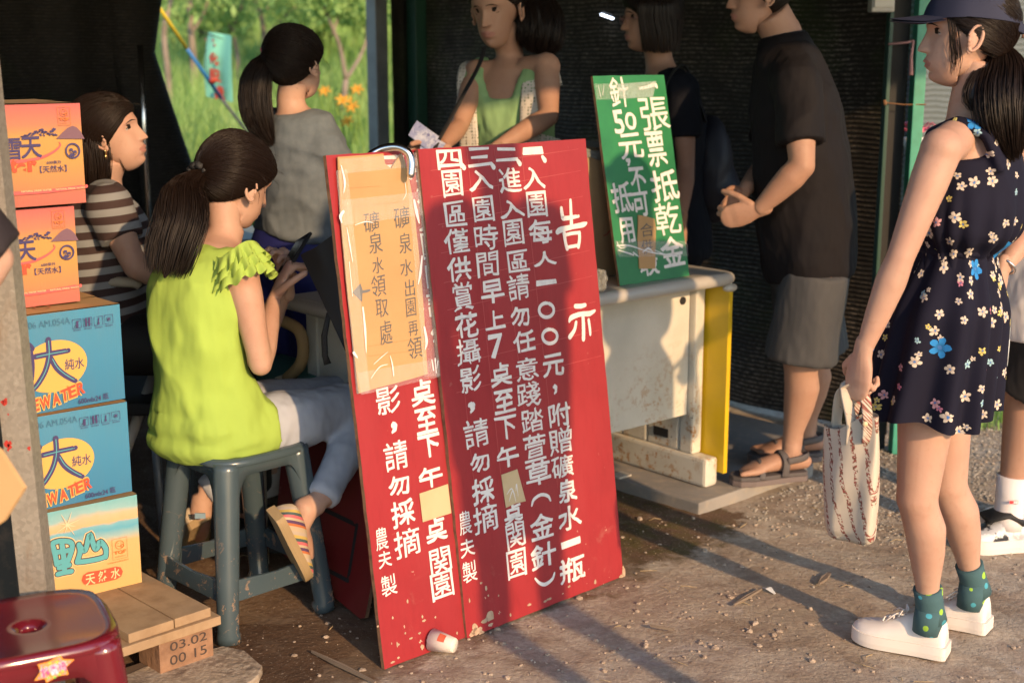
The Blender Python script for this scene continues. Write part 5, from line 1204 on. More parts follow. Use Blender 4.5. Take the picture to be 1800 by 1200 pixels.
# ---------------------------------------------------------------- pallet
m = M['plank'] = mat('pallet_wood', (.36, .25, .15), .85, spec=.2, var=[(14, (.27, .18, .105), .4, .65, 6, (1, 1, 1)), (3, (.40, .30, .20), .45, .7)], bump=(22, .4, .004))
F0 = G(380, 1068, .145); F0.z = 0
rp_ = thing('wooden_pallet', 'wooden pallet under the water cartons with stamped figures on its block', 'pallet', F0)
Mx = Matrix((U, B, V((0, 0, 1)))).transposed()
def pb(name, a0, a1, b0, b1, z0, z1, mt=None, bev=.002, jit=0):
    mb = MB(); mb.box(F0 + U * ((a0 + a1) / 2) + B * ((b0 + b1) / 2) + V((0, 0, (z0 + z1) / 2)), (a1 - a0, b1 - b0, z1 - z0), Mx); return mb.build(name, mt or m, rp_, bevel=bev)
x = -.008
for i, (w_, o_) in enumerate(((.098, .012), (.118, .010), (.11, .05), (.11, .02), (.11, .03), (.11, .02))): pb('deck_board', x - w_, x, o_, 1.0, .122, .145); x -= w_ + (.004 if i == 0 else .05)
pb('stringer_board', -1.0, .012, .0, .10, .099, .1215)
pb('stringer_board', -1.0, .012, .45, .55, .099, .1215); pb('stringer_board', -1.0, .012, .9, 1.0, .099, .1215)
pb('bottom_board', -1.0, .0, .005, .10, .0, .021, mat('dark_plank', (.13, .09, .065), .9)); pb('bottom_board', -1.0, 0, .9, 1.0, 0, .021)  # front bottom board darker than the rest of the pallet
blk = mat('pallet_block_wood', (.30, .17, .10), .9, var=[(20, (.20, .11, .065)), (4, (.38, .25, .17), .5, .7)], bump=(60, .6, .005))
for a_, b_ in ((-.155, .005), (-.56, .005), (-.99, .005), (-.155, .45), (-.155, .9)): pb('block', a_, a_ + .145 if a_ > -.2 else a_ + .12, b_, b_ + .10, .0215, .0988, blk)
PB = Plane(F0 + U * -.155 + B * .005, U, (0, 0, 1)); a = MB()
put(a, PB, '03.02', .078, .082, .10, .022, bold=.004, lift=.0012); put(a, PB, '00 15', .076, .048, .10, .024, bold=.004, lift=.0012); a.build('stamped_figures', mat('black_stamp', (.05, .035, .03), .8), rp_)
# weathered plank on the ground
a, b, c, d = G(235, 1215), G(385, 1152), G(462, 1190), G(380, 1240)
mb = MB(); pts = [G(215, 1205), G(255, 1187), G(330, 1168), G(392, 1150), G(430, 1158), G(462, 1186), G(455, 1202), G(380, 1260), G(250, 1290)]; n = len(pts)
mb.add([p + V((0, 0, .002)) for p in pts] + [p + V((0, 0, .024)) for p in pts], [tuple(range(n)), tuple(range(n, 2 * n))] + [(i, (i + 1) % n, n + (i + 1) % n, n + i) for i in range(n)])
tag(mb.build('weathered_plank', mat('weathered_wood', (.34, .27, .20), .9, var=[(16, (.20, .15, .11), .4, .6), (60, (.42, .35, .27), .45, .65)], bump=(50, .8, .008)), None, bevel=.003, fix=True), 'weathered greyish plank lying on the ground before the pallet', 'plank')

# ---------------------------------------------------------------- plastic stools
def stool(root, c, yaw, ht, wt, wb, mt, legw=.055, rung=.13, hole=True, crown=.004, arch=.06):
    Rz = Matrix.Rotation(yaw, 3, 'Z'); c = V(c); T = lambda p: c + Rz @ V(p)
    # seat: rounded square dish with a rim
    mb = MB(); n = 48; rings = [(0.0, 0, ht - .004), (.30, .3, ht - .003), (.8, .8, ht + crown * .2), (.93, .93, ht + crown), (1.0, 1.0, ht - .004), (1.012, 1.012, ht - .02), (.99, .99, ht - .022)]
    vs = []; rc = .62
    hr = .016
    def sq(a, r):
        ca, sa = math.cos(a), math.sin(a); e = 4.0 if r > .2 else 2; k = (abs(ca) ** e + abs(sa) ** e) ** (-1 / e); return ca * k, sa * k
    prof = [(hr / wt, ht - .03, 1), (hr / wt, ht - .012, 1), (hr * 1.12 / wt, ht - .009, 1), (hr * 1.5 / wt, ht - .0055, 1), (hr * 1.9 / wt, ht - .003, 1), (hr * 2.1 / wt, ht - .0022, 1), (hr * 2.6 / wt, ht - .002, 1)] if hole else [(.01, ht - .004, 1)]
    prof += [(.45, ht - .002, 0), (.82, ht, 0), (.94, ht + crown, 0), (.985, ht - .003, 0), (1.0, ht - .014, 0), (.985, ht - .016, 0), (.8, ht - .014, 0), (hr / wt, ht - .012, 1)]
    for r, z, circ in prof:
        for k in range(n):
            a = 2 * math.pi * k / n
            if circ: x, y = math.cos(a) * r * wt, math.sin(a) * r * wt
            else:
                x, y = sq(a, r); x *= r * wt; y *= r * wt
            vs.append(T((x, y, z)))
    m_ = len(prof); mb.add(vs, [(i * n + k, i * n + (k + 1) % n, (i + 1) * n + (k + 1) % n, (i + 1) * n + k) for i in range(m_ - 1) for k in range(n)]); mb.build('seat', mt, root, True, fix=True)
    zt = ht - .010
    rt = .030
    for sx in (-1, 1):
        for sy in (-1, 1):
            lb = MB(); pr = []
            for t in (0, .04, .12, .35, .65, .93, .955, 1.0):
                z = zt * (1 - t); w_ = (wt - .012) + (wb - wt + .012) * t; r0 = rt * (1.0 if t > .1 else 1.0) * (1.15 - .25 * t) + (.004 if t > .94 else 0)
                pr.append((T((sx * (w_ - r0 * .9), sy * (w_ - r0 * .9), z)), r0))
            lb.tube([p for p, _ in pr], [r for _, r in pr], 18, side=Rz @ V((1, 0, 0))); lb.build('leg', mt, root, True)
    for k in range(4):
        A = Rz @ Matrix.Rotation(k * math.pi / 2, 3, 'Z'); Tk = lambda p: c + A @ V(p)
        pb_ = MB(); n2 = 22; out = []
        def wz(z): return (wt - .010) + (wb - wt + .010) * (1 - z / zt)
        for th in (0, .007):
            O, I = [], []
            for i in range(n2 + 1):
                s = -1 + 2 * i / n2; zb_ = ht - arch - .045 + .0 ; e = abs(s); xi = s * (wz(ht) - .03)
                zi = ht - arch + .018 - .10 * max(0, (e - .55) / .45) ** 2.2
                O.append(Tk((xi * 1.06, -(wz(zt) - .004) + th, zt))); I.append(Tk((xi * 1.0, -(wz(zi) - .004) + th, zi)))
            out.append((O, I))
        (O1, I1), (O2, I2) = out; q = n2 + 1
        pb_.add(O1 + I1 + O2 + I2, [(i, i + 1, q + i + 1, q + i) for i in range(n2)] + [(2 * q + i, 3 * q + i, 3 * q + i + 1, 2 * q + i + 1) for i in range(n2)] + [(q + i, q + i + 1, 3 * q + i + 1, 3 * q + i) for i in range(n2)])
        pb_.build('apron', mt, root, True, fix=True)
        rb = MB(); zz = rung; hw = wz(zz) - .02; rh = .028
        pts = []
        for (x0, z0_) in ((-hw, zz - rh), (hw, zz - rh), (hw, zz + rh), (0, zz + rh - .010), (-hw, zz + rh)): pts.append((x0, z0_))
        fa = [Tk((x, -(wz(z) - .006), z)) for x, z in pts]; fb = [Tk((x, -(wz(z) - .016), z)) for x, z in pts]; q = len(pts)
        rb.add(fa + fb, [tuple(range(q)), tuple(range(2 * q - 1, q - 1, -1))] + [(i, q + i, q + (i + 1) % q, (i + 1) % q) for i in range(q)]); rb.build('stretcher', mt, root, False, bevel=.002, fix=True)
m = M['stoolblue'] = mat('dark_teal_plastic', (.050, .076, .092), .26, spec=.6, bump=(50, .06, .003), var=(5, (.060, .086, .10)))
v = coords(m); tz = N(m, 'ShaderNodeSeparateXYZ'); L(m, v, tz.inputs[0])
dirt = math_n(m, 'MULTIPLY', ramp(m, noise_n(m, v, 34, 5, .75, .6), .57, .63), ramp(m, tz.outputs[2], .0, .34, (1, 1, 1), (.0, .0, .0)))
setcol(m, mixc(m, dirt, bcol(m), (.34, .22, .14)))
SC = V((-.715, 3.425, 0))
rs = thing('plastic_stool', 'tall dark teal plastic stool, scuffed with mud, under the seated girl in lime', 'stool', SC)
stool(rs, SC, R(45), .462, .148, .178, m, rung=.135)
mr = M['stoolred'] = mat('dark_red_glossy_plastic', (.13, .009, .016), .16, spec=.7, coat=.6, bump=(12, .02, .002))
RC = G(50, 1098, .432) * V((1, 1, 0)) if False else V((G(50, 1098, .432).x, G(50, 1098, .432).y, 0)); 
rs2 = thing('plastic_stool', 'glossy dark red plastic stool with a star sticker in the near left corner', 'stool', RC)
stool(rs2, RC, R(28), .432, .150, .175, mr, rung=.12, arch=.075)
# star sticker on its apron
yw2 = R(28); fu = V((math.cos(yw2), math.sin(yw2), 0)); fn_ = V((math.sin(yw2), -math.cos(yw2), 0))
PS = Plane(RC + fn_ * .157 + V((0, 0, .34)), fu, V((0, 0, 1)) - fn_ * .09)
u0, v0 = PS.uv(94, 1172)
v0 = min(v0, .066); 
a = MB(); star = [(-.034, -.014), (-.022, .0), (-.026, .014), (-.008, .015), (.013, .022), (.017, .014), (.036, .010), (.021, -.001), (.024, -.015), (.006, -.014), (-.014, -.022), (-.016, -.014)]
a.add([PS.P(u0 + x, v0 + y, .0012) for x, y in star], [tuple(range(len(star)))[::-1]]); a.build('star_sticker', mat('orange_sticker', (.75, .27, .03), .4), rs2)
a = MB(); n = len(star)
for i in range(n): stroke(a, PS, [(u0 + star[i][0] * .8, v0 + star[i][1] * .8), (u0 + star[(i + 1) % n][0] * .8, v0 + star[(i + 1) % n][1] * .8)], .0016, lift=.002, n=1)
a.build('sticker_border', mat('sticker_violet', (.28, .22, .45), .3), rs2)
a = MB(); put(a, PS, '銘香椅', u0, v0, .046, .020, bold=.06, lift=.0024, rot=.12); a.build('sticker_lettering_white', mat('sticker_white', (.75, .72, .8), .3), rs2)
a = MB(); put(a, PS, '銘香椅', u0, v0, .043, .018, bold=.012, lift=.0030, rot=.12); a.build('sticker_lettering', mat('sticker_magenta', (.45, .05, .25), .3), rs2)
a = MB()
for x, y in ((-.006, .013), (.006, .012), (-.010, -.013), (.0, -.014), (.008, -.011), (.014, -.006)): disc(a, PS, u0 + x, v0 + y, .003, .0022, .0032, n=8)
a.build('sticker_leaves', mat('sticker_green', (.2, .5, .08), .3), rs2)

# ---------------------------------------------------------------- bits round the desk
# tubular chair frame behind the seated girl
rch = thing('tubular_chair', 'tubular cream chair frame with a teal seat between the girl and the desk', 'chair', at(470, 680, 3.95) * V((1, 1, 0)) if False else V((at(480, 640, 3.95).x, 3.95, 0)))
fr = mat('cream_tube', (.46, .42, .33), .4); wv = mat('cane_wrap', (.30, .20, .09), .7, bump=(120, .6, .004, (1, 1, 4)))
P = [at(462, 560, 3.95), at(500, 565, 3.88), at(525, 580, 3.84), at(533, 610, 3.83), at(528, 640, 3.84), at(505, 665, 3.88), at(470, 690, 3.9), at(460, 800, 3.9)]
MB().tube(smooth_path(P[:2]), .016, 12, round_ends=True).build('tube_frame', fr, rch, True); MB().tube(smooth_path(P[5:]), .015, 12).build('tube_frame', fr, rch, True)
MB().tube(smooth_path(P[1:6]), .0175, 12).build('wrapped_arm', wv, rch, True)
q = at(465, 660, 3.98); MB().box(q, (.36, .34, .03), Mx).build('chair_seat', mat('teal_vinyl', (.03, .16, .15), .5), rch, bevel=.01)
for dx, dy in ((-.15, .12), (.15, .15), (.02, -.2)): MB().tube([q + V((dx, dy, 0)), q + V((dx * 1.1, dy * 1.1, -q.z))], .012, 8).build('leg', fr, rch, True)
# chair of the woman in stripes
c = V((at(185, 590, 4.05).x, 4.05, 0)); rc2 = thing('chair', 'low chair with pale rounded arm under the woman in stripes', 'chair', c)
MB().box(c + V((0, 0, .44)), (.42, .42, .04), None).build('chair_seat', M['black'], rc2, bevel=.01)
for dx, dy in ((-.18, -.18), (.18, -.18), (-.18, .18), (.18, .18)): MB().tube([c + V((dx, dy, .42)), c + V((dx * 1.1, dy * 1.1, 0))], .014, 8).build('leg', M['greypost'], rc2, True)
a = at(238, 497, 3.82); MB().tube([a + V((-.32, .1, 0)), a + V((-.05, .02, .0)), a, a + V((.012, .0, -.012))], [(.022, .014), (.024, .015), (.022, .014), (.010, .010)], 10).build('armrest', fr, rc2, True)
tag(MB().tube([at(270, 660, 4.0), at(218, 800, 3.85), V((at(205, 830, 3.8).x, 3.8, 0))], .016, 10).build('white_pipe', mat('white_pipe_plastic', (.45, .44, .42), .5), None, True), 'white pipe leaning in the dark behind the girl in lime', 'pipe')
# pale bench in the opening
r_ = thing('side_table', 'pale blue topped table in the opening behind the seated girl', 'table', V((-1.15, 5.1, 0)))
q = at(430, 410, 5.1); MB().box(V((-1.05, 5.15, q.z - .02)), (.42, .4, .035)).build('table_top', mat('pale_blue_top', (.26, .34, .37), .5), r_, bevel=.006)
for dx, dy in ((-.27, -.2), (.27, -.2), (-.27, .2), (.27, .2)): MB().tube([V((-1.05 + dx, 5.15 + dy, q.z - .03)), V((-1.05 + dx, 5.15 + dy, 0))], .016, 8).build('leg', M['greypost'], r_, True)
# paper cup
cb_, ct = G(760, 1142), G(800, 1150)
a = V((ct.x + .0, ct.y, .024)); b = V((cb_.x, cb_.y, .028)); ax = (b - a).normalized(); rcup = thing('paper_cup', 'white paper cup with red print lying on its side by the red boards', 'cup', a.lerp(b, .5) - V((0, 0, .024)))
mb = MB(); mb.tube([a, a + ax * .004, b, b + ax * .002, b - ax * .002, b - ax * .01, a + ax * .006, a + ax * .0055], [.017, .019, .0285, .0275, .0265, .026, .0165, .001], 28, caps=True); mb.build('cup_wall', mat('white_paper', (.72, .66, .58), .6), rcup, True)
mb = MB(); mb.tube([b + ax * .001, b - ax * .001], [.0295, .0295], 28, caps=False); 
s0 = a.lerp(b, .45); 
mb2 = MB(); rr_ = .0245
up_ = V((0, -.75, .66)); up_ = (up_ - ax * up_.dot(ax)).normalized(); sd_ = ax.cross(up_)
mb2.grid(lambda u, v: a.lerp(b, .35 + .28 * u) + (up_ * math.cos((v - .3) * .9) + sd_ * math.sin((v - .3) * .9)) * ((.019 + .0095 * (.35 + .28 * u)) + .0007), 8, 8); mb2.build('red_print', mat('cup_red', (.55, .10, .05), .6), rcup, True)
# flowers by the post
p = at(1606, 262, 5.5); rf = thing('pink_flower', 'pink flower in white paper glimpsed between the post and the girl', 'flower', V((p.x, p.y, 0)))
a = MB()
for k in range(16):
    an = k * 2.4; rr = .03 + .02 * (k % 3); a.tube([p + V((0, 0, .05)), p + V((math.cos(an) * rr, math.sin(an) * rr * .8, .085 + .02 * (k % 2))), p + V((math.cos(an) * rr * 1.7, math.sin(an) * rr, .10 - .015 * (k % 3)))], [(.006, .002), (.016, .003), (.003, .001)], 6)
a.build('petals', mat('pink_petal', (.75, .12, .22), .6), rf, True)
a = MB(); a.tube([p + V((0, 0, .045)), p + V((0, 0, 0)), p + V((0, 0, -.10))], [.05, .035, .02], 12); a.build('paper_wrap', mat('white_wrap', (.7, .72, .72), .5), rf, True)
a = MB(); a.tube([p + V((0, 0, -.08)), V((p.x, p.y, 0))], [.018, .014], 8); a.build('stem', M['darkgreen'], rf, True)
# ---------------------------------------------------------------- the people
M['lime'] = mat('lime_jersey', (.31, .45, .075), .85, bump=(25, .12, .004), var=(4, (.28, .41, .07)))
M['greytee'] = mat('grey_jersey', (.125, .15, .17), .9, bump=(180, .2, .002), var=(40, (.105, .13, .15)))
M['blueshort'] = mat('royal_blue_shorts', (.012, .016, .13), .7)
M['palepants'] = mat('pale_grey_leggings', (.38, .41, .465), .85, bump=(30, .1, .003), var=(5, (.34, .37, .44)))
M['greentop'] = mat('sage_green_top', (.24, .40, .18), .8, var=(5, (.21, .36, .16)))
M['blacktee'] = mat('black_tee', (.007, .008, .013), .85, spec=.2)
M['polo'] = mat('black_polo', (.0085, .0078, .010), .8, spec=.2, var=(6, (.011, .009, .010)), bump=(150, .2, .002))
M['greyshort'] = mat('dark_grey_shorts', (.046, .048, .053), .75, bump=(60, .08, .003))
M['navy'] = mat('navy_cap_cloth', (.014, .018, .045), .8)
M['canvas'] = mat('white_canvas', (.72, .68, .64), .75, bump=(150, .15, .002))
M['rubber'] = mat('white_rubber', (.68, .63, .58), .6)
M['whitetee'] = mat('white_tee', (.68, .64, .63), .85)
M['blackshort'] = mat('black_shorts', (.012, .011, .013), .8)
for k_ in ('lime', 'greytee', 'greentop', 'polo', 'greyshort', 'whitetee', 'palepants', 'blackshort', 'blacktee'): clothfold(M[k_])
# striped tee: real stripes woven in
m = M['stripes'] = mat('striped_jersey', (.3, .3, .3), .85)
v = coords(m, 'Object', (1, 1, 1), (0, .10, 0)); sz = N(m, 'ShaderNodeSeparateXYZ'); L(m, v, sz.inputs[0])
st = math_n(m, 'FRACT', math_n(m, 'MULTIPLY', sz.outputs[2], 24.0)); setcol(m, mixc(m, ramp(m, st, .46, .50), (.22, .235, .25), (.040, .022, .022)))
# floral print: five-petalled flowers of several colours strewn over navy cloth
def floral(name, base):
    m = mat(name, base, .85, spec=.2)
    tc = N(m, 'ShaderNodeTexCoord')
    cur = None; col = tuple(base)
    def layer(col, cell, radius, seedoff, dens, palette, rnd=.75, jitter=.5):
        mp = N(m, 'ShaderNodeMapping'); mp.inputs['Scale'].default_value = (1 / cell, 1 / cell, 1); mp.inputs['Location'].default_value = (seedoff, seedoff * 1.7, 0)
        nz = N(m, 'ShaderNodeTexNoise'); nz.inputs['Scale'].default_value = 90; nz.inputs['Detail'].default_value = 1; L(m, tc.outputs['UV'], nz.inputs['Vector']); ad = N(m, 'ShaderNodeVectorMath'); ad.operation = 'MULTIPLY_ADD'; L(m, nz.outputs['Color'], ad.inputs[0]); ad.inputs[1].default_value = (.008, .008, 0); L(m, tc.outputs['UV'], ad.inputs[2]); L(m, ad.outputs[0], mp.inputs[0])
        vo = N(m, 'ShaderNodeTexVoronoi'); vo.voronoi_dimensions = '2D'; vo.inputs['Scale'].default_value = 1; vo.inputs['Randomness'].default_value = rnd; L(m, mp.outputs[0], vo.inputs['Vector'])
        sub = N(m, 'ShaderNodeVectorMath'); sub.operation = 'SUBTRACT'; L(m, mp.outputs[0], sub.inputs[0]); L(m, vo.outputs['Position'], sub.inputs[1])
        s3 = N(m, 'ShaderNodeSeparateXYZ'); L(m, sub.outputs[0], s3.inputs[0]); c3 = N(m, 'ShaderNodeSeparateColor'); L(m, vo.outputs['Color'], c3.inputs[0])
        ang = math_n(m, 'ARCTAN2', s3.outputs[1], s3.outputs[0]); a5 = math_n(m, 'ADD', math_n(m, 'MULTIPLY', ang, 2.5), math_n(m, 'MULTIPLY', c3.outputs[0], 6.28))
        ln = N(m, 'ShaderNodeVectorMath'); ln.operation = 'LENGTH'; L(m, sub.outputs[0], ln.inputs[0])
        pet = math_n(m, 'POWER', math_n(m, 'ABSOLUTE', math_n(m, 'COSINE', a5)), .55)
        size = math_n(m, 'MULTIPLY', math_n(m, 'ADD', math_n(m, 'MULTIPLY', c3.outputs[1], .45), .62), radius / cell)
        edge = math_n(m, 'MULTIPLY', size, math_n(m, 'ADD', math_n(m, 'MULTIPLY', pet, .78), .18))
        inside = math_n(m, 'LESS_THAN', ln.outputs['Value'], edge)
        keep = math_n(m, 'LESS_THAN', c3.outputs[2], dens)
        f = math_n(m, 'MULTIPLY', inside, keep)
        rp = N(m, 'ShaderNodeValToRGB'); rp.color_ramp.interpolation = 'CONSTANT'
        while len(rp.color_ramp.elements) < len(palette): rp.color_ramp.elements.new(.5)
        for e, (p, c) in zip(rp.color_ramp.elements, palette): e.position = p; e.color = (*c, 1)
        L(m, c3.outputs[0], rp.inputs[0])
        # shading of the petals and the small coloured eye
        vein = ramp(m, math_n(m, 'DIVIDE', ln.outputs['Value'], size), .1, .5, (.55, .45, .42), (1, 1, 1))
        mul = N(m, 'ShaderNodeMix'); mul.data_type = 'RGBA'; mul.blend_type = 'MULTIPLY'; mul.inputs[0].default_value = 1; L(m, rp.outputs[0], mul.inputs[6]); L(m, vein, mul.inputs[7])
        eye = math_n(m, 'LESS_THAN', ln.outputs['Value'], math_n(m, 'MULTIPLY', size, .20))
        pc = mixc(m, eye, mul.outputs[2], (.06, .17, .42)); return mixc(m, f, col, pc)
    W_ = (.55, .48, .40)
    col = layer(col, .040, .010, 3.3, .42, [(0, (.60, .50, .16)), (.35, (.30, .48, .55)), (.6, W_), (.8, (.55, .20, .28))], .9)
    col = layer(col, .041, .0140, 8.1, .44, [(0, W_), (.72, (.60, .33, .36)), (.82, W_)], .8)
    col = layer(col, .19, .027, 1.4, .55, [(0, (.03, .22, .55)), (.9, W_)], .9)
    setcol(m, col); return m
M['floral'] = floral('navy_floral_print', (.008, .008, .020))

def ellgrid(mb, P, n): pass
def person(label, base, group=None): return thing('person', label, 'person', V((base[0], base[1], base[2] if len(base) > 2 else 0)), group)

# ---- girl in the lime top on the stool
rp = person('girl in a lime ruffled top seated on the teal stool, looking down at a phone', (-.76, 3.42, .462))
f_ = V((.74, .67, 0)).normalized(); lat = V((.67, -.74, 0)).normalized()
b = Body(at(375, 752, 3.44), at(352, 640, 3.42), at(352, 525, 3.42), at(388, 432, 3.47), lat, lat)
b.torso(b.parts, -.05, 1.12)
H = Head(at(418, 325, 3.52), (.64, .64, -.42), (.33, .20, 1), 1.0); H.closed = 1
b.parts.tube([b.spine(.98), b.spine(1.06), H.w((0, -.022, -.05))], [.050, .041, .043], 16)
shR = at(425, 478, 3.33); shL = at(350, 470, 3.66); elR = at(458, 640, 3.33); wrR = at(482, 525, 3.52); elL = at(448, 630, 3.72); wrL = at(505, 505, 3.68)
b.arm(b.parts, shR, elR, wrR, .95); b.arm(b.parts, shL, elL, wrL, .95)
hipR = b.sp[0] + lat * .085; hipL = b.sp[0] - lat * .085; knR = V((-.385, 3.66, .515)); anR = at(562, 882, 3.40); knL = V((-.50, 3.86, .48)); anL = at(356, 868, 3.78)
b.parts.tube([knR.lerp(anR, .6), anR], [.038, .032], 12); b.parts.tube([knL.lerp(anL, .7), anL], [.036, .031], 12)
fR0, fR1 = at(512, 905, 3.34), at(543, 985, 3.42)
b.parts.tube([anR, anR.lerp(fR0, .5), fR0.lerp(fR1, .3), fR1], [.031, .036, .034, .025], 12)
b.parts.tube([anL, at(352, 905, 3.77), at(350, 940, 3.85)], [.031, .034, .028], 12)
d1 = (at(500, 470, 3.58) - wrR).normalized(); h1 = hand(wrR, (.35, .35, .85), (.65, .2, -.4), (-.5, -.4, .3), .75, .95)
h2 = hand(wrL, (-.1, .1, .9), (-.6, -.7, 0), (-.6, .3, .3), .8, .95)
b.heads = [H.mesh(), h1, h2]; b.skin(rp, M['skin']); face_bits(rp, H, closed=1)
mb = MB(); tie = at(352, 305, 3.45); tl = H.M.transposed() @ (tie - H.c)
hc = hair_cap(H, .014, (1.0, -.018), tl, back=.012); hc.build('hair', M['hair'], rp, True)
st = MB(); strands_on_head(st, H, tl, 1500, .0145, (1.0, -.018), .0010, seed=4, back=.012); flyaways(st, H, 90, 4, (1.0, -.018)); s_ = st.build('hair_strands', M['strand'], rp, True); s_['kind'] = 'stuff'
mb = MB(); hair_tail(mb, [tie, at(322, 335, 3.40), at(318, 385, 3.36), at(303, 435, 3.33), at(290, 486, 3.31)], [.026, .060, .074, .068, .050], 620, .0010, seed=5, flat=.55, side=V((1, -.2, .25)), frizz=.35)
s_ = mb.build('ponytail', M['strand'], rp, True); s_['kind'] = 'stuff'
mb = MB(); ax = (at(330, 330, 3.4) - tie).normalized(); o1 = ax.orthogonal().normalized(); o2 = ax.cross(o1); rr = random.Random(2); pts = []
for k in range(41): a = k / 40 * 6.283 * 1; pts.append(tie + o1 * math.cos(a) * .026 + o2 * math.sin(a) * .026 + ax * .006 * math.sin(a * 9))
mb.tube(pts, [.009 + .002 * math.sin(k * 2.4) for k in range(41)], 8); mb.build('hair_tie', M['black'], rp, True)
# top
mb = MB(); b.torso(mb, -.02, .97, offs=[(-.1, .030), (0, .030), (.25, .026), (.36, .030), (.6, .018), (.85, .010), (1, -.012)], n=16)
mb.ell(at(372, 735, 3.42), (.17, .15, .075), Matrix((lat, f_, V((0, 0, 1)))).transposed()); mb.ell(at(372, 765, 3.43), (.175, .16, .055), Matrix((lat, f_, V((0, 0, 1)))).transposed())
mb.tube([b.spine(.9), shR.lerp(shL, .0) + V((-.03, .03, .0))], [.06, .048], 12); mb.tube([b.spine(.9), shL + V((.03, -.03, 0))], [.06, .048], 12)
mb.tube([hipR.lerp(knR, -.05), hipR.lerp(knR, .22)], [(.098, .098), (.098, .09)], 16)
def limefold(me, off):
    for vtx in me.vertices:
        p = vtx.co + off; n = vtx.normal; t = sstep(.55, .75, p.z) ; side_ = n.dot(lat)
        fold = math.sin((p.x * 26 + p.y * 30) + p.z * 10 + 3 * mnoise.noise(V((p.x * 5, p.y * 5, p.z * 6))))
        low_ = sstep(.95, .62, p.z); vtx.co += n * (.0075 * fold * low_ * (.5 + .8 * mnoise.noise(V((p.x * 3, p.y * 3, p.z * 3)))) + .005 * mnoise.noise(V((p.x * 9, p.y * 9, p.z * 22))) * (1 - abs(t - .5)))
remesh(mb, 'lime_top', M['lime'], rp, .0075, 5, ((0, 0, 0), .0035, (10, 10, 6), 3, .001) and (wloc(rp), .010, (8, 8, 5), 3, .003), limefold)
# ruffled cap sleeve: three wavy tiers
for shp, sd in ((shR, 1), (shL, -1)):
    axs = ((elR if sd > 0 else elL) - shp).normalized(); o1 = (lat * sd).cross(axs).normalized(); 
    for tier in range(3):
        mb = MB(); base = shp + axs * (-.038 + tier * .022) + lat * sd * .0
        def fr_(u, v, tier=tier, base=base, sd=sd):
            a = (-.1 + 1.2 * u) * math.pi; ph = a * 13 + tier * 1.7 + 1.3 * math.sin(a * 3 + tier)
            ra = .054 + .014 * v + .005 * tier; dirn = o1 * math.cos(a) + (axs.cross(o1) * -1) * math.sin(a) * (1 if True else 1)
            dn = (lat * sd - axs * (lat * sd).dot(axs)).normalized(); dirn = o1 * math.cos(a) + dn * math.sin(a)
            return base + dirn * (ra + .009 * v * math.sin(ph)) + axs * (.034 * v + .006 * v * math.cos(ph * 1.1)) - axs * (.03 * math.sin(a) ** 2 * (1 if tier < 3 else 0)) + V((0, 0, .01))
        mb.grid(fr_, 120, 6); mb.grid(lambda u, v: fr_(u, v) - lat * sd * .0015, 120, 6); mb.build('ruffle', M['lime'], rp, True)
# leggings
mb = MB(); b.torso(mb, -.16, .12, .004, 6); mb.ell(hipR, (.092,) * 3); mb.ell(hipL, (.092,) * 3)
for hp, kn, an, q in ((hipR, knR, anR, 1), (hipL, knL, anL, 1)):
    mb.tube([hp, hp.lerp(kn, .35), hp.lerp(kn, .75), kn], [.092, .085, .068, .058], 18); mb.ell(kn, (.059,) * 3)
    mb.tube([kn, kn.lerp(an, .15), kn.lerp(an, .4), kn.lerp(an, .75), kn.lerp(an, .95)], [.057, .060, .056, .044, .041], 18); mb.tube([kn.lerp(an, .85), kn.lerp(an, .9), kn.lerp(an, .97)], [.040, .047, .043], 16)
remesh(mb, 'leggings', M['palepants'], rp, .008, 4, (wloc(rp), .0028, (11, 11, 11), 1, .002))
# striped canvas slip-ons
m = M['espa'] = mat('striped_slip_on', (.5, .4, .28), .85, bump=(150, .3, .002)); v = coords(m, 'Object', (1, 1, 1), (.5, 0, .3)); s3 = N(m, 'ShaderNodeSeparateXYZ'); L(m, v, s3.inputs[0])
fr3 = math_n(m, 'FRACT', math_n(m, 'MULTIPLY', s3.outputs[2], 17)); r_ = N(m, 'ShaderNodeValToRGB'); r_.color_ramp.interpolation = 'CONSTANT'
cs = [(0, (.48, .38, .26)), (.18, (.50, .15, .05)), (.28, (.10, .05, .12)), (.40, (.48, .38, .26)), (.5, (.55, .12, .14)), (.62, (.06, .10, .10)), (.74, (.50, .36, .10)), (.86, (.45, .37, .3))]
while len(r_.color_ramp.elements) < len(cs): r_.color_ramp.elements.new(.5)
for e, (p, c) in zip(r_.color_ramp.elements, cs): e.position = p; e.color = (*c, 1)
L(m, fr3, r_.inputs[0]); setcol(m, r_.outputs[0])
jute = mat('worn_rubber_sole', (.32, .23, .12), .8, bump=(60, .4, .004)); canv = mat('natural_canvas', (.50, .41, .29), .85)
upR = (V((.75, .35, .55)))
hl, te = at(497, 893, 3.27), at(546, 1002, 3.37)
shoe(rp, hl - upR.normalized() * .035, te - upR.normalized() * .03, upR, (m, jute, canv), .052, .040, .018, ('slip_on_shoe', 'sole', 'lace'), False)
hl, te = at(352, 905, 3.74), at(345, 965, 3.94); shoe(rp, hl + V((0, 0, -.03)), te + V((0, 0, -.01)), (-.1, -.45, .9), (canv, jute, canv), .055, .038, .016, ('slip_on_shoe', 'sole', 'lace'), False)
o = MB(); q = at(352, 906, 3.70); o.box(q, (.030, .004, .016)); o.build('heel_label', mat('blue_tag', (.22, .34, .45), .6), rp)
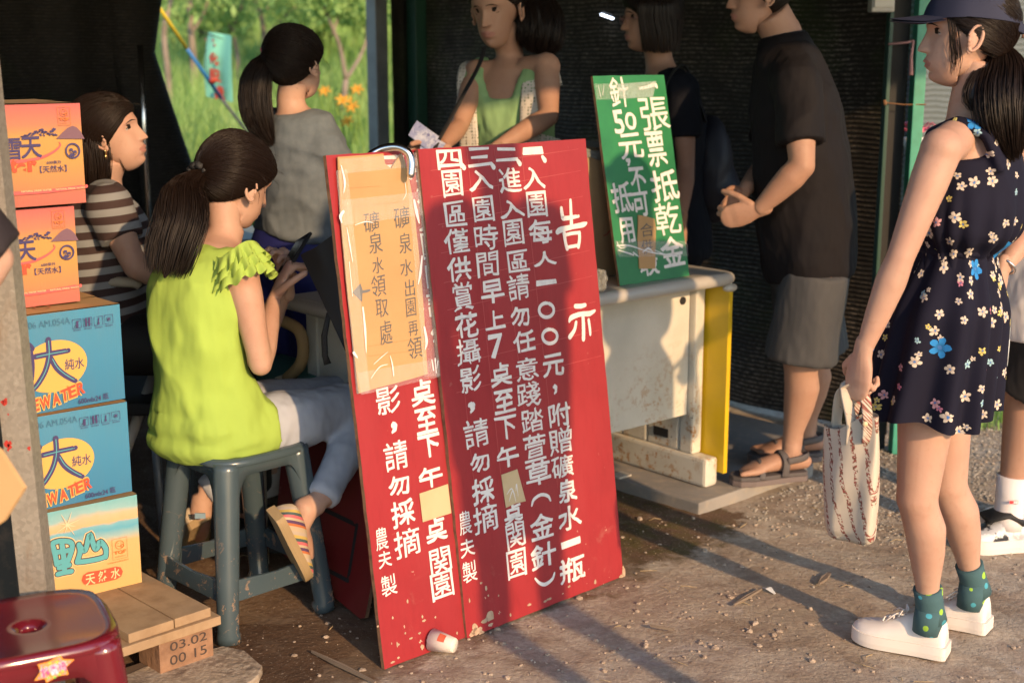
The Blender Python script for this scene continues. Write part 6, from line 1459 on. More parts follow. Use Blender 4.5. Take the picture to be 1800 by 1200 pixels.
# phone
c = at(514, 452, 3.60); pd = (at(565, 425, 3.66) - at(482, 485, 3.54)); 
r_ = thing('phone', 'black smartphone held by the girl in lime', 'phone', c)
xx = (at(540, 420, 3.68) - at(505, 478, 3.60)).normalized(); nn = V((-.45, .1, .85)); nn = (nn - xx * nn.dot(xx)).normalized(); yy = nn.cross(xx); Mx2 = Matrix((xx, yy, nn)).transposed()
MB().box(c, (.150, .076, .009), Mx2).build('phone_body', M['black'], r_, bevel=.003); MB().box(c + nn * .005, (.138, .068, .0012), Mx2).build('phone_screen', mat('dark_glass', (.01, .01, .012), .08), r_)

# ---- woman in stripes
rp = person('woman in a brown and grey striped top seated beside the cartons, gazing up', (at(190, 590, 3.98).x, 3.98, .46))
lat = V((0.05, -1, 0)); f_ = V((1, .05, 0))
b = Body(at(170, 590, 3.98), at(178, 500, 3.98), at(180, 410, 3.98), at(180, 335, 3.98), (.1, -1, 0), (.25, -.97, 0), sc=1.08)
H = Head(at(197, 240, 3.97), (.98, -.02, .20), (-.2, 0, 1), .98)
b.torso(b.parts, -.05, 1.1); b.parts.tube([b.spine(.98), b.spine(1.08), H.w((0, -.02, -.05))], [.062, .055, .056], 16)
shR, elR, wrR = at(190, 362, 3.82), at(238, 470, 3.76), at(330, 500, 3.85); shL, elL, wrL = at(195, 365, 4.14), at(255, 470, 4.2), at(330, 480, 4.2)
b.arm(b.parts, shR, elR, wrR, 1.1); b.arm(b.parts, shL, elL, wrL, 1.1)
b.heads = [H.mesh(), hand(wrR, (1, .1, 0), (0, .2, -1), (0, 1, 0), .5), hand(wrL, (1, -.1, 0), (0, 0, -1), (0, -1, 0), .5)]
hipR = b.sp[0] + lat * .09; hipL = b.sp[0] - lat * .09; kR = hipR + V((.42, 0, -.02)); kL = hipL + V((.42, 0, -.02))
for hp, kn in ((hipR, kR), (hipL, kL)): b.leg(b.parts, hp, kn, V((kn.x + .02, kn.y, .10)))
b.skin(rp, M['skin'], .009); face_bits(rp, H)
hc = hair_cap(H, .016, (1.0, -.020), (0, -.9, -.3), back=.01); hc.build('hair', M['hair'], rp, True)
mb = MB(); hair_tail(mb, [at(165, 225, 3.93), at(160, 270, 3.92), at(160, 320, 3.92), at(165, 352, 3.93)], [.050, .060, .055, .03], 200, .0013, seed=8, flat=.7, side=V((1, 0, .2)), frizz=.3); hair_tail(mb, [H.w((.05, -.04, .06)), H.w((.072, -.035, 0)), H.w((.072, -.045, -.08)), H.w((.06, -.06, -.13))], [.03, .032, .03, .015], 90, .0013, seed=18, flat=.5, side=V((1, 0, 0)), frizz=.2)
strands_on_head(mb, H, (0, -.75, -.65), 1000, .0165, (1.0, -.020), .0012, seed=9, back=.01, low=-.06); flyaways(mb, H, 60, 3, (1.0, -.02)); s_ = mb.build('loose_hair', M['strand'], rp, True); s_['kind'] = 'stuff'
mb = MB(); b.torso(mb, -.1, .97, offs=[(-.1, .03), (.3, .045), (.6, .03), (.9, .014), (1, -.005)], n=14)
for sh, el in ((shR, elR), (shL, elL)): b.arm(mb, sh, el, el, 1.15, .008, .55, 'sleeve')
remesh(mb, 'striped_top', M['stripes'], rp, .009, 5, (wloc(rp), .004, (10, 10, 8), 2, .001))
mb = MB(); b.torso(mb, -.16, .1, .01, 6)
for hp, kn in ((hipR, kR), (hipL, kL)): mb.tube([hp, hp.lerp(kn, .5), kn, V((kn.x + .01, kn.y, .3)), V((kn.x + .02, kn.y, .12))], [.10, .09, .07, .065, .055], 16); mb.ell(kn, (.07,) * 3)
remesh(mb, 'trousers', M['black'], rp, .012, 4)
for kn in (kR, kL): shoe(rp, V((kn.x - .04, kn.y, 0)), V((kn.x + .19, kn.y, 0)), (0, 0, 1), (M['black'], M['black'], M['black']), .06, laces=False)
mb = MB(); e = H.w((.079, -.004, -.038)); mb.ell(e, (.003, .008, .010)); mb.ell(e + V((0, -.002, -.014)), (.004, .006, .008)); mb.build('earring', mat('brass', (.6, .45, .2), .3, 1), rp, True)

# ---- girl in grey, standing with her back turned
rp = person('girl in a grey t-shirt and blue shorts standing with her back turned, pink hair tie', (-.64, 4.37, 0))
b = Body(at(516, 480, 4.38), at(522, 385, 4.36), at(530, 285, 4.36), at(514, 195, 4.36), (.94, -.34, 0), (.93, -.36, 0), sc=.93)
H = Head(at(523, 115, 4.37), (.60, .80, -.04), (0.02, 0, 1), .96)
b.torso(b.parts, -.12, 1.1); b.parts.tube([b.spine(.97), b.spine(1.08), H.w((0, -.018, -.05))], [.052, .045, .046], 16)
shR, elR, wrR = at(573, 258, 4.29), at(622, 350, 4.36), at(650, 430, 4.5); shL, elL, wrL = at(470, 228, 4.46), at(476, 345, 4.6), at(520, 420, 4.68)
b.arm(b.parts, shR, elR, wrR, .92); b.arm(b.parts, shL, elL, wrL, .92)
hR, hL = b.sp[0] + b.l1 * .08, b.sp[0] - b.l1 * .08; z0 = .07
for hp, dx in ((hR, .03), (hL, -.03)): kn = V((hp.x + dx, hp.y + .02, .44)); an = V((hp.x + dx, hp.y, z0)); b.leg(b.parts, hp, kn, an, .9, (an - V((.1, .12, 0)) * .5, an + V((.1, .1, 0)))); shoe(rp, an + V((-.04, -.04, -z0)), an + V((.11, .14, -z0)), (0, 0, 1), (M['canvas'], M['rubber'], M['canvas']), .06)
b.heads = [H.mesh(), hand(wrR, (.2, .6, -.5), (0, 0, -1), (-1, 0, 0), .5, .95), hand(wrL, (.2, .6, -.5), (0, 0, -1), (1, 0, 0), .5, .95)]
b.skin(rp, M['skin'], .008); face_bits(rp, H)
tie = at(476, 98, 4.33); tl = H.M.transposed() @ (tie - H.c)
hair_cap(H, .014, (1.0, -.022), tl, back=.012).build('hair', M['hair'], rp, True)
st = MB(); strands_on_head(st, H, tl, 1100, .0145, (1.0, -.022), .0011, seed=14, back=.012); flyaways(st, H, 90, 5, (1.0, -.022), w=.0006); strands_on_head(st, H, (0, 1.2, .2), 60, .018, (1.0, -.02), .0012, seed=19, lift=.004); s_ = st.build('hair_strands', M['strand'], rp, True); s_['kind'] = 'stuff'
mb = MB(); hair_tail(mb, [tie, at(456, 125, 4.30), at(447, 165, 4.28), at(455, 215, 4.27), at(480, 256, 4.27)], [.022, .046, .052, .044, .012], 320, .0012, seed=15, flat=.6, side=V((1, -.2, 0)), frizz=.3); s_ = mb.build('ponytail', M['strand'], rp, True); s_['kind'] = 'stuff'
mb = MB(); ax = (at(456, 125, 4.3) - tie).normalized(); o1 = ax.orthogonal().normalized(); o2 = ax.cross(o1)
mb.tube([tie + o1 * math.cos(k / 32 * 6.283) * .028 + o2 * math.sin(k / 32 * 6.283) * .028 + ax * .005 * math.sin(k * 1.3) for k in range(33)], [.010 + .003 * math.sin(k * 2.1) for k in range(33)], 8); mb.build('hair_tie', mat('pink_velvet', (.45, .12, .17), .8), rp, True)
mb = MB(); b.torso(mb, .27, .985, offs=[(0, .016), (.3, .022), (.7, .016), (.93, .012), (1, .004)], n=14)
for sh, el in ((shR, elR), (shL, elL)): b.arm(mb, sh, el, el, .95, .010, .62, 'sleeve')
remesh(mb, 'grey_t_shirt', M['greytee'], rp, .008, 14, (wloc(rp), .010, (5, 5, 13), 7, .003))
mb = MB(); b.torso(mb, -.16, .33, .013, 8)
for hp, dx in ((hR, .03), (hL, -.03)): mb.tube([hp, hp + V((dx * .4, 0, -.14)), hp + V((dx * .8, 0, -.30))], [.105, .105, .112], 18)
remesh(mb, 'blue_shorts', M['blueshort'], rp, .010, 4, (wloc(rp), .004, (9, 9, 6), 2))
mb = MB(); q = at(505, 446, 4.24); mb.box(q, (.028, .004, .02)); mb.build('pocket_tag', mat('white_tag', (.5, .52, .55), .6), rp)

# ---- woman in green behind the desk, counting notes
rp = person('woman in a green top and white crochet vest behind the desk, looking down', (0.0, 4.80, 0))
b = Body(at(900, 400, 4.82), at(902, 300, 4.80), at(898, 195, 4.79), at(896, 112, 4.80), (.93, -.36, 0), (.93, -.36, 0), sc=1.0)
H = Head(at(872, 20, 4.73), (-.42, -.86, -.24), (-.10, -.05, 1), 1.09); H.closed = 1
b.torso(b.parts, -.12, 1.12); b.parts.tube([b.spine(.98), b.spine(1.08), H.w((0, -.022, -.05))], [.056, .047, .050], 16)
shR, elR, wrR = at(838, 128, 4.80), at(808, 222, 4.66), at(772, 262, 4.48); shL, elL, wrL = at(960, 118, 4.70), at(965, 205, 4.58), at(868, 262, 4.44)
b.arm(b.parts, shR, elR, wrR, 1.0); b.arm(b.parts, shL, elL, wrL, 1.06)
hR, hL = b.sp[0] + b.l1 * .09, b.sp[0] - b.l1 * .09
for hp in (hR, hL): kn = V((hp.x, hp.y - .02, .46)); an = V((hp.x, hp.y, .08)); b.leg(b.parts, hp, kn, an); shoe(rp, an + V((.02, .05, -.08)), an + V((-.05, -.18, -.08)), (0, 0, 1), (M['black'], M['black'], M['black']), .06, laces=False)
b.heads = [H.mesh(), hand(wrR, (-.8, -.1, -.1), (.3, -.6, -.5), (.2, .0, .8), .7), hand(wrL, (-.75, -.1, -.2), (0, .3, -.8), (-.2, -.8, .4), .6)]
b.skin(rp, M['skin_dark'], .007); face_bits(rp, H, closed=1)
hair_cap(H, .015, (.82, .006), (0, -.8, -.3), back=.01).build('hair', M['hair'], rp, True)
mb = MB(); hair_tail(mb, [H.w((-.04, -.09, .03)), H.w((-.085, -.09, -.01)), H.w((-.105, -.075, -.06)), H.w((-.105, -.055, -.11)), H.w((-.09, -.05, -.15))], [.045, .072, .078, .066, .035], 620, .0014, seed=21, flat=.85, side=V((1, 0, 0)), frizz=.9, core=True); strands_on_head(mb, H, (-.4, -.9, .1), 800, .0155, (.82, .006), .0012, seed=22, back=.01); flyaways(mb, H, 60, 8, (.82, .006)); s_ = mb.build('curly_hair', M['strand'], rp, True); s_['kind'] = 'stuff'
mb = MB()     # green top: strap-shouldered, deep neckline left bare
b.torso(mb, .0, .80, offs=[(0, .022), (.3, .026), (.6, .018), (.8, .008)], n=12)
F4 = V((-.36, -.93, 0))
for sg in (1, -1): mb.tube([b.spine(.66) + b.l2 * sg * .075 + F4 * .090, b.spine(.80) + b.l2 * sg * .088 + F4 * .092, b.spine(.90) + b.l2 * sg * .100 + F4 * .092, b.spine(.965) + b.l2 * sg * .102 + F4 * .060, b.spine(.985) + b.l2 * sg * .102 + F4 * .01 + V((0, 0, .018)), b.spine(.86) + b.l2 * sg * .09 - F4 * .09], [(.055, .014), (.046, .014), (.038, .013), (.034, .013), (.030, .013), (.03, .012)], 14, side=b.l2)
for k in range(6):      # cowl: sagging folds across the front
    t = k / 5; a0 = b.spine(.84 - .05 * t) + b.l2 * .07 + F4 * .098; a1 = b.spine(.84 - .05 * t) - b.l2 * .07 + F4 * .098; sag = F4 * (.008 + .008 * t) + V((0, 0, -.075 - .05 * t)); mb.tube([a0, a0.lerp(a1, .25) + sag * .75, a0.lerp(a1, .5) + sag, a0.lerp(a1, .75) + sag * .75, a1], [.010] * 5, 8)
remesh(mb, 'green_top', M['greentop'], rp, .007, 4, (wloc(rp), .004, (8, 8, 7), 5, .001))
m = M['crochet'] = mat('cream_crochet', (.62, .58, .51), .9)
vv = coords(m, 'Object', (1, 1, 1)); vo = N(m, 'ShaderNodeTexVoronoi'); vo.inputs['Scale'].default_value = 95; vo.inputs['Randomness'].default_value = .25; L(m, vv, vo.inputs['Vector'])
hole = ramp(m, vo.outputs['Distance'], .30, .36, (1, 1, 1), (0, 0, 0)); L(m, math_n(m, 'SUBTRACT', 1.0, math_n(m, 'MULTIPLY', hole, .92)), m.node_tree.nodes['Principled BSDF'].inputs['Alpha'])
for sg in (1, -1):
    L4 = b.l2 * sg; P = [b.spine(.86) + L4 * .12 - F4 * .085, b.spine(.99) + L4 * .122 - F4 * .02, b.spine(.985) + L4 * .124 + F4 * .045, b.spine(.88) + L4 * .120 + F4 * .100, b.spine(.72) + L4 * .112 + F4 * .122, b.spine(.5) + L4 * .112 + F4 * .125, b.spine(.2) + L4 * .125 + F4 * .135, b.spine(0) + L4 * .135 + F4 * .14]
    mb = MB(); mb.tube(smooth_path(P, 4), [(.042, .006), (.044, .006), (.042, .006), (.038, .006), (.034, .005), (.036, .004), (.038, .004), (.040, .004)], 10, side=L4); mb.build('crochet_front', M['crochet'], rp, True)
    mb = MB()
    def vest(u, v, L4=L4):
        t = -.05 + .66 * v; a_, b__ = b.pr(t); ang = .75 - u * 2.6; k = sstep(.42, .61, t)
        return b.spine(t) + L4 * (math.cos(ang) * (a_ + .045)) + F4 * (math.sin(ang) * (b__ + .045)) + V((0, 0, .05 * k * (abs(u - .5) * 2 - 1)))
    mb.grid(vest, 30, 20); mb.build('crochet_vest', M['crochet'], rp, True)
mb = MB(); mb.tube(smooth_path([at(852, 82, 4.72), at(842, 115, 4.66), at(818, 160, 4.58), at(790, 212, 4.50), at(768, 252, 4.44), at(762, 275, 4.42)]), [(.008, .002)] * 26, 8, side=V((1, -.3, 0))); mb.build('bag_strap', M['black'], rp, True)
rb = thing('banknotes', 'pale blue banknotes fanned in the hand of the woman in green', 'banknote', at(742, 238, 4.42))
for k, q in enumerate((((733, 212), (772, 240), (757, 268), (718, 238)), ((745, 232), (784, 254), (770, 272), (738, 262)))):
    P = [at(x, y, 4.40 + .02 * k + (.03 if i in (1, 2) else 0)) for i, (x, y) in enumerate(q)]; mb = MB()
    def fn(u, v): p = P[0].lerp(P[1], u).lerp(P[3].lerp(P[2], u), v); return p + V((0, -.004 * math.sin(u * 3.1), .003 * math.sin(v * 3 + k)))
    mb.grid(fn, 10, 6); mb.grid(lambda u, v: fn(u, v) + V((0, .0008, 0)), 10, 6); mb.build('note', mat('blue_note', (.22, .25, .42), .7, var=[(30, (.45, .48, .58), .45, .6), (70, (.12, .13, .28), .55, .65)]), rb, True)

# ---- woman with glasses
rp = person('woman in black with glasses and a black bob standing behind the green sign', (.53, 4.98, SZ))
b = Body(at(1180, 440, 4.98), at(1183, 340, 4.98), at(1180, 220, 4.98), at(1162, 125, 5.0), (-.12, -.99, 0), (-.30, -.95, 0), sc=1.05)
H = Head(at(1140, 36, 4.98), (-.97, -.14, -.08), (0, 0, 1), 1.0)
b.torso(b.parts, -.12, 1.12); b.parts.tube([b.spine(.98), b.spine(1.08), H.w((0, -.022, -.05))], [.058, .05, .052], 16)
shL, elL, wrL = at(1200, 160, 4.83), at(1206, 295, 4.80), at(1196, 388, 4.74); shR, elR, wrR = at(1150, 165, 5.15), at(1140, 290, 5.16), at(1100, 330, 5.1)
b.arm(b.parts, shL, elL, wrL, 1.02); b.arm(b.parts, shR, elR, wrR, 1.02)
hR, hL = b.sp[0] + b.l1 * .09, b.sp[0] - b.l1 * .09
for hp in (hR, hL): kn = V((hp.x, hp.y, .48)); an = V((hp.x + .01, hp.y, .12)); b.leg(b.parts, hp, kn, an); shoe(rp, an + V((.05, 0, -.08)), an + V((-.19, 0, -.08)), (0, 0, 1), (M['black'], M['rubber'], M['black']), .06, laces=False)
b.heads = [H.mesh(), hand(wrL, (-.2, .0, -1), (.1, .9, 0), (-1, 0, 0), .4), hand(wrR, (-.7, .0, -.4), (.1, -.9, 0), (0, 0, 1), .4)]
b.skin(rp, M['skin_dark'], .008); face_bits(rp, H)
hair_cap(H, .020, (1.0, -.030), (0, -.3, 1), back=.01).build('hair', M['hair'], rp, True)
mb = MB()      # the bob: a curtain of strands from the parting to the jaw
rr = random.Random(31)
for i in range(900):
    a = rr.uniform(-2.75, 2.75) ; q = V((math.sin(a), -math.cos(a), 0))       # 0 = back of head
    if abs(a) > 2.15 and rr.random() < .3: continue
    top = head_pt(V((q.x * .55, q.y * .5 - .1, .85)).normalized(), False); midd = head_pt(V((q.x, q.y, .12)).normalized(), False)
    if q.y > .75: continue
    endz = -.118 + .016 * rr.random() + .02 * max(0, q.y)
    ex = .006 * rr.random(); p1 = midd + q * (.020 + ex); p2 = V((q.x * .088, q.y * .098 - .01, -.06)) + q * ex; p3 = V((q.x * .084, q.y * .092 - .01, endz))
    if q.y > .15: p2.y = min(p2.y, .045); p3.y = min(p3.y, .042); p1.y = min(p1.y, .052)
    mb.tube([H.w(p) for p in smooth_path([top + V((0, 0, .012)), (top + p1) * .5 + V((q.x, q.y, .8)) * .020, p1, p2, p3], 2)], [.0020] * 8 + [.001], 4, caps=False)
s_ = mb.build('bob_hair', M['strand'], rp, True); s_['kind'] = 'stuff'
mb = MB(); fm = H
for sx in (-1, 1):
    cpt = V((sx * .033, .094, .008)); mb.tube([H.w(cpt + V((math.cos(a) * .022, -abs(math.cos(a)) * .003 * (1 if math.cos(a) * sx > 0 else -0), math.sin(a) * .015))) for a in np.linspace(0, 6.283, 22)], .0011, 5)
    mb.tube([H.w(V((sx * .055, .091, .012))), H.w(V((sx * .074, .06, .012))), H.w(V((sx * .078, .0, .012)))], .0012, 5)
mb.tube([H.w((-.011, .095, .012)), H.w((0, .100, .014)), H.w((.011, .095, .012))], .0011, 5); mb.build('glasses', mat('rose_metal', (.4, .2, .2), .3, .8), rp, True)
mb = MB(); b.torso(mb, -.05, .985, offs=[(-.1, .03), (.3, .04), (.7, .022), (.93, .012), (1, .004)], n=14)
for sh, el in ((shR, elR), (shL, elL)): b.arm(mb, sh, el, el, 1.05, .012, .60, 'sleeve')
remesh(mb, 'black_t_shirt', M['blacktee'], rp, .009, 5, (wloc(rp), .005, (8, 8, 6), 4))
mb = MB(); b.torso(mb, -.16, .15, .012, 6)
for hp in (hR, hL): mb.tube([hp, V((hp.x, hp.y, .48)), V((hp.x, hp.y, .14))], [.10, .075, .06], 16)
remesh(mb, 'trousers', M['blacktee'], rp, .012, 4)
rb = thing('backpack', 'black backpack worn by the woman with glasses', 'backpack', at(1250, 300, 5.02))
mb = MB(); c = at(1246, 300, 5.0); mb.ell(c, (.085, .14, .20)); mb.ell(c + V((.03, 0, -.07)), (.085, .13, .12)); remesh(mb, 'pack', mat('black_nylon', (.010, .010, .018), .6, bump=(90, .2, .003)), rb, .012, 4, (wloc(rb), .006, (12, 12, 12), 3))
mb = MB(); mb.tube(smooth_path([c + V((-.03, -.10, .18)), at(1205, 118, 4.88), at(1172, 150, 4.82), at(1168, 240, 4.80), c + V((-.05, -.10, -.10))]), [(.022, .004)] * 21, 8, side=V((0, 1, 0))); mb.build('strap', M['black'], rb, True)

# ---- man in the black polo
rp = person('man in a black polo shirt and grey shorts standing on the slab with clasped hands', (1.0, 4.50, SZ))
b = Body(at(1422, 470, 4.50), at(1412, 350, 4.50), at(1400, 215, 4.50), at(1378, 78, 4.52), (-.05, -1, 0), (-.22, -.97, 0), prof=PM, sc=1.0)
H = Head(at(1334, -6, 4.50), (-.99, -.10, -.10), (-.05, 0, 1), 1.06)
b.torso(b.parts, -.12, 1.12); b.parts.tube([b.spine(.97), b.spine(1.06), H.w((0, -.03, -.05))], [.072, .064, .064], 16)
shL, elL, wrL = at(1402, 150, 4.30), at(1410, 292, 4.22), at(1334, 368, 4.26); shR, elR, wrR = at(1370, 150, 4.68), at(1350, 290, 4.70), at(1308, 335, 4.46)
b.arm(b.parts, shL, elL, wrL, 1.28); b.arm(b.parts, shR, elR, wrR, 1.22)
hL, hR = b.sp[0] + V((0, -.09, 0)), b.sp[0] + V((0, .09, 0)); knL, anL = at(1408, 640, 4.42), at(1395, 792, 4.44); knR, anR = at(1428, 625, 4.62), at(1425, 765, 4.66)
hlL, toL = at(1412, 848, 4.44), at(1294, 852, 4.38); hlR, toR = at(1438, 815, 4.66), at(1325, 803, 4.62)
for q in (hlL, toL, hlR, toR): q.z = SZ + .034
anL = V((hlL.x - .045, hlL.y, SZ + .11)); anR = V((hlR.x - .045, hlR.y, SZ + .11))
b.leg(b.parts, hL, knL, anL, 1.12, (hlL, toL)); b.leg(b.parts, hR, knR, anR, 1.12, (hlR, toR))
ftL = foot_bare(hlL, toL, (0, 0, 1), 1, 1); ftR = foot_bare(hlR, toR, (0, 0, 1), 1, -1); b.parts.add(ftL.v, ftL.f); b.parts.add(ftR.v, ftR.f)
b.heads = [H.mesh(), hand(wrL, (-.8, .2, -.25), (.1, .7, .1), (-.2, -.1, .9), .7, 1.06, spread=.14), hand(wrR, (-.55, -.35, -.5), (.35, -.8, -.2), (-.3, 0, .8), .6, 1.04)]
b.skin(rp, M['skin_dark'], .0065); face_bits(rp, H)
hair_cap(H, .006, (1.05, -.022), None, low=-.055).build('hair', M['hair'], rp, True)
mb = MB(); b.torso(mb, -.06, 1.0, offs=[(-.1, .030), (0, .030), (.3, .044), (.6, .034), (.9, .018), (1, .016)], n=16)
for sh, el in ((shR, elR), (shL, elL)): b.arm(mb, sh, el, el, 1.22, .016, .72, 'sleeve')
remesh(mb, 'polo_shirt', M['polo'], rp, .0085, 5, (wloc(rp), .008, (7, 7, 6), 9, .0015))
mb = MB(); cn = b.spine(1.0)
for dz, ra in ((0, .080), (.022, .072)): pass
mb.tube([b.spine(.945), b.spine(.99), b.spine(1.05), b.spine(1.06), b.spine(1.04)], [(.125, .100), (.098, .090), (.080, .078), (.076, .074), (.070, .066)], 24, side=b.l2); mb.build('collar', M['polo'], rp, True)
mb = MB(); q = at(1483, 427, 4.42); mb.box(q, (.022, .010, .016)); mb.build('hem_tag', mat('pale_tag', (.3, .4, .45), .6), rp)
mb = MB(); b.torso(mb, -.16, .30, .016, 8)
for hp, kn in ((hL, knL), (hR, knR)):
    e = hp.lerp(kn, .95); mb.tube([hp, hp.lerp(e, .3), hp.lerp(e, .65), e], [.112, .116, .118, .124], 20)
remesh(mb, 'grey_shorts', M['greyshort'], rp, .009, 5, (wloc(rp), .005, (8, 8, 3), 6))
ss = mat('sandal_strap', (.085, .075, .075), .75); so_ = mat('sandal_sole', (.15, .12, .115), .8); osl = mat('orange_sandal_trim', (.55, .11, .03), .6)
for hl, to, sd in ((hlL, toL, 1), (hlR, toR, -1)):
    d = (to - hl).normalized(); s = d.cross(V((0, 0, 1))) ; Ln = (to - hl).length; rs_ = thing('sandal', 'grey strapped sandal with orange trim on the nearer foot of the man' if sd > 0 else 'grey strapped sandal on the farther foot of the man', 'sandal', V((hl.x, hl.y, SZ)), 'pair of sandals')
    out = [(-.02, .022), (.03, .034), (.3, .034), (.55, .044), (.8, .052), (1.0, .042), (1.08, .016)]; poly = [(x * Ln, w) for x, w in out] + [(x * Ln, -w) for x, w in reversed(out)]; n = len(poly)
    def lay(z0, z1, k, name, mt):
        mb = MB(); mb.add([hl + d * x + s * w * k + V((0, 0, z0 - .034)) for x, w in poly] + [hl + d * x + s * w * k + V((0, 0, z1 - .034)) for x, w in poly], [tuple(range(n)), tuple(range(n, 2 * n))] + [(i, (i + 1) % n, n + (i + 1) % n, n + i) for i in range(n)]); mb.build(name, mt, rs_, bevel=.003, fix=True)
    lay(.001, .020, 1.0, 'sole', so_); lay(.0205, .034, .97, 'footbed', ss)
    def strap(pts, w=.011, name='strap', mt=ss): MB().tube(smooth_path([hl + d * x * Ln + s * y + V((0, 0, z)) for x, y, z in pts], 5), [(w, .003)] * (5 * (len(pts) - 1) + 1), 8, side=d).build(name, mt, rs_, True)
    strap([(.70, -.050, -.01), (.68, -.030, .030), (.66, 0, .044), (.66, .030, .034), (.70, .050, -.01)]); strap([(.36, -.040, -.01), (.34, -.040, .045), (.36, 0, .072), (.34, .040, .045), (.36, .040, -.01)], .013)
    mb = MB(); mb.tube(smooth_path([hl + d * x * Ln + s * y + V((0, 0, z)) for x, y, z in ((.33, -.043, .045), (.1, -.040, .052), (-.05, 0, .052), (.1, .040, .052), (.33, .043, .045))], 5), [(.012, .003)] * 21, 8, side=V((0, 0, 1))); mb.build('heel_strap', ss, rs_, True)
    mb = MB(); mb.tube(smooth_path([hl + d * x * Ln + s * y + V((0, 0, z)) for x, y, z in ((.78, .052, -.004), (.55, .052, .012), (.35, .046, .022), (.15, .042, .0))], 5), [(.0045, .002)] * 16, 6, side=V((0, 0, 1))); mb.tube(smooth_path([hl + d * x * Ln + s * y + V((0, 0, z)) for x, y, z in ((.72, .054, -.010), (.5, .053, .002), (.3, .046, .010), (.15, .042, -.008))], 5), [(.003, .002)] * 16, 6, side=V((0, 0, 1))); mb.build('trim', osl, rs_, True)
    MB().ell(hl + d * .30 * Ln + s * .046 + V((0, 0, .048)), (.013, .006, .013)).build('buckle', M['black'], rs_, True)
# ---- girl in the floral dress
rp = person('girl in a navy floral dress and dark blue cap standing at the right', (1.08, 3.18, 0))
l1 = V((.42, .91, 0)).normalized(); l2 = V((.52, .85, 0)).normalized()
b = Body(at(1652, 560, 3.19), at(1682, 432, 3.18), at(1708, 305, 3.16), at(1702, 208, 3.15), l1, l2, sc=.88)
H = Head(at(1697, 66, 3.14), (-.975, .20, -.06), (.02, 0, 1), 1.0)
b.torso(b.parts, -.14, 1.12); b.parts.tube([b.spine(.97), b.spine(1.06), H.w((0, -.030, -.05))], [.052, .043, .046], 16)
shL, elL, wrL = at(1655, 262, 2.99), at(1583, 452, 2.95), at(1517, 618, 2.96); shR, elR, wrR = at(1782, 262, 3.34), at(1822, 385, 3.44), at(1762, 474, 3.36)
b.arm(b.parts, shL, elL, wrL, 1.0); b.arm(b.parts, shR, elR, wrR, 1.0)
hL = b.sp[0] - l1 * .062 + V((0, 0, -.02)); hR = b.sp[0] + l1 * .075 + V((0, 0, -.02))
anN = at(1635, 1062, 3.13); anF = at(1696, 1020, 3.26); knN = at(1612, 875, 3.10); knF = at(1665, 850, 3.24)
hlN, toN = G(1662, 1152), G(1500, 1118); hlF, toF = G(1735, 1108), G(1640, 1085)
anN = V((hlN.x - .045, hlN.y + .005, .125)); anF = V((hlF.x - .04, hlF.y + .01, .13))
b.leg(b.parts, hL, knN, anN, .93, (hlN, toN)); b.leg(b.parts, hR, knF, anF, .93, (hlF, toF))

hdN = hand(wrL, (-.10, .04, -1), (.75, .5, .1), (-.6, .75, .2), 1.15, .98, tcurl=.9); hdF = hand(wrR, (-.15, -.05, -1), (-.5, .5, 0), (-.7, -.6, 0), .9, .95)
b.heads = [H.mesh(128, 112), hdN, hdF]; b.skin(rp, M['skin'], .0065); face_bits(rp, H)
hair_cap(H, .010, (1.0, -.004), (0, -1, -.1), back=.006, low=-.07).build('hair', M['hair'], rp, True)
st = MB(); tlp = H.M.transposed() @ (at(1760, 95, 3.13) - H.c); strands_on_head(st, H, tlp, 1100, .0105, (1.0, -.004), .0009, seed=41, low=-.09, back=.006)
rr = random.Random(6)
for k in range(26):      # loose wisps in front of the ear
    x0 = V((.066 + rr.uniform(-.004, .004), .035 + rr.uniform(-.012, .012), .045)); 
    for sx in (-1, 1): st.tube([H.w((sx * x0.x, x0.y, x0.z)), H.w((sx * (x0.x + .006), x0.y - .004, .01)), H.w((sx * (x0.x + .002), x0.y - .010 + rr.uniform(-.006, .006), -.03 - rr.uniform(0, .02))), H.w((sx * (x0.x - .006), x0.y - .008, -.055 - rr.uniform(0, .03)))], [.0007] * 3 + [.0003], 3, caps=False)
s_ = st.build('hair_strands', M['strand'], rp, True); s_['kind'] = 'stuff'
mb = MB(); hair_tail(mb, [at(1762, 92, 3.13), at(1768, 125, 3.09), at(1762, 175, 3.05), at(1768, 225, 3.04), at(1782, 285, 3.05)], [.028, .052, .062, .050, .012], 620, .0009, seed=43, flat=.6, side=V((1, 0, .1)), frizz=.55)
hair_tail(mb, [at(1745, 110, 3.11), at(1722, 150, 3.08), at(1712, 178, 3.07), at(1735, 195, 3.06)], [.018, .032, .026, .006], 120, .0009, seed=44, flat=.5, side=V((1, 0, .1)), frizz=.5)
s_ = mb.build('ponytail', M['strand'], rp, True); s_['kind'] = 'stuff'
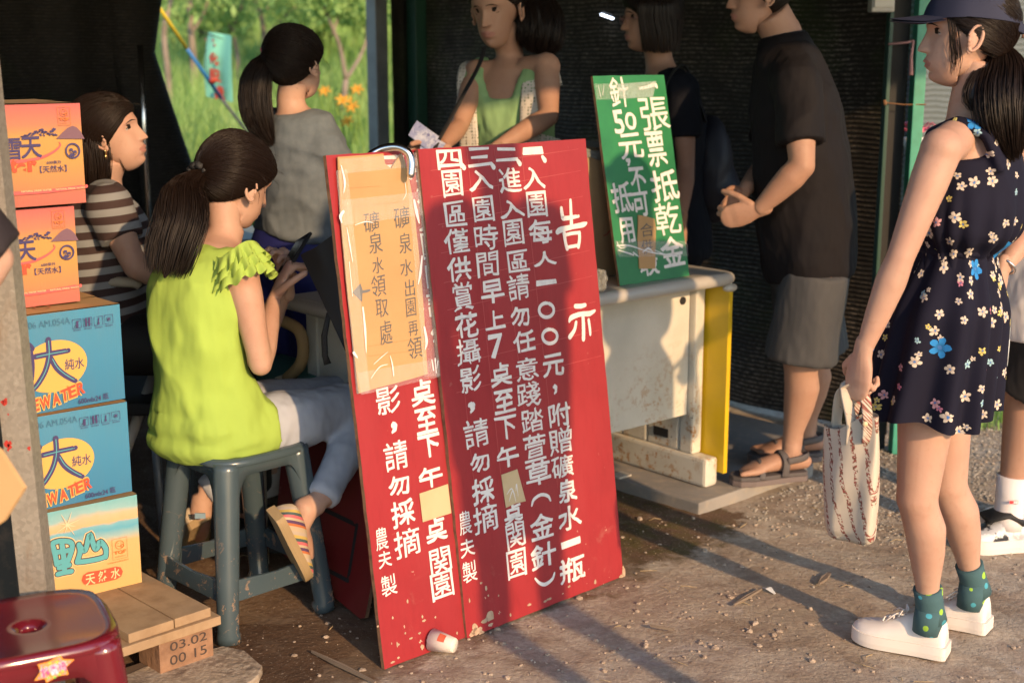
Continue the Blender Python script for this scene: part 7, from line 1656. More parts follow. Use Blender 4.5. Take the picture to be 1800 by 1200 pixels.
# cap
mb = MB(); nu, nv = 64, 26
def capf(u, v):
    a = u * 2 * math.pi; e = math.pi / 2 * (1 - v) + .12 * v; d = V((math.cos(e) * math.cos(a), math.cos(e) * math.sin(a), math.sin(e)))
    # brim line drops towards the back
    zc = .046 - .030 * (1 - d.y) / 2 * v; r = _ray_ell(d, (0, -.014, .03), (.089, .108, .098)); p = d * r
    base = p.z
    if v > .6: k = (v - .6) / .4; p.z = p.z * (1 - k) + (.050 + .25 * p.y - .10 * (abs(p.x) > 9)) * k if p.y < 0 else p.z * (1 - k) + (.050 + .06 * p.y) * k
    p.x += .0012 * math.sin(a * 6) ; return H.w(p)
mb.grid(capf, nu, nv); cap = thing('cap', 'dark blue baseball cap on the girl in the floral dress', 'cap', H.w((0, 0, .06)))
mb.build('crown', M['navy'], cap, True)
mb = MB()
def brim(u, v):
    x = (u - .5) * 2; y = .082 + .085 * v * math.sqrt(max(0, 1 - (abs(x) ** 2.4) * .85)) - .035 * abs(x) ** 2.2 * (1 - v * .4); xx = x * (.076 - .004 * v); return H.w((xx, y, .056 - .012 * abs(x) ** 2 - .008 * v + .004 * v * v))
mb.grid(brim, 24, 12); mb.grid(lambda u, v: brim(u, v) - H.M @ V((0, 0, .0045)), 24, 12); mb.build('visor', M['navy'], cap, True)
mb = MB(); mb.tube(smooth_path([H.w((-.062, -.075, .032)), H.w((-.03, -.116, .012)), H.w((.0, -.124, .010)), H.w((.03, -.116, .012)), H.w((.062, -.075, .032))], 5), [(.011, .002)] * 21, 8, side=H.M @ V((0, 0, 1))); mb.build('adjuster_strap', M['navy'], cap, True)
MB().ell(H.w((0, -.010, .129)), (.006, .006, .004)).build('button', M['navy'], cap, True)
# dress
mb = MB(); b.torso(mb, .22, .84, offs=[(.22, .004), (.3, .006), (.37, .012), (.46, .050), (.62, .044), (.84, .012)], n=14)
F = V((-.88, .47, 0))
for sg in (-1, 1):      # broad straps over the shoulders
    L2 = b.l2 * sg
    mb.tube([b.spine(.80) + L2 * .085 + F * .085, b.spine(.92) + L2 * .092 + F * .055, b.spine(.985) + L2 * .092 + F * .0, b.spine(.92) + L2 * .092 - F * .060, b.spine(.78) + L2 * .085 - F * .085], [(.040, .014), (.032, .014), (.030, .012), (.034, .014), (.045, .014)], 14, side=b.l2)
mb.tube([b.spine(.80) - F * .085 - b.l2 * .08, b.spine(.84) - F * .090, b.spine(.80) - F * .085 + b.l2 * .08], [(.03, .012)] * 3, 12, side=V((0, 0, 1)))
mb.tube([b.spine(.80) - F * .078 - b.l2 * .07, b.spine(.88) - F * .080, b.spine(.80) - F * .078 + b.l2 * .07], [(.03, .012)] * 3, 12, side=V((0, 0, 1)))
def blouse(me, off):
    for vtx in me.vertices:
        p = vtx.co + off; w = b.sp[1]; a = math.atan2(p.y - w.y, p.x - w.x); k = sstep(1.22, 1.02, p.z)
        vtx.co += vtx.normal * (.0045 * k * math.sin(a * 22 + 2 * mnoise.noise(V((a * 2, p.z * 6, 0)))) )
bod = remesh(mb, 'dress_bodice', M['floral'], rp, .0065, 4, (wloc(rp), .004, (9, 9, 7), 3), blouse); cyl_uv(bod, b.sp[1], fwd=F, rad=.16)
mb = MB(); w0 = b.sp[1]; hem = at(1634, 716, 3.20); axk = hem - w0
def skirt(u, v, th=0):
    a = u * 2 * math.pi; k = v; rx = .114 + (.192 - .114) * sstep(0, .38, v) + .020 * v; ry = .089 + (.128 - .089) * sstep(0, .42, v) + .026 * v
    pl_ = (.003 + .014 * v) * math.sin(a * 13 + 1.5 * math.sin(a * 3) + .8 * v) + .008 * v * math.sin(a * 5 + 1) - th
    c = w0 + axk * v; c = c + V((0, 0, .012 * math.sin(a * 4 + 2) * v * v)); z = V((0, 0, 0))
    return c + b.l1 * math.cos(a) * (rx + pl_) + F * math.sin(a) * (ry + pl_) + z
mb.grid(lambda u, v: skirt(u, v), 220, 40); mb.grid(lambda u, v: skirt(u, v, .0025), 220, 40)
sk = mb.build('dress_skirt', M['floral'], rp, True); cyl_uv(sk, (w0 + hem) / 2, fwd=F, rad=.19)
MB().tube([w0 + b.l1 * math.cos(a) * .115 + F * math.sin(a) * .090 + V((0, 0, -.003)) for a in np.linspace(0, 6.283, 49)], [(.009, .006)] * 49, 8, side=V((0, 0, 1))).build('waistband', M['floral'], rp, True)
# shoes and socks
m = mat('teal_patterned_sock', (.045, .105, .12), .9, bump=(160, .3, .002)); tc = N(m, 'ShaderNodeTexCoord'); vo = N(m, 'ShaderNodeTexVoronoi'); vo.inputs['Scale'].default_value = 26; vo.inputs['Randomness'].default_value = .6; L(m, tc.outputs['Object'], vo.inputs['Vector'])
c3 = N(m, 'ShaderNodeSeparateColor'); L(m, vo.outputs['Color'], c3.inputs[0]); f = math_n(m, 'LESS_THAN', vo.outputs['Distance'], .26); col = mixc(m, math_n(m, 'GREATER_THAN', c3.outputs[0], .5), (.28, .50, .05), (.06, .32, .42)); setcol(m, mixc(m, f, bcol(m), col))
sock(rp, anN, (knN - anN), .055, .0345, m); sock(rp, anF, (knF - anF), .055, .0345, m)
for an, hl, to in ((anN, hlN, toN), (anF, hlF, toF)): MB().tube([an + V((0, 0, -.0)), V((an.x - .002, an.y, an.z - .03)), V((an.x - .006, an.y, .06))], [.0350, .0360, .033], 18).build('sock_ankle', m, rp, True)
for hl, to, sd in ((hlN, toN, 1), (hlF, toF, -1)):
    shoe(rp, hl, to, (0, 0, 1), (M['canvas'], M['rubber'], M['canvas']), .074, .043, .026, solecurve=.06)
# tote bag
rt = thing('tote_bag', 'cream tote bag with rows of red flowers hanging from the hand of the girl', 'bag', at(1492, 820, 2.98))
m = mat('floral_striped_canvas', (.52, .45, .36), .85, bump=(90, .2, .003)); tc = N(m, 'ShaderNodeTexCoord'); sp = N(m, 'ShaderNodeSeparateXYZ'); L(m, tc.outputs['UV'], sp.inputs[0])
strip = math_n(m, 'FRACT', math_n(m, 'MULTIPLY', sp.outputs[0], 31)); band = math_n(m, 'LESS_THAN', math_n(m, 'ABSOLUTE', math_n(m, 'SUBTRACT', math_n(m, 'ADD', strip, math_n(m, 'MULTIPLY', math_n(m, 'SUBTRACT', noise_n(m, tc.outputs['UV'], 25, 2), .5), .5)), .5)), .15)
n1 = noise_n(m, tc.outputs['UV'], 140, 3, .6); f = math_n(m, 'MULTIPLY', band, ramp(m, n1, .47, .51)); n2 = noise_n(m, tc.outputs['UV'], 300, 2)
setcol(m, mixc(m, f, bcol(m), mixc(m, ramp(m, n2, .5, .58), (.26, .06, .05), (.09, .075, .04))))
TL, TR, BL, BR = at(1449, 745, 3.03), at(1543, 735, 2.93), at(1456, 930, 3.03), at(1538, 948, 2.93); dv = V((.42, .9, 0)).normalized()
mb = MB()
def bag(u, v):      # u round the bag, v down
    a = u * 2 * math.pi; ca, sa = math.cos(a), math.sin(a); e = .45
    x = math.copysign(abs(ca) ** e, ca) * .5 + .5; t = math.copysign(abs(sa) ** .6, sa)
    p = TL.lerp(TR, x).lerp(BL.lerp(BR, x), v); th = .020 + .030 * sstep(0, .6, v) - .016 * sstep(.9, 1, v); w = 1 + .10 * math.sin(v * 3.1) 
    c = TL.lerp(TR, .5).lerp(BL.lerp(BR, .5), v); p = c + (p - c) * w
    return p + dv * (-t * th) + dv * (.006 * math.sin(x * 9 + v * 3) + .004 * mnoise.noise(V((x * 4, v * 5, t)))) + V((0, 0, -.008 * math.sin(x * 3.1) * v ** 6 - .012 * (1 - v) ** 4 * math.sin(x * 6)))
mb.grid(bag, 72, 36); n0 = len(mb.v); mb.add([tuple(TL.lerp(TR, .5).lerp(BL.lerp(BR, .5), 1))], []); 
for i in range(72): mb.f.append((n0, n0 - 73 + i, n0 - 72 + i)); mb.m.append(0)
mb.grid(lambda u, v: bag(u, v) + (TL.lerp(TR, .5).lerp(BL.lerp(BR, .5), v) - bag(u, v)) * .04, 72, 20)
o = mb.build('bag_body', m, rt, True, fix=False); me = o.data; uv = me.uv_layers.new(name='UVMap'); off = wloc(o); ux = (TR - TL).normalized()
for lo in me.loops: p = me.vertices[lo.vertex_index].co + off - TL; uv.data[lo.index].uv = (p.dot(ux) + .10 * math.copysign(1, p.dot(dv)) * 0, p.z)
gp = wrL + V((-.018, .02, -.085))
for k, (x0, x1) in enumerate(((.2, .5), (.55, .85))):
    s0 = TL.lerp(TR, x0) + dv * (.02 if k == 0 else -.02); s1 = TL.lerp(TR, x1) + dv * (.02 if k == 0 else -.02)
    mb = MB(); mb.tube(smooth_path([s0 + V((0, 0, -.05)), s0 + V((0, 0, .0)), s0.lerp(gp, .6) + V((-.012, 0, .015)), gp + V((-.008, .01 * k, .0)), gp + V((.010, .01 * k, .0)), s1.lerp(gp, .6) + V((.014, 0, .015)), s1 + V((0, 0, 0)), s1 + V((0, 0, -.05))], 4), [(.013, .0025)] * 29, 8, side=V((1, .2, 0)))
    h_ = mb.build('handle', m, rt, True); u2 = h_.data.uv_layers.new(name='UVMap')
    for lo in h_.data.loops: p = h_.data.vertices[lo.vertex_index].co; u2.data[lo.index].uv = (.0227 * .5 + p.x * .1, p.z * 1.0 + p.x)
q = at(1521, 745, 2.905); MB().ell(q, (.006, .003, .006)).build('button', mat('cream_button', (.6, .5, .3), .4), rt, True)
# bracelet and bottle
ax = (elR - wrR).normalized(); c = wrR + ax * .012; o1 = ax.orthogonal().normalized(); o2 = ax.cross(o1)
tag(MB().tube([c + o1 * math.cos(a) * .0265 + o2 * math.sin(a) * .0265 for a in np.linspace(0, 6.283, 33)], [.0032 + .0008 * (k % 2) for k in range(33)], 6).build('bracelet', M['chrome'], None, True), 'thin silver bracelet on the right wrist of the girl in the dress', 'bracelet')
rb = thing('water_bottle', 'clear flat plastic bottle held at her side by the girl in the dress', 'bottle', at(1753, 610, 3.36))
a, bb = at(1757, 560, 3.38), at(1748, 662, 3.38); MB().tube([a + (a - bb) * .12, a, a.lerp(bb, .15), a.lerp(bb, .5), bb], [(.012, .010), (.024, .014), (.030, .016), (.030, .016), (.028, .015)], 20, round_ends=True, side=V((1, 0, 0))).build('bottle_body', mat('cloudy_plastic', (.55, .6, .6), .15, alpha=.55), rb, True)
MB().tube([a.lerp(bb, .35), a.lerp(bb, .8)], [(.0308, .0168)] * 2, 20, side=V((1, 0, 0))).build('bottle_label', mat('white_label', (.65, .68, .66), .5), rb, True)
MB().tube([a + (a - bb) * .10, a + (a - bb) * .30], .013, 16).build('bottle_cap', M['rubber'], rb, True)

# ---- person at the right edge
rp = person('person in a white t-shirt and long black shorts cut off by the right edge', (1.68, 3.90, 0))
b = Body(at(1828, 590, 3.92), at(1838, 470, 3.92), at(1858, 330, 3.92), at(1875, 175, 3.94), (-.1, -1, 0), (-.1, -1, 0), prof=PM, sc=1.02)
H = Head(at(1862, 45, 3.93), (-1, -.06, -.08), (0, 0, 1), 1.05); b.torso(b.parts, -.12, 1.12); b.parts.tube([b.spine(.97), b.spine(1.06), H.w((0, -.03, -.05))], [.068, .062, .062], 16)
shL, elL, wrL = at(1915, 230, 3.74), at(1960, 410, 3.76), at(1985, 560, 3.70); shR, elR, wrR = at(1860, 230, 4.12), at(1870, 400, 4.14), at(1840, 500, 4.1)
b.arm(b.parts, shL, elL, wrL, 1.2); b.arm(b.parts, shR, elR, wrR, 1.2)
hL, hR = b.sp[0] + V((0, -.09, 0)), b.sp[0] + V((0, .09, 0)); 
h1, t1 = G(1800, 962), G(1692, 966); h2, t2 = G(1850, 925), G(1725, 928); a1 = V((h1.x - .055, h1.y, .12)); a2 = V((h2.x - .055, h2.y, .12)); k1 = V((a1.x + .02, a1.y + .01, .50)); k2 = V((a2.x + .02, a2.y + .01, .50))
b.leg(b.parts, hL, k1, a1, 1.15, (h1, t1)); b.leg(b.parts, hR, k2, a2, 1.12, (h2, t2)); b.heads = [H.mesh(), hand(wrL, (-.5, 0, -.6), (0, 1, 0), (-.5, 0, .5), .6, 1.05), hand(wrR, (-.5, 0, -.6), (0, -1, 0), (-.5, 0, .5), .6, 1.05)]
b.skin(rp, M['skin_dark'], .008); face_bits(rp, H); hair_cap(H, .008, (1.0, -.015), None, low=-.055).build('hair', M['hair'], rp, True)
mb = MB(); b.torso(mb, .02, .98, offs=[(0, .03), (.3, .045), (.7, .03), (1, .008)], n=14)
for sh, el in ((shR, elR), (shL, elL)): b.arm(mb, sh, el, el, 1.2, .014, .7, 'sleeve')
remesh(mb, 'white_t_shirt', M['whitetee'], rp, .010, 4, (wloc(rp), .007, (7, 7, 6), 5))
mb = MB(); b.torso(mb, -.16, .2, .018, 6)
for hp, kn in ((hL, k1), (hR, k2)): mb.tube([hp, hp.lerp(kn, .5), hp.lerp(kn, .97)], [.115, .115, .110], 18)
remesh(mb, 'black_shorts', M['blackshort'], rp, .010, 4, (wloc(rp), .005, (8, 8, 3), 1))
wsock = mat('white_ribbed_sock', (.68, .64, .64), .9, bump=(40, .25, .003, (1, 1, .1)))
silv = mat('silver_trainer', (.42, .43, .45), .4, var=[(16, (.62, .63, .66), .48, .52), (9, (.03, .035, .045), .56, .58)]); 
for an, kn, hl, to in ((a1, k1, h1, t1), (a2, k2, h2, t2)):
    sock(rp, an - V((0, 0, .02)), kn - an, .125, .044, wsock, r2=.047); shoe(rp, hl, to, (0, 0, 1), (silv, M['rubber'], M['black']), .080, .046, .034, solecurve=.10)
    mb = MB(); d = (to - hl).normalized(); mb.tube([hl + d * .02 + V((0, 0, .085)), hl + d * .07 + V((0, 0, .115)), hl + d * .13 + V((0, 0, .10))], [(.044, .012), (.047, .014), (.040, .012)], 14, side=d.cross(V((0, 0, 1)))); mb.build('shoe_collar', M['black'], rp, True)
q = at(1778, 884, 3.78); pl = Plane(a1 + V((-.030, -.045, .075)), (1, .0, 0), (0, 0, 1)); u, v = pl.uv(1781, 882)
mb = MB(); mb.add([pl.P(u + x, v + y, .004) for x, y in ((-.012, -.004), (0, -.004), (0, .005), (-.012, .005))], [(0, 1, 2, 3)]); mb.build('red_flag_mark', mat('flag_red', (.6, .04, .05), .7), rp)
mb = MB()
for s0, s1, s2, s3_ in ((0, .0052, .013, .0066), (0, -.0056, .013, -.0042), (.0118, -.004, .013, .005)): mb.add([pl.P(u + x, v + y, .004) for x, y in ((s0, s1), (s2, s1), (s2, s3_), (s0, s3_))], [(0, 1, 2, 3)])
mb.build('navy_flag_mark', mat('flag_navy', (.015, .02, .09), .7), rp)

# ---- person cut off by the left edge: a bent arm in a dark sleeve
def standing(label, x, y, h, face, shirt, bottom, pose='down', hat=False, arm_out=0, group=None, female=True, sc=1.0):
    rp = person(label, (x, y, 0), group); k = h / 1.62; f = V(face).normalized(); lat = V((f.y, -f.x, 0)); P = V((x, y, 0))
    b = Body(P + V((0, 0, .86 * k)), P + V((0, 0, 1.02 * k)) + f * .01, P + V((0, 0, 1.20 * k)), P + V((0, 0, 1.36 * k)), lat, lat, prof=PF if female else PM, sc=k * sc)
    H = Head(P + V((0, 0, 1.50 * k)) + f * .02, f, (0, 0, 1), k); b.torso(b.parts, -.12, 1.12); b.parts.tube([b.spine(.97), b.spine(1.06), H.w((0, -.02, -.05))], [.055 * k, .05 * k, .05 * k], 14)
    sh = [P + lat * sg * .17 * k + V((0, 0, 1.31 * k)) for sg in (1, -1)]; arms = []
    for sg, s in zip((1, -1), sh):
        if pose == 'down': el = s + lat * sg * .02 + V((0, 0, -.27 * k)); wr = el + f * .04 + V((0, 0, -.23 * k))
        elif pose == 'camera': el = s + lat * sg * .13 + f * .12 + V((0, 0, -.20 * k)); wr = H.c + lat * sg * .07 + f * .15 + V((0, 0, -.08))
        else: el = s + lat * sg * .06 + f * .03 + V((0, 0, -.26 * k)); wr = el + f * .22 * k + V((0, 0, -.04))
        arms.append((s, el, wr)); b.arm(b.parts, s, el, wr, k * (1.1 if not female else 1)); b.heads.append(hand(wr, (wr - el), f * -1 + V((0, 0, -.1)) if pose != 'down' else -lat * sg, f, .5, k))
    hp = [b.sp[0] + lat * sg * .085 * k for sg in (1, -1)]
    for sg, q in zip((1, -1), hp):
        kn = V((q.x, q.y, .46 * k)) + lat * sg * .01; an = V((q.x, q.y, .08 * k)) + lat * sg * .02; b.leg(b.parts, q, kn, an, k); a0 = an - f * .05; shoe(rp, V((a0.x, a0.y, 0)), V((a0.x, a0.y, 0)) + f * .25, (0, 0, 1), (M['black'], M['rubber'], M['canvas']), .06, laces=False)
    b.heads.append(H.mesh(64, 56)); b.skin(rp, M['skin'], .011); face_bits(rp, H); hair_cap(H, .016, (1.0, -.02), None).build('hair', M['hair'], rp, True)
    mb = MB(); b.torso(mb, -.04, .98, offs=[(0, .02), (.5, .03), (1, .008)], n=12)
    for s, el, wr in arms: b.arm(mb, s, el, el, k * 1.1, .012, .62, 'sleeve')
    remesh(mb, 'shirt', shirt, rp, .013, 4, (wloc(rp), .006, (8, 8, 6), 1)); mb = MB(); b.torso(mb, -.16, .2, .015, 6)
    for sg, q in zip((1, -1), hp): mb.tube([q, V((q.x, q.y, .52 * k))], [.105 * k, .098 * k], 14)
    remesh(mb, 'trousers', bottom, rp, .014, 4)
    return rp, b, H, f, lat
rp = person('person cut off by the left edge, only a bent arm in a black sleeve showing', (-1.30, 2.42, 0))
b = Body(at(-330, 760, 2.44), at(-320, 620, 2.44), at(-300, 420, 2.44), at(-280, 200, 2.44), (.1, -1, 0), (.3, -.95, 0), sc=1.0)
H = Head(at(-230, 40, 2.46), (.95, .1, -.2), (0, 0, 1), 1.0); b.torso(b.parts, -.12, 1.1); b.parts.tube([b.spine(.98), b.spine(1.06), H.w((0, -.02, -.05))], [.055, .05, .05], 14)
s1, e1, w1 = at(-190, 265, 2.34), at(-8, 455, 2.38), at(-110, 590, 2.30); s2, e2, w2 = at(-260, 270, 2.62), at(-190, 470, 2.70), at(-200, 620, 2.6)
b.arm(b.parts, s1, e1, w1, 1.05); b.arm(b.parts, s2, e2, w2, 1.05)
for sg in (1, -1): hp = b.sp[0] + V((0, .09 * sg, 0)); b.leg(b.parts, hp, V((hp.x, hp.y, .46)), V((hp.x, hp.y, .08))); shoe(rp, V((hp.x - .05, hp.y, 0)), V((hp.x + .19, hp.y, 0)), (0, 0, 1), (M['black'], M['rubber'], M['black']), .06, laces=False)
b.heads = [H.mesh(64, 56), hand(w1, (-.1, -.3, -1), (1, 0, 0), (0, -1, .2), .8), hand(w2, (.8, 0, -.4), (0, -1, 0), (0, 0, 1), .6)]; b.skin(rp, M['skin'], .010); face_bits(rp, H); hair_cap(H, .016, (1.0, -.02), None).build('hair', M['hair'], rp, True)
mb = MB(); b.torso(mb, -.05, .98, offs=[(0, .02), (.5, .03), (1, .008)], n=12); b.arm(mb, s1, e1, e1, 1.1, .012, 1.0, 'sleeve'); b.arm(mb, s2, e2, e2, 1.1, .012, .9, 'sleeve'); remesh(mb, 'black_shirt', mat('dark_maroon_black_cloth', (.018, .012, .014), .8), rp, .011, 5, (wloc(rp), .006, (9, 9, 7), 1))
mb = MB(); b.torso(mb, -.16, .2, .015, 6)
for sg in (1, -1): hp = b.sp[0] + V((0, .09 * sg, 0)); mb.tube([hp, V((hp.x, hp.y, .46)), V((hp.x, hp.y, .14))], [.105, .085, .07], 14)
remesh(mb, 'trousers', M['black'], rp, .014, 4)
# cardboard corner low at the left edge
mb = MB(); P = [at(x, y, 2.15) for x, y in ((-120, 720), (-2, 790), (42, 858), (6, 915), (-120, 1010))]; n = len(P)
tag(mb.add(P + [p + V((.004, .006, .0)) for p in P], [tuple(range(n - 1, -1, -1)), tuple(range(n, 2 * n))] + [(i, (i + 1) % n, n + (i + 1) % n, n + i) for i in range(n)]).build('cardboard_fan', M['card'], None, fix=True, bevel=.001), 'corner of a brown cardboard sheet held in from the left edge', 'cardboard')
# the onlookers behind the camera whose shadows fall across the signs
sd = V((SUN.x, SUN.y, 0)).normalized()
def spot(target, D): return V((target[0], target[1], 0)) + sd * D
q = spot(P1.P(.24, 1.0), 2.02)
rp, b, H, f, lat = standing('onlooker in a white t-shirt raised on an added low crate behind the camera', q.x, q.y, 1.72, (-.5, .85, 0), M['whitetee'], M['blackshort'], 'down')
rp.location.z += .36
cr = thing('crate', 'low wooden crate added behind the camera to raise the onlooker shadow on the notice', 'crate', V((q.x, q.y, 0)))  # unseen crate, added so the onlooker's shadow reaches higher up the red notice
for i in range(5): MB().box(V((q.x, q.y - .2 + i * .1, .35)), (.5, .085, .018)).build('slat', M['plank'], cr)
for dx in (-.24, .24):
    for z in (.08, .2, .31): MB().box(V((q.x + dx, q.y, z)), (.016, .48, .07)).build('slat', M['plank'], cr)
    for dy in (-.22, .22): MB().box(V((q.x + dx * .9, q.y + dy, .17)), (.03, .03, .34)).build('corner_post', M['plank'], cr)

# ---------------------------------------------------------------- the garden beyond
def leafm(name, c0, c1, tr=.35):
    m = bpy.data.materials.new(name); m.use_nodes = True; nt = m.node_tree; nt.nodes.clear(); out = N(m, 'ShaderNodeOutputMaterial'); d = N(m, 'ShaderNodeBsdfDiffuse'); t = N(m, 'ShaderNodeBsdfTranslucent'); mx = N(m, 'ShaderNodeMixShader'); mx.inputs[0].default_value = tr
    n = noise_n(m, coords(m), 1.6, 4, .7); n2 = noise_n(m, coords(m), 14, 2, .6); f = math_n(m, 'ADD', math_n(m, 'MULTIPLY', n, .6), math_n(m, 'MULTIPLY', n2, .4))
    c = ramp(m, f, .38, .62, c0, c1); L(m, c, d.inputs[0]); L(m, c, t.inputs[0]); L(m, d.outputs[0], mx.inputs[1]); L(m, t.outputs[0], mx.inputs[2]); L(m, mx.outputs[0], out.inputs[0]); return m
M['grass'] = leafm('meadow_grass', (.20, .38, .09), (.46, .62, .24)); M['leaf'] = leafm('shrub_leaf', (.17, .33, .09), (.38, .54, .20)); M['lily'] = leafm('daylily_leaf', (.22, .40, .08), (.42, .56, .18)); M['bark'] = mat('pale_bark', (.27, .22, .18), .9, var=(9, (.17, .14, .11), .4, .6), bump=(20, .5, .01))
def blades(name, n, xr, yr, hr, w, material, label, seed=1, bend=.5):
    rs_ = np.random.RandomState(seed); y = np.exp(rs_.uniform(math.log(yr[0]), math.log(yr[1]), n)); x = y * rs_.uniform(xr[0], xr[1], n); h = rs_.uniform(hr[0], hr[1], n) * (1 + .02 * y)
    dens = np.array([mnoise.noise(V((a * .5, b_ * .5, 3))) for a, b_ in zip(x, y)]); h *= 1 + .7 * dens
    a = rs_.uniform(0, 6.28, n); bx, by = np.cos(a), np.sin(a); ww = w * (1 + .05 * y) * rs_.uniform(.6, 1.4, n); z = np.array([ground_h(a_, b_) for a_, b_ in zip(x, y)])
    px, py = -by * ww, bx * ww; bd = h * bend * rs_.uniform(.2, 1.2, n)
    Vt = np.zeros((n, 5, 3)); Vt[:, 0] = np.stack([x - px, y - py, z], 1); Vt[:, 1] = np.stack([x + px, y + py, z], 1)
    mx_, my_ = x + bx * bd * .35, y + by * bd * .35; Vt[:, 2] = np.stack([mx_ + px * .8, my_ + py * .8, z + h * .62], 1); Vt[:, 3] = np.stack([mx_ - px * .8, my_ - py * .8, z + h * .62], 1); Vt[:, 4] = np.stack([x + bx * bd, y + by * bd, z + h * .92], 1)
    me = bpy.data.meshes.new(name); i = np.arange(n)[:, None] * 5; F = [tuple(r) for r in (i + np.array([[0, 1, 2, 3]])).tolist()] + [tuple(r) for r in (i + np.array([[3, 2, 4]])).tolist()]
    me.from_pydata(Vt.reshape(-1, 3).tolist(), [], F); o = link(me, name, material, None, True); tag(o, label, kind='stuff'); return o
blades('meadow', 80000, (-.36, -.02), (8.0, 60), (.25, .70), .0065, M['grass'], 'long bright grass of the meadow seen through the opening', 1)
blades('meadow', 9000, (.24, .62), (6.9, 30), (.15, .45), .008, M['grass'], 'grass beyond the pale net on the right', 2)
blades('roadside_grass', 2600, (.30, .50), (5.2, 6.2), (.02, .06), .0022, M['grass'], 'short patchy grass along the edge of the path on the right', 3)
def leaves(name, centers, n, size, material, root, rad, seed=0):
    rs_ = np.random.RandomState(seed); vs = []; fs = []
    for c, r in centers:
        k = int(n * r / rad)
        for _ in range(k):
            d = rs_.normal(size=3); d /= np.linalg.norm(d); p = np.array(c) + d * r * rs_.uniform(.35, 1) * np.array([1, 1, .75]); a = rs_.normal(size=3); a /= np.linalg.norm(a); b_ = np.cross(a, rs_.normal(size=3)); b_ /= np.linalg.norm(b_); s = size * rs_.uniform(.6, 1.4)
            i = len(vs); vs += [tuple(p - a * s), tuple(p + b_ * s * .45), tuple(p + a * s), tuple(p - b_ * s * .45)]; fs.append((i, i + 1, i + 2, i + 3))
    mb = MB(); mb.add(vs, fs); o = mb.build(name, material, root, False); o['kind'] = 'stuff'; return o
def garden_tree(label, base, segs, crown, seed, leafsize=.06, n=260, group='slender trees in the meadow'):
    root = thing('tree', label, 'tree', base, group); mb = MB()
    for pts, rad in segs:
        rad = [q * .45 for q in rad]; mb.tube(smooth_path(pts, 3), list(np.interp(np.linspace(0, len(rad) - 1, 3 * (len(pts) - 1) + 1), range(len(rad)), rad)), 9)
    mb.build('trunk', M['bark'], root, True); leaves('crown', crown, n, leafsize, M['leaf'], root, .5, seed)
def bz(px, py, y): return at(px, py, y)
T = []
def gpt(px, y): p = at(px, 300, y); return V((p.x, p.y, ground_h(p.x, p.y) - .02))
garden_tree('forked slender tree in the middle of the meadow with two spreading arms', gpt(606, 13.5), [([gpt(606, 13.5), bz(604, 190, 13.5), bz(608, 140, 13.5)], [.10, .075, .065]), ([bz(608, 140, 13.5), bz(598, 85, 13.4), bz(585, 50, 13.3), bz(565, 0, 13.2), bz(545, -80, 13.2)], [.062, .045, .04, .035, .02]), ([bz(608, 140, 13.5), bz(630, 105, 13.7), bz(645, 65, 13.8), bz(640, 20, 13.9), bz(650, -60, 13.9)], [.05, .042, .035, .03, .02]), ([bz(585, 60, 13.3), bz(596, 20, 13.4), bz(600, -40, 13.4)], [.03, .022, .015])], [(bz(560, -70, 13.3), .8), (bz(650, -60, 13.9), .8), (bz(610, -90, 13.5), .9), (bz(640, 28, 13.7), .22), (bz(575, 10, 13.2), .20), (bz(615, 10, 13.4), .22)], 3, .05, 300)
garden_tree('slender pale tree just right of the slanting pole', gpt(340, 14), [([gpt(340, 14), bz(341, 130, 14), bz(336, 60, 14), bz(333, 0, 14), bz(330, -80, 14)], [.10, .085, .075, .065, .05]), ([bz(336, 60, 14), bz(360, 20, 14), bz(375, -40, 14)], [.035, .03, .02])], [(bz(330, -90, 14), .9), (bz(390, -50, 14), .7)], 4, .05, 260)
garden_tree('leaning pale tree against the edge of the black curtain', gpt(300, 12.5), [([gpt(300, 12.5), bz(297, 150, 12.5), bz(288, 60, 12.5), bz(300, 0, 12.5), bz(310, -60, 12.5)], [.08, .065, .06, .05, .03])], [(bz(300, -70, 12.5), .8)], 5, .05, 240)
garden_tree('thin forked tree behind the teal banner', gpt(412, 15), [([gpt(412, 15), bz(418, 110, 15), bz(410, 55, 15), bz(425, 10, 15), bz(432, -40, 15)], [.06, .05, .045, .04, .03]), ([bz(410, 55, 15), bz(385, 20, 15), bz(372, -30, 15)], [.035, .03, .02])], [(bz(430, -50, 15), .8), (bz(375, -50, 15), .7), (bz(402, 30, 15), .30)], 6, .05, 260)
garden_tree('wide forked tree behind the head of the girl in grey', gpt(463, 16), [([gpt(463, 16), bz(465, 90, 16), bz(458, 25, 16), bz(440, -10, 16), bz(425, -60, 16)], [.08, .07, .06, .05, .03]), ([bz(458, 25, 16), bz(478, 0, 16), bz(490, -50, 16)], [.05, .045, .03]), ([bz(470, 60, 16), bz(500, 30, 16.2), bz(530, 0, 16.4), bz(545, -40, 16.4)], [.03, .03, .025, .02])], [(bz(470, -60, 16), 1.0), (bz(540, -50, 16.4), .8), (bz(520, 16, 16.2), .35)], 7, .05, 300)
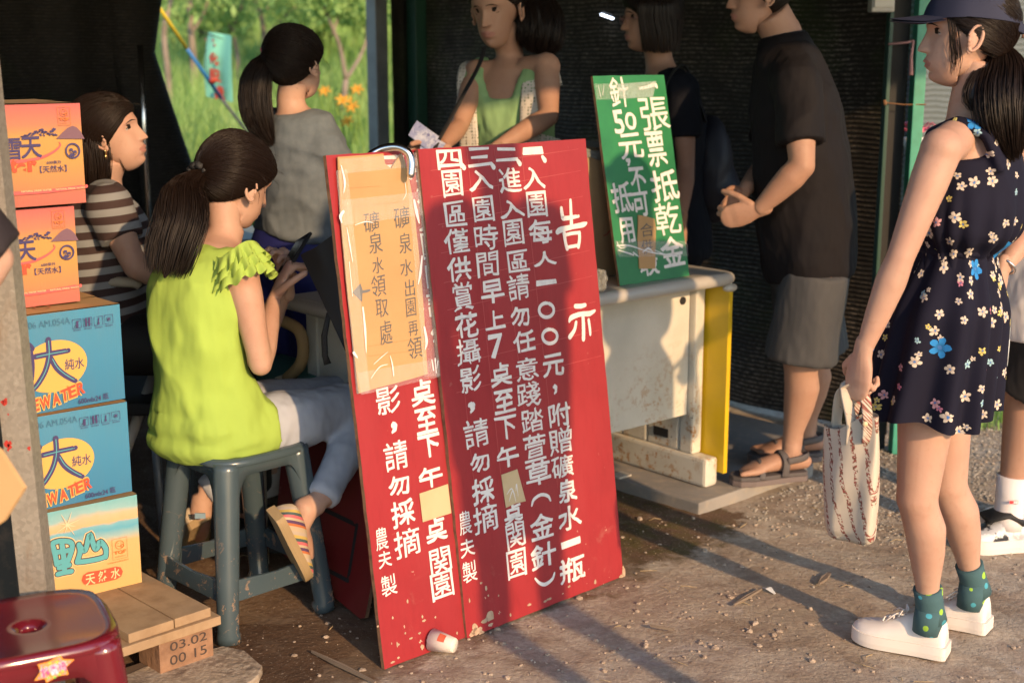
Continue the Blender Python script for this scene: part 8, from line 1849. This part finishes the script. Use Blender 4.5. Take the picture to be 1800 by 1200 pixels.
# shrubs on the slope: each one its own plant
k = 0
for px, y, h, w in ((300, 20, 1.2, 1.6), (372, 19, 1.4, 1.6), (430, 22, 1.8, 2.0), (560, 17.5, 1.5, 1.5), (640, 18, 1.7, 1.8), (600, 24, 2.0, 2.4), (500, 26, 2.0, 2.4), (360, 30, 2.0, 2.6), (660, 30, 2.2, 2.8), (440, 38, 2.4, 3.2), (580, 42, 2.6, 3.4)):
    p = gpt(px, y); root = thing('shrub', ['low shrub at the far left of the meadow', 'round shrub behind the teal banner', 'tall shrub beside the ponytail of the girl in grey', 'dense shrub behind the orange lilies', 'dense shrub next to the grey pole', 'broad shrub higher up the slope behind the forked tree', 'broad shrub up the slope behind the head of the girl in grey', 'distant shrub above the teal banner', 'distant shrub beside the top of the grey pole', 'farthest shrub at the top left of the slope', 'farthest shrub at the top right of the slope'][k], 'shrub', p, 'shrubs on the meadow slope')
    mb = MB(); [mb.tube([p, p + V((a * w * .2, 0, h * .5))], [.03, .01], 5) for a in (-1, 0, 1)]; mb.build('stems', M['bark'], root)
    rs_ = np.random.RandomState(k); cs_ = [(p + V((rs_.uniform(-.4, .4) * w, rs_.uniform(-.2, .2) * w, h * rs_.uniform(.25, .75))), .28 * w) for _ in range(6)]
    leaves('foliage', cs_, 520, .07 + .0022 * y, M['leaf'], root, .6, k); k += 1
# daylilies
orange = leafm('lily_petal', (.80, .38, .04), (.90, .55, .10), .3)
labs = ['tall daylily with an orange flower nearest the grey pole', 'daylily with an orange flower against the trunk of the forked tree', 'daylily low down with a wide open orange flower', 'daylily beside the cheek of the girl in grey', 'daylily with two buds and an orange flower between the others', 'daylily low by the shoulder of the girl in grey', 'yellowish daylily by the ponytail of the girl in grey']
for i, (px, py, y, s) in enumerate(((628, 162, 9.4, .6), (600, 182, 9.0, .66), (622, 193, 8.8, .6), (572, 165, 9.6, .6), (612, 178, 9.9, .5), (612, 218, 8.6, .55), (437, 152, 10.5, .4))):
    c = at(px, py, y); g0 = V((c.x + .05, c.y, ground_h(c.x, c.y) + (.0))); root = thing('daylily', labs[i], 'flower', g0, 'orange daylilies')
    MB().tube([g0, g0.lerp(c, .6) + V((.02, 0, 0)), c - V((0, 0, .03))], [.007, .005, .005], 6).tube([g0.lerp(c, .85), c + V((.05, 0, .05))], [.004, .007], 5).tube([g0.lerp(c, .8), c + V((-.05, .01, .04))], [.004, .008], 5).build('stem', M['lily'], root, True)
    fl = MB(); ax = V((.3 * math.sin(i * 2), -.6, .55)).normalized(); o1 = ax.orthogonal().normalized(); o2 = ax.cross(o1)
    for kk in range(6):
        a = kk * 1.047; dr = o1 * math.cos(a) + o2 * math.sin(a); fl.tube([c, c + ax * .045 * s + dr * .02 * s, c + ax * .06 * s + dr * .055 * s, c + ax * .045 * s + dr * .085 * s], [(.004, .002), (.015 * s, .002), (.016 * s, .002), (.003, .001)], 6, side=ax.cross(dr))
    fl.build('petals', orange, root, True)
    lf = MB(); rs_ = random.Random(i)
    for _ in range(26): a = rs_.uniform(0, 6.28); l = rs_.uniform(.3, .6); dr = V((math.cos(a), math.sin(a), 0)); lf.tube([g0, g0 + dr * l * .3 + V((0, 0, l * .75)), g0 + dr * l * .85 + V((0, 0, l * .7))], [(.008, .002), (.011, .002), (.003, .001)], 5, side=dr.cross(V((0, 0, 1))))
    lf.build('leaves', M['lily'], root, True)
# banner and its slanting pole
rb = thing('banner', 'teal cloth banner with red brush characters hanging in the meadow', 'banner', at(385, 120, 9.0))
TLb, TRb, BRb, BLb = at(367, 56, 9.0), at(407, 63, 8.9), at(409, 180, 8.9), at(363, 170, 9.05)
def bf(u, v): p = TLb.lerp(TRb, u).lerp(BLb.lerp(BRb, u), v); return p + V((0, -.012 * math.sin(u * 7 + v * 2) - .01 * math.sin(v * 5), 0)) + V((-.02 * math.sin(v * 3.1) * (1 - u), 0, 0))
teal = mat('teal_cloth', (.22, .62, .48), .8)
mb = MB(); mb.grid(bf, 20, 30); mb.grid(lambda u, v: bf(u, v) + V((0, .003, 0)), 20, 30); mb.build('cloth', teal, rb, True)
pl = Plane(BLb.lerp(TLb, 0) + V((0, -.03, 0)), (TRb - TLb), (0, 0, 1)); rdl = mat('red_brush_ink', (.50, .07, .04), .7); mb = MB()
for ch, x, y, h, w in (('化', 387, 99, 22, 16), ('粧', 386, 128, 24, 20), ('處', 391, 158, 26, 18)): putpx(mb, pl, ch, x, y, h, w, bold=0, brush=.004, wob=.01, lift=.02)
mb.build('painted_lettering', rdl, rb); mb = MB(); 
for q, w in ((((376, 66), (375, 80), (372, 100), (371, 125), (376, 145)), 1.6), (((362, 55), (407, 61)), 2.0)): px_stroke(mb, pl, q, w, lift=.022)
mb.build('cord', M['black'], rb); mb = MB()
for x, y in ((376, 68), (389, 67), (391, 75)): blob(mb, pl, x, y, 3.5, 2.5, x, lift=.021)
mb.build('faded_mark', mat('faded_red', (.40, .22, .18), .7), rb)
rp = thing('slanting_pole', 'slanting pole, yellow above and blue below, crossing in front of the teal banner', 'pole', at(408, 197, 8.6))
a, m1, m2, z = at(276, 8, 7.9), at(328, 85, 8.15), at(388, 172, 8.45), at(408, 198, 8.55)
MB().tube([a + (a - m1) * .3, m1], .011, 10).build('yellow_section', mat('pole_yellow', (.60, .46, .03), .5), rp, True); MB().tube([m1, m2], .011, 10).build('blue_section', mat('pole_blue', (.02, .17, .45), .5), rp, True); MB().tube([m2, z, z + (z - m2) * 2.5], .009, 10).build('bare_section', mat('pole_bare', (.40, .30, .28), .6), rp, True)
tag(MB().tube([at(368, 140, 8.35), at(374, 143, 8.3), at(381, 139, 8.3), at(378, 146, 8.3)], [.006, .02, .016, .004], 6).build('red_ribbon', rdl, None, True), 'red rag knotted round the slanting pole', 'ribbon')
print('tris', sum(len(m.loops) - 2 * len(m.polygons) for m in bpy.data.meshes))
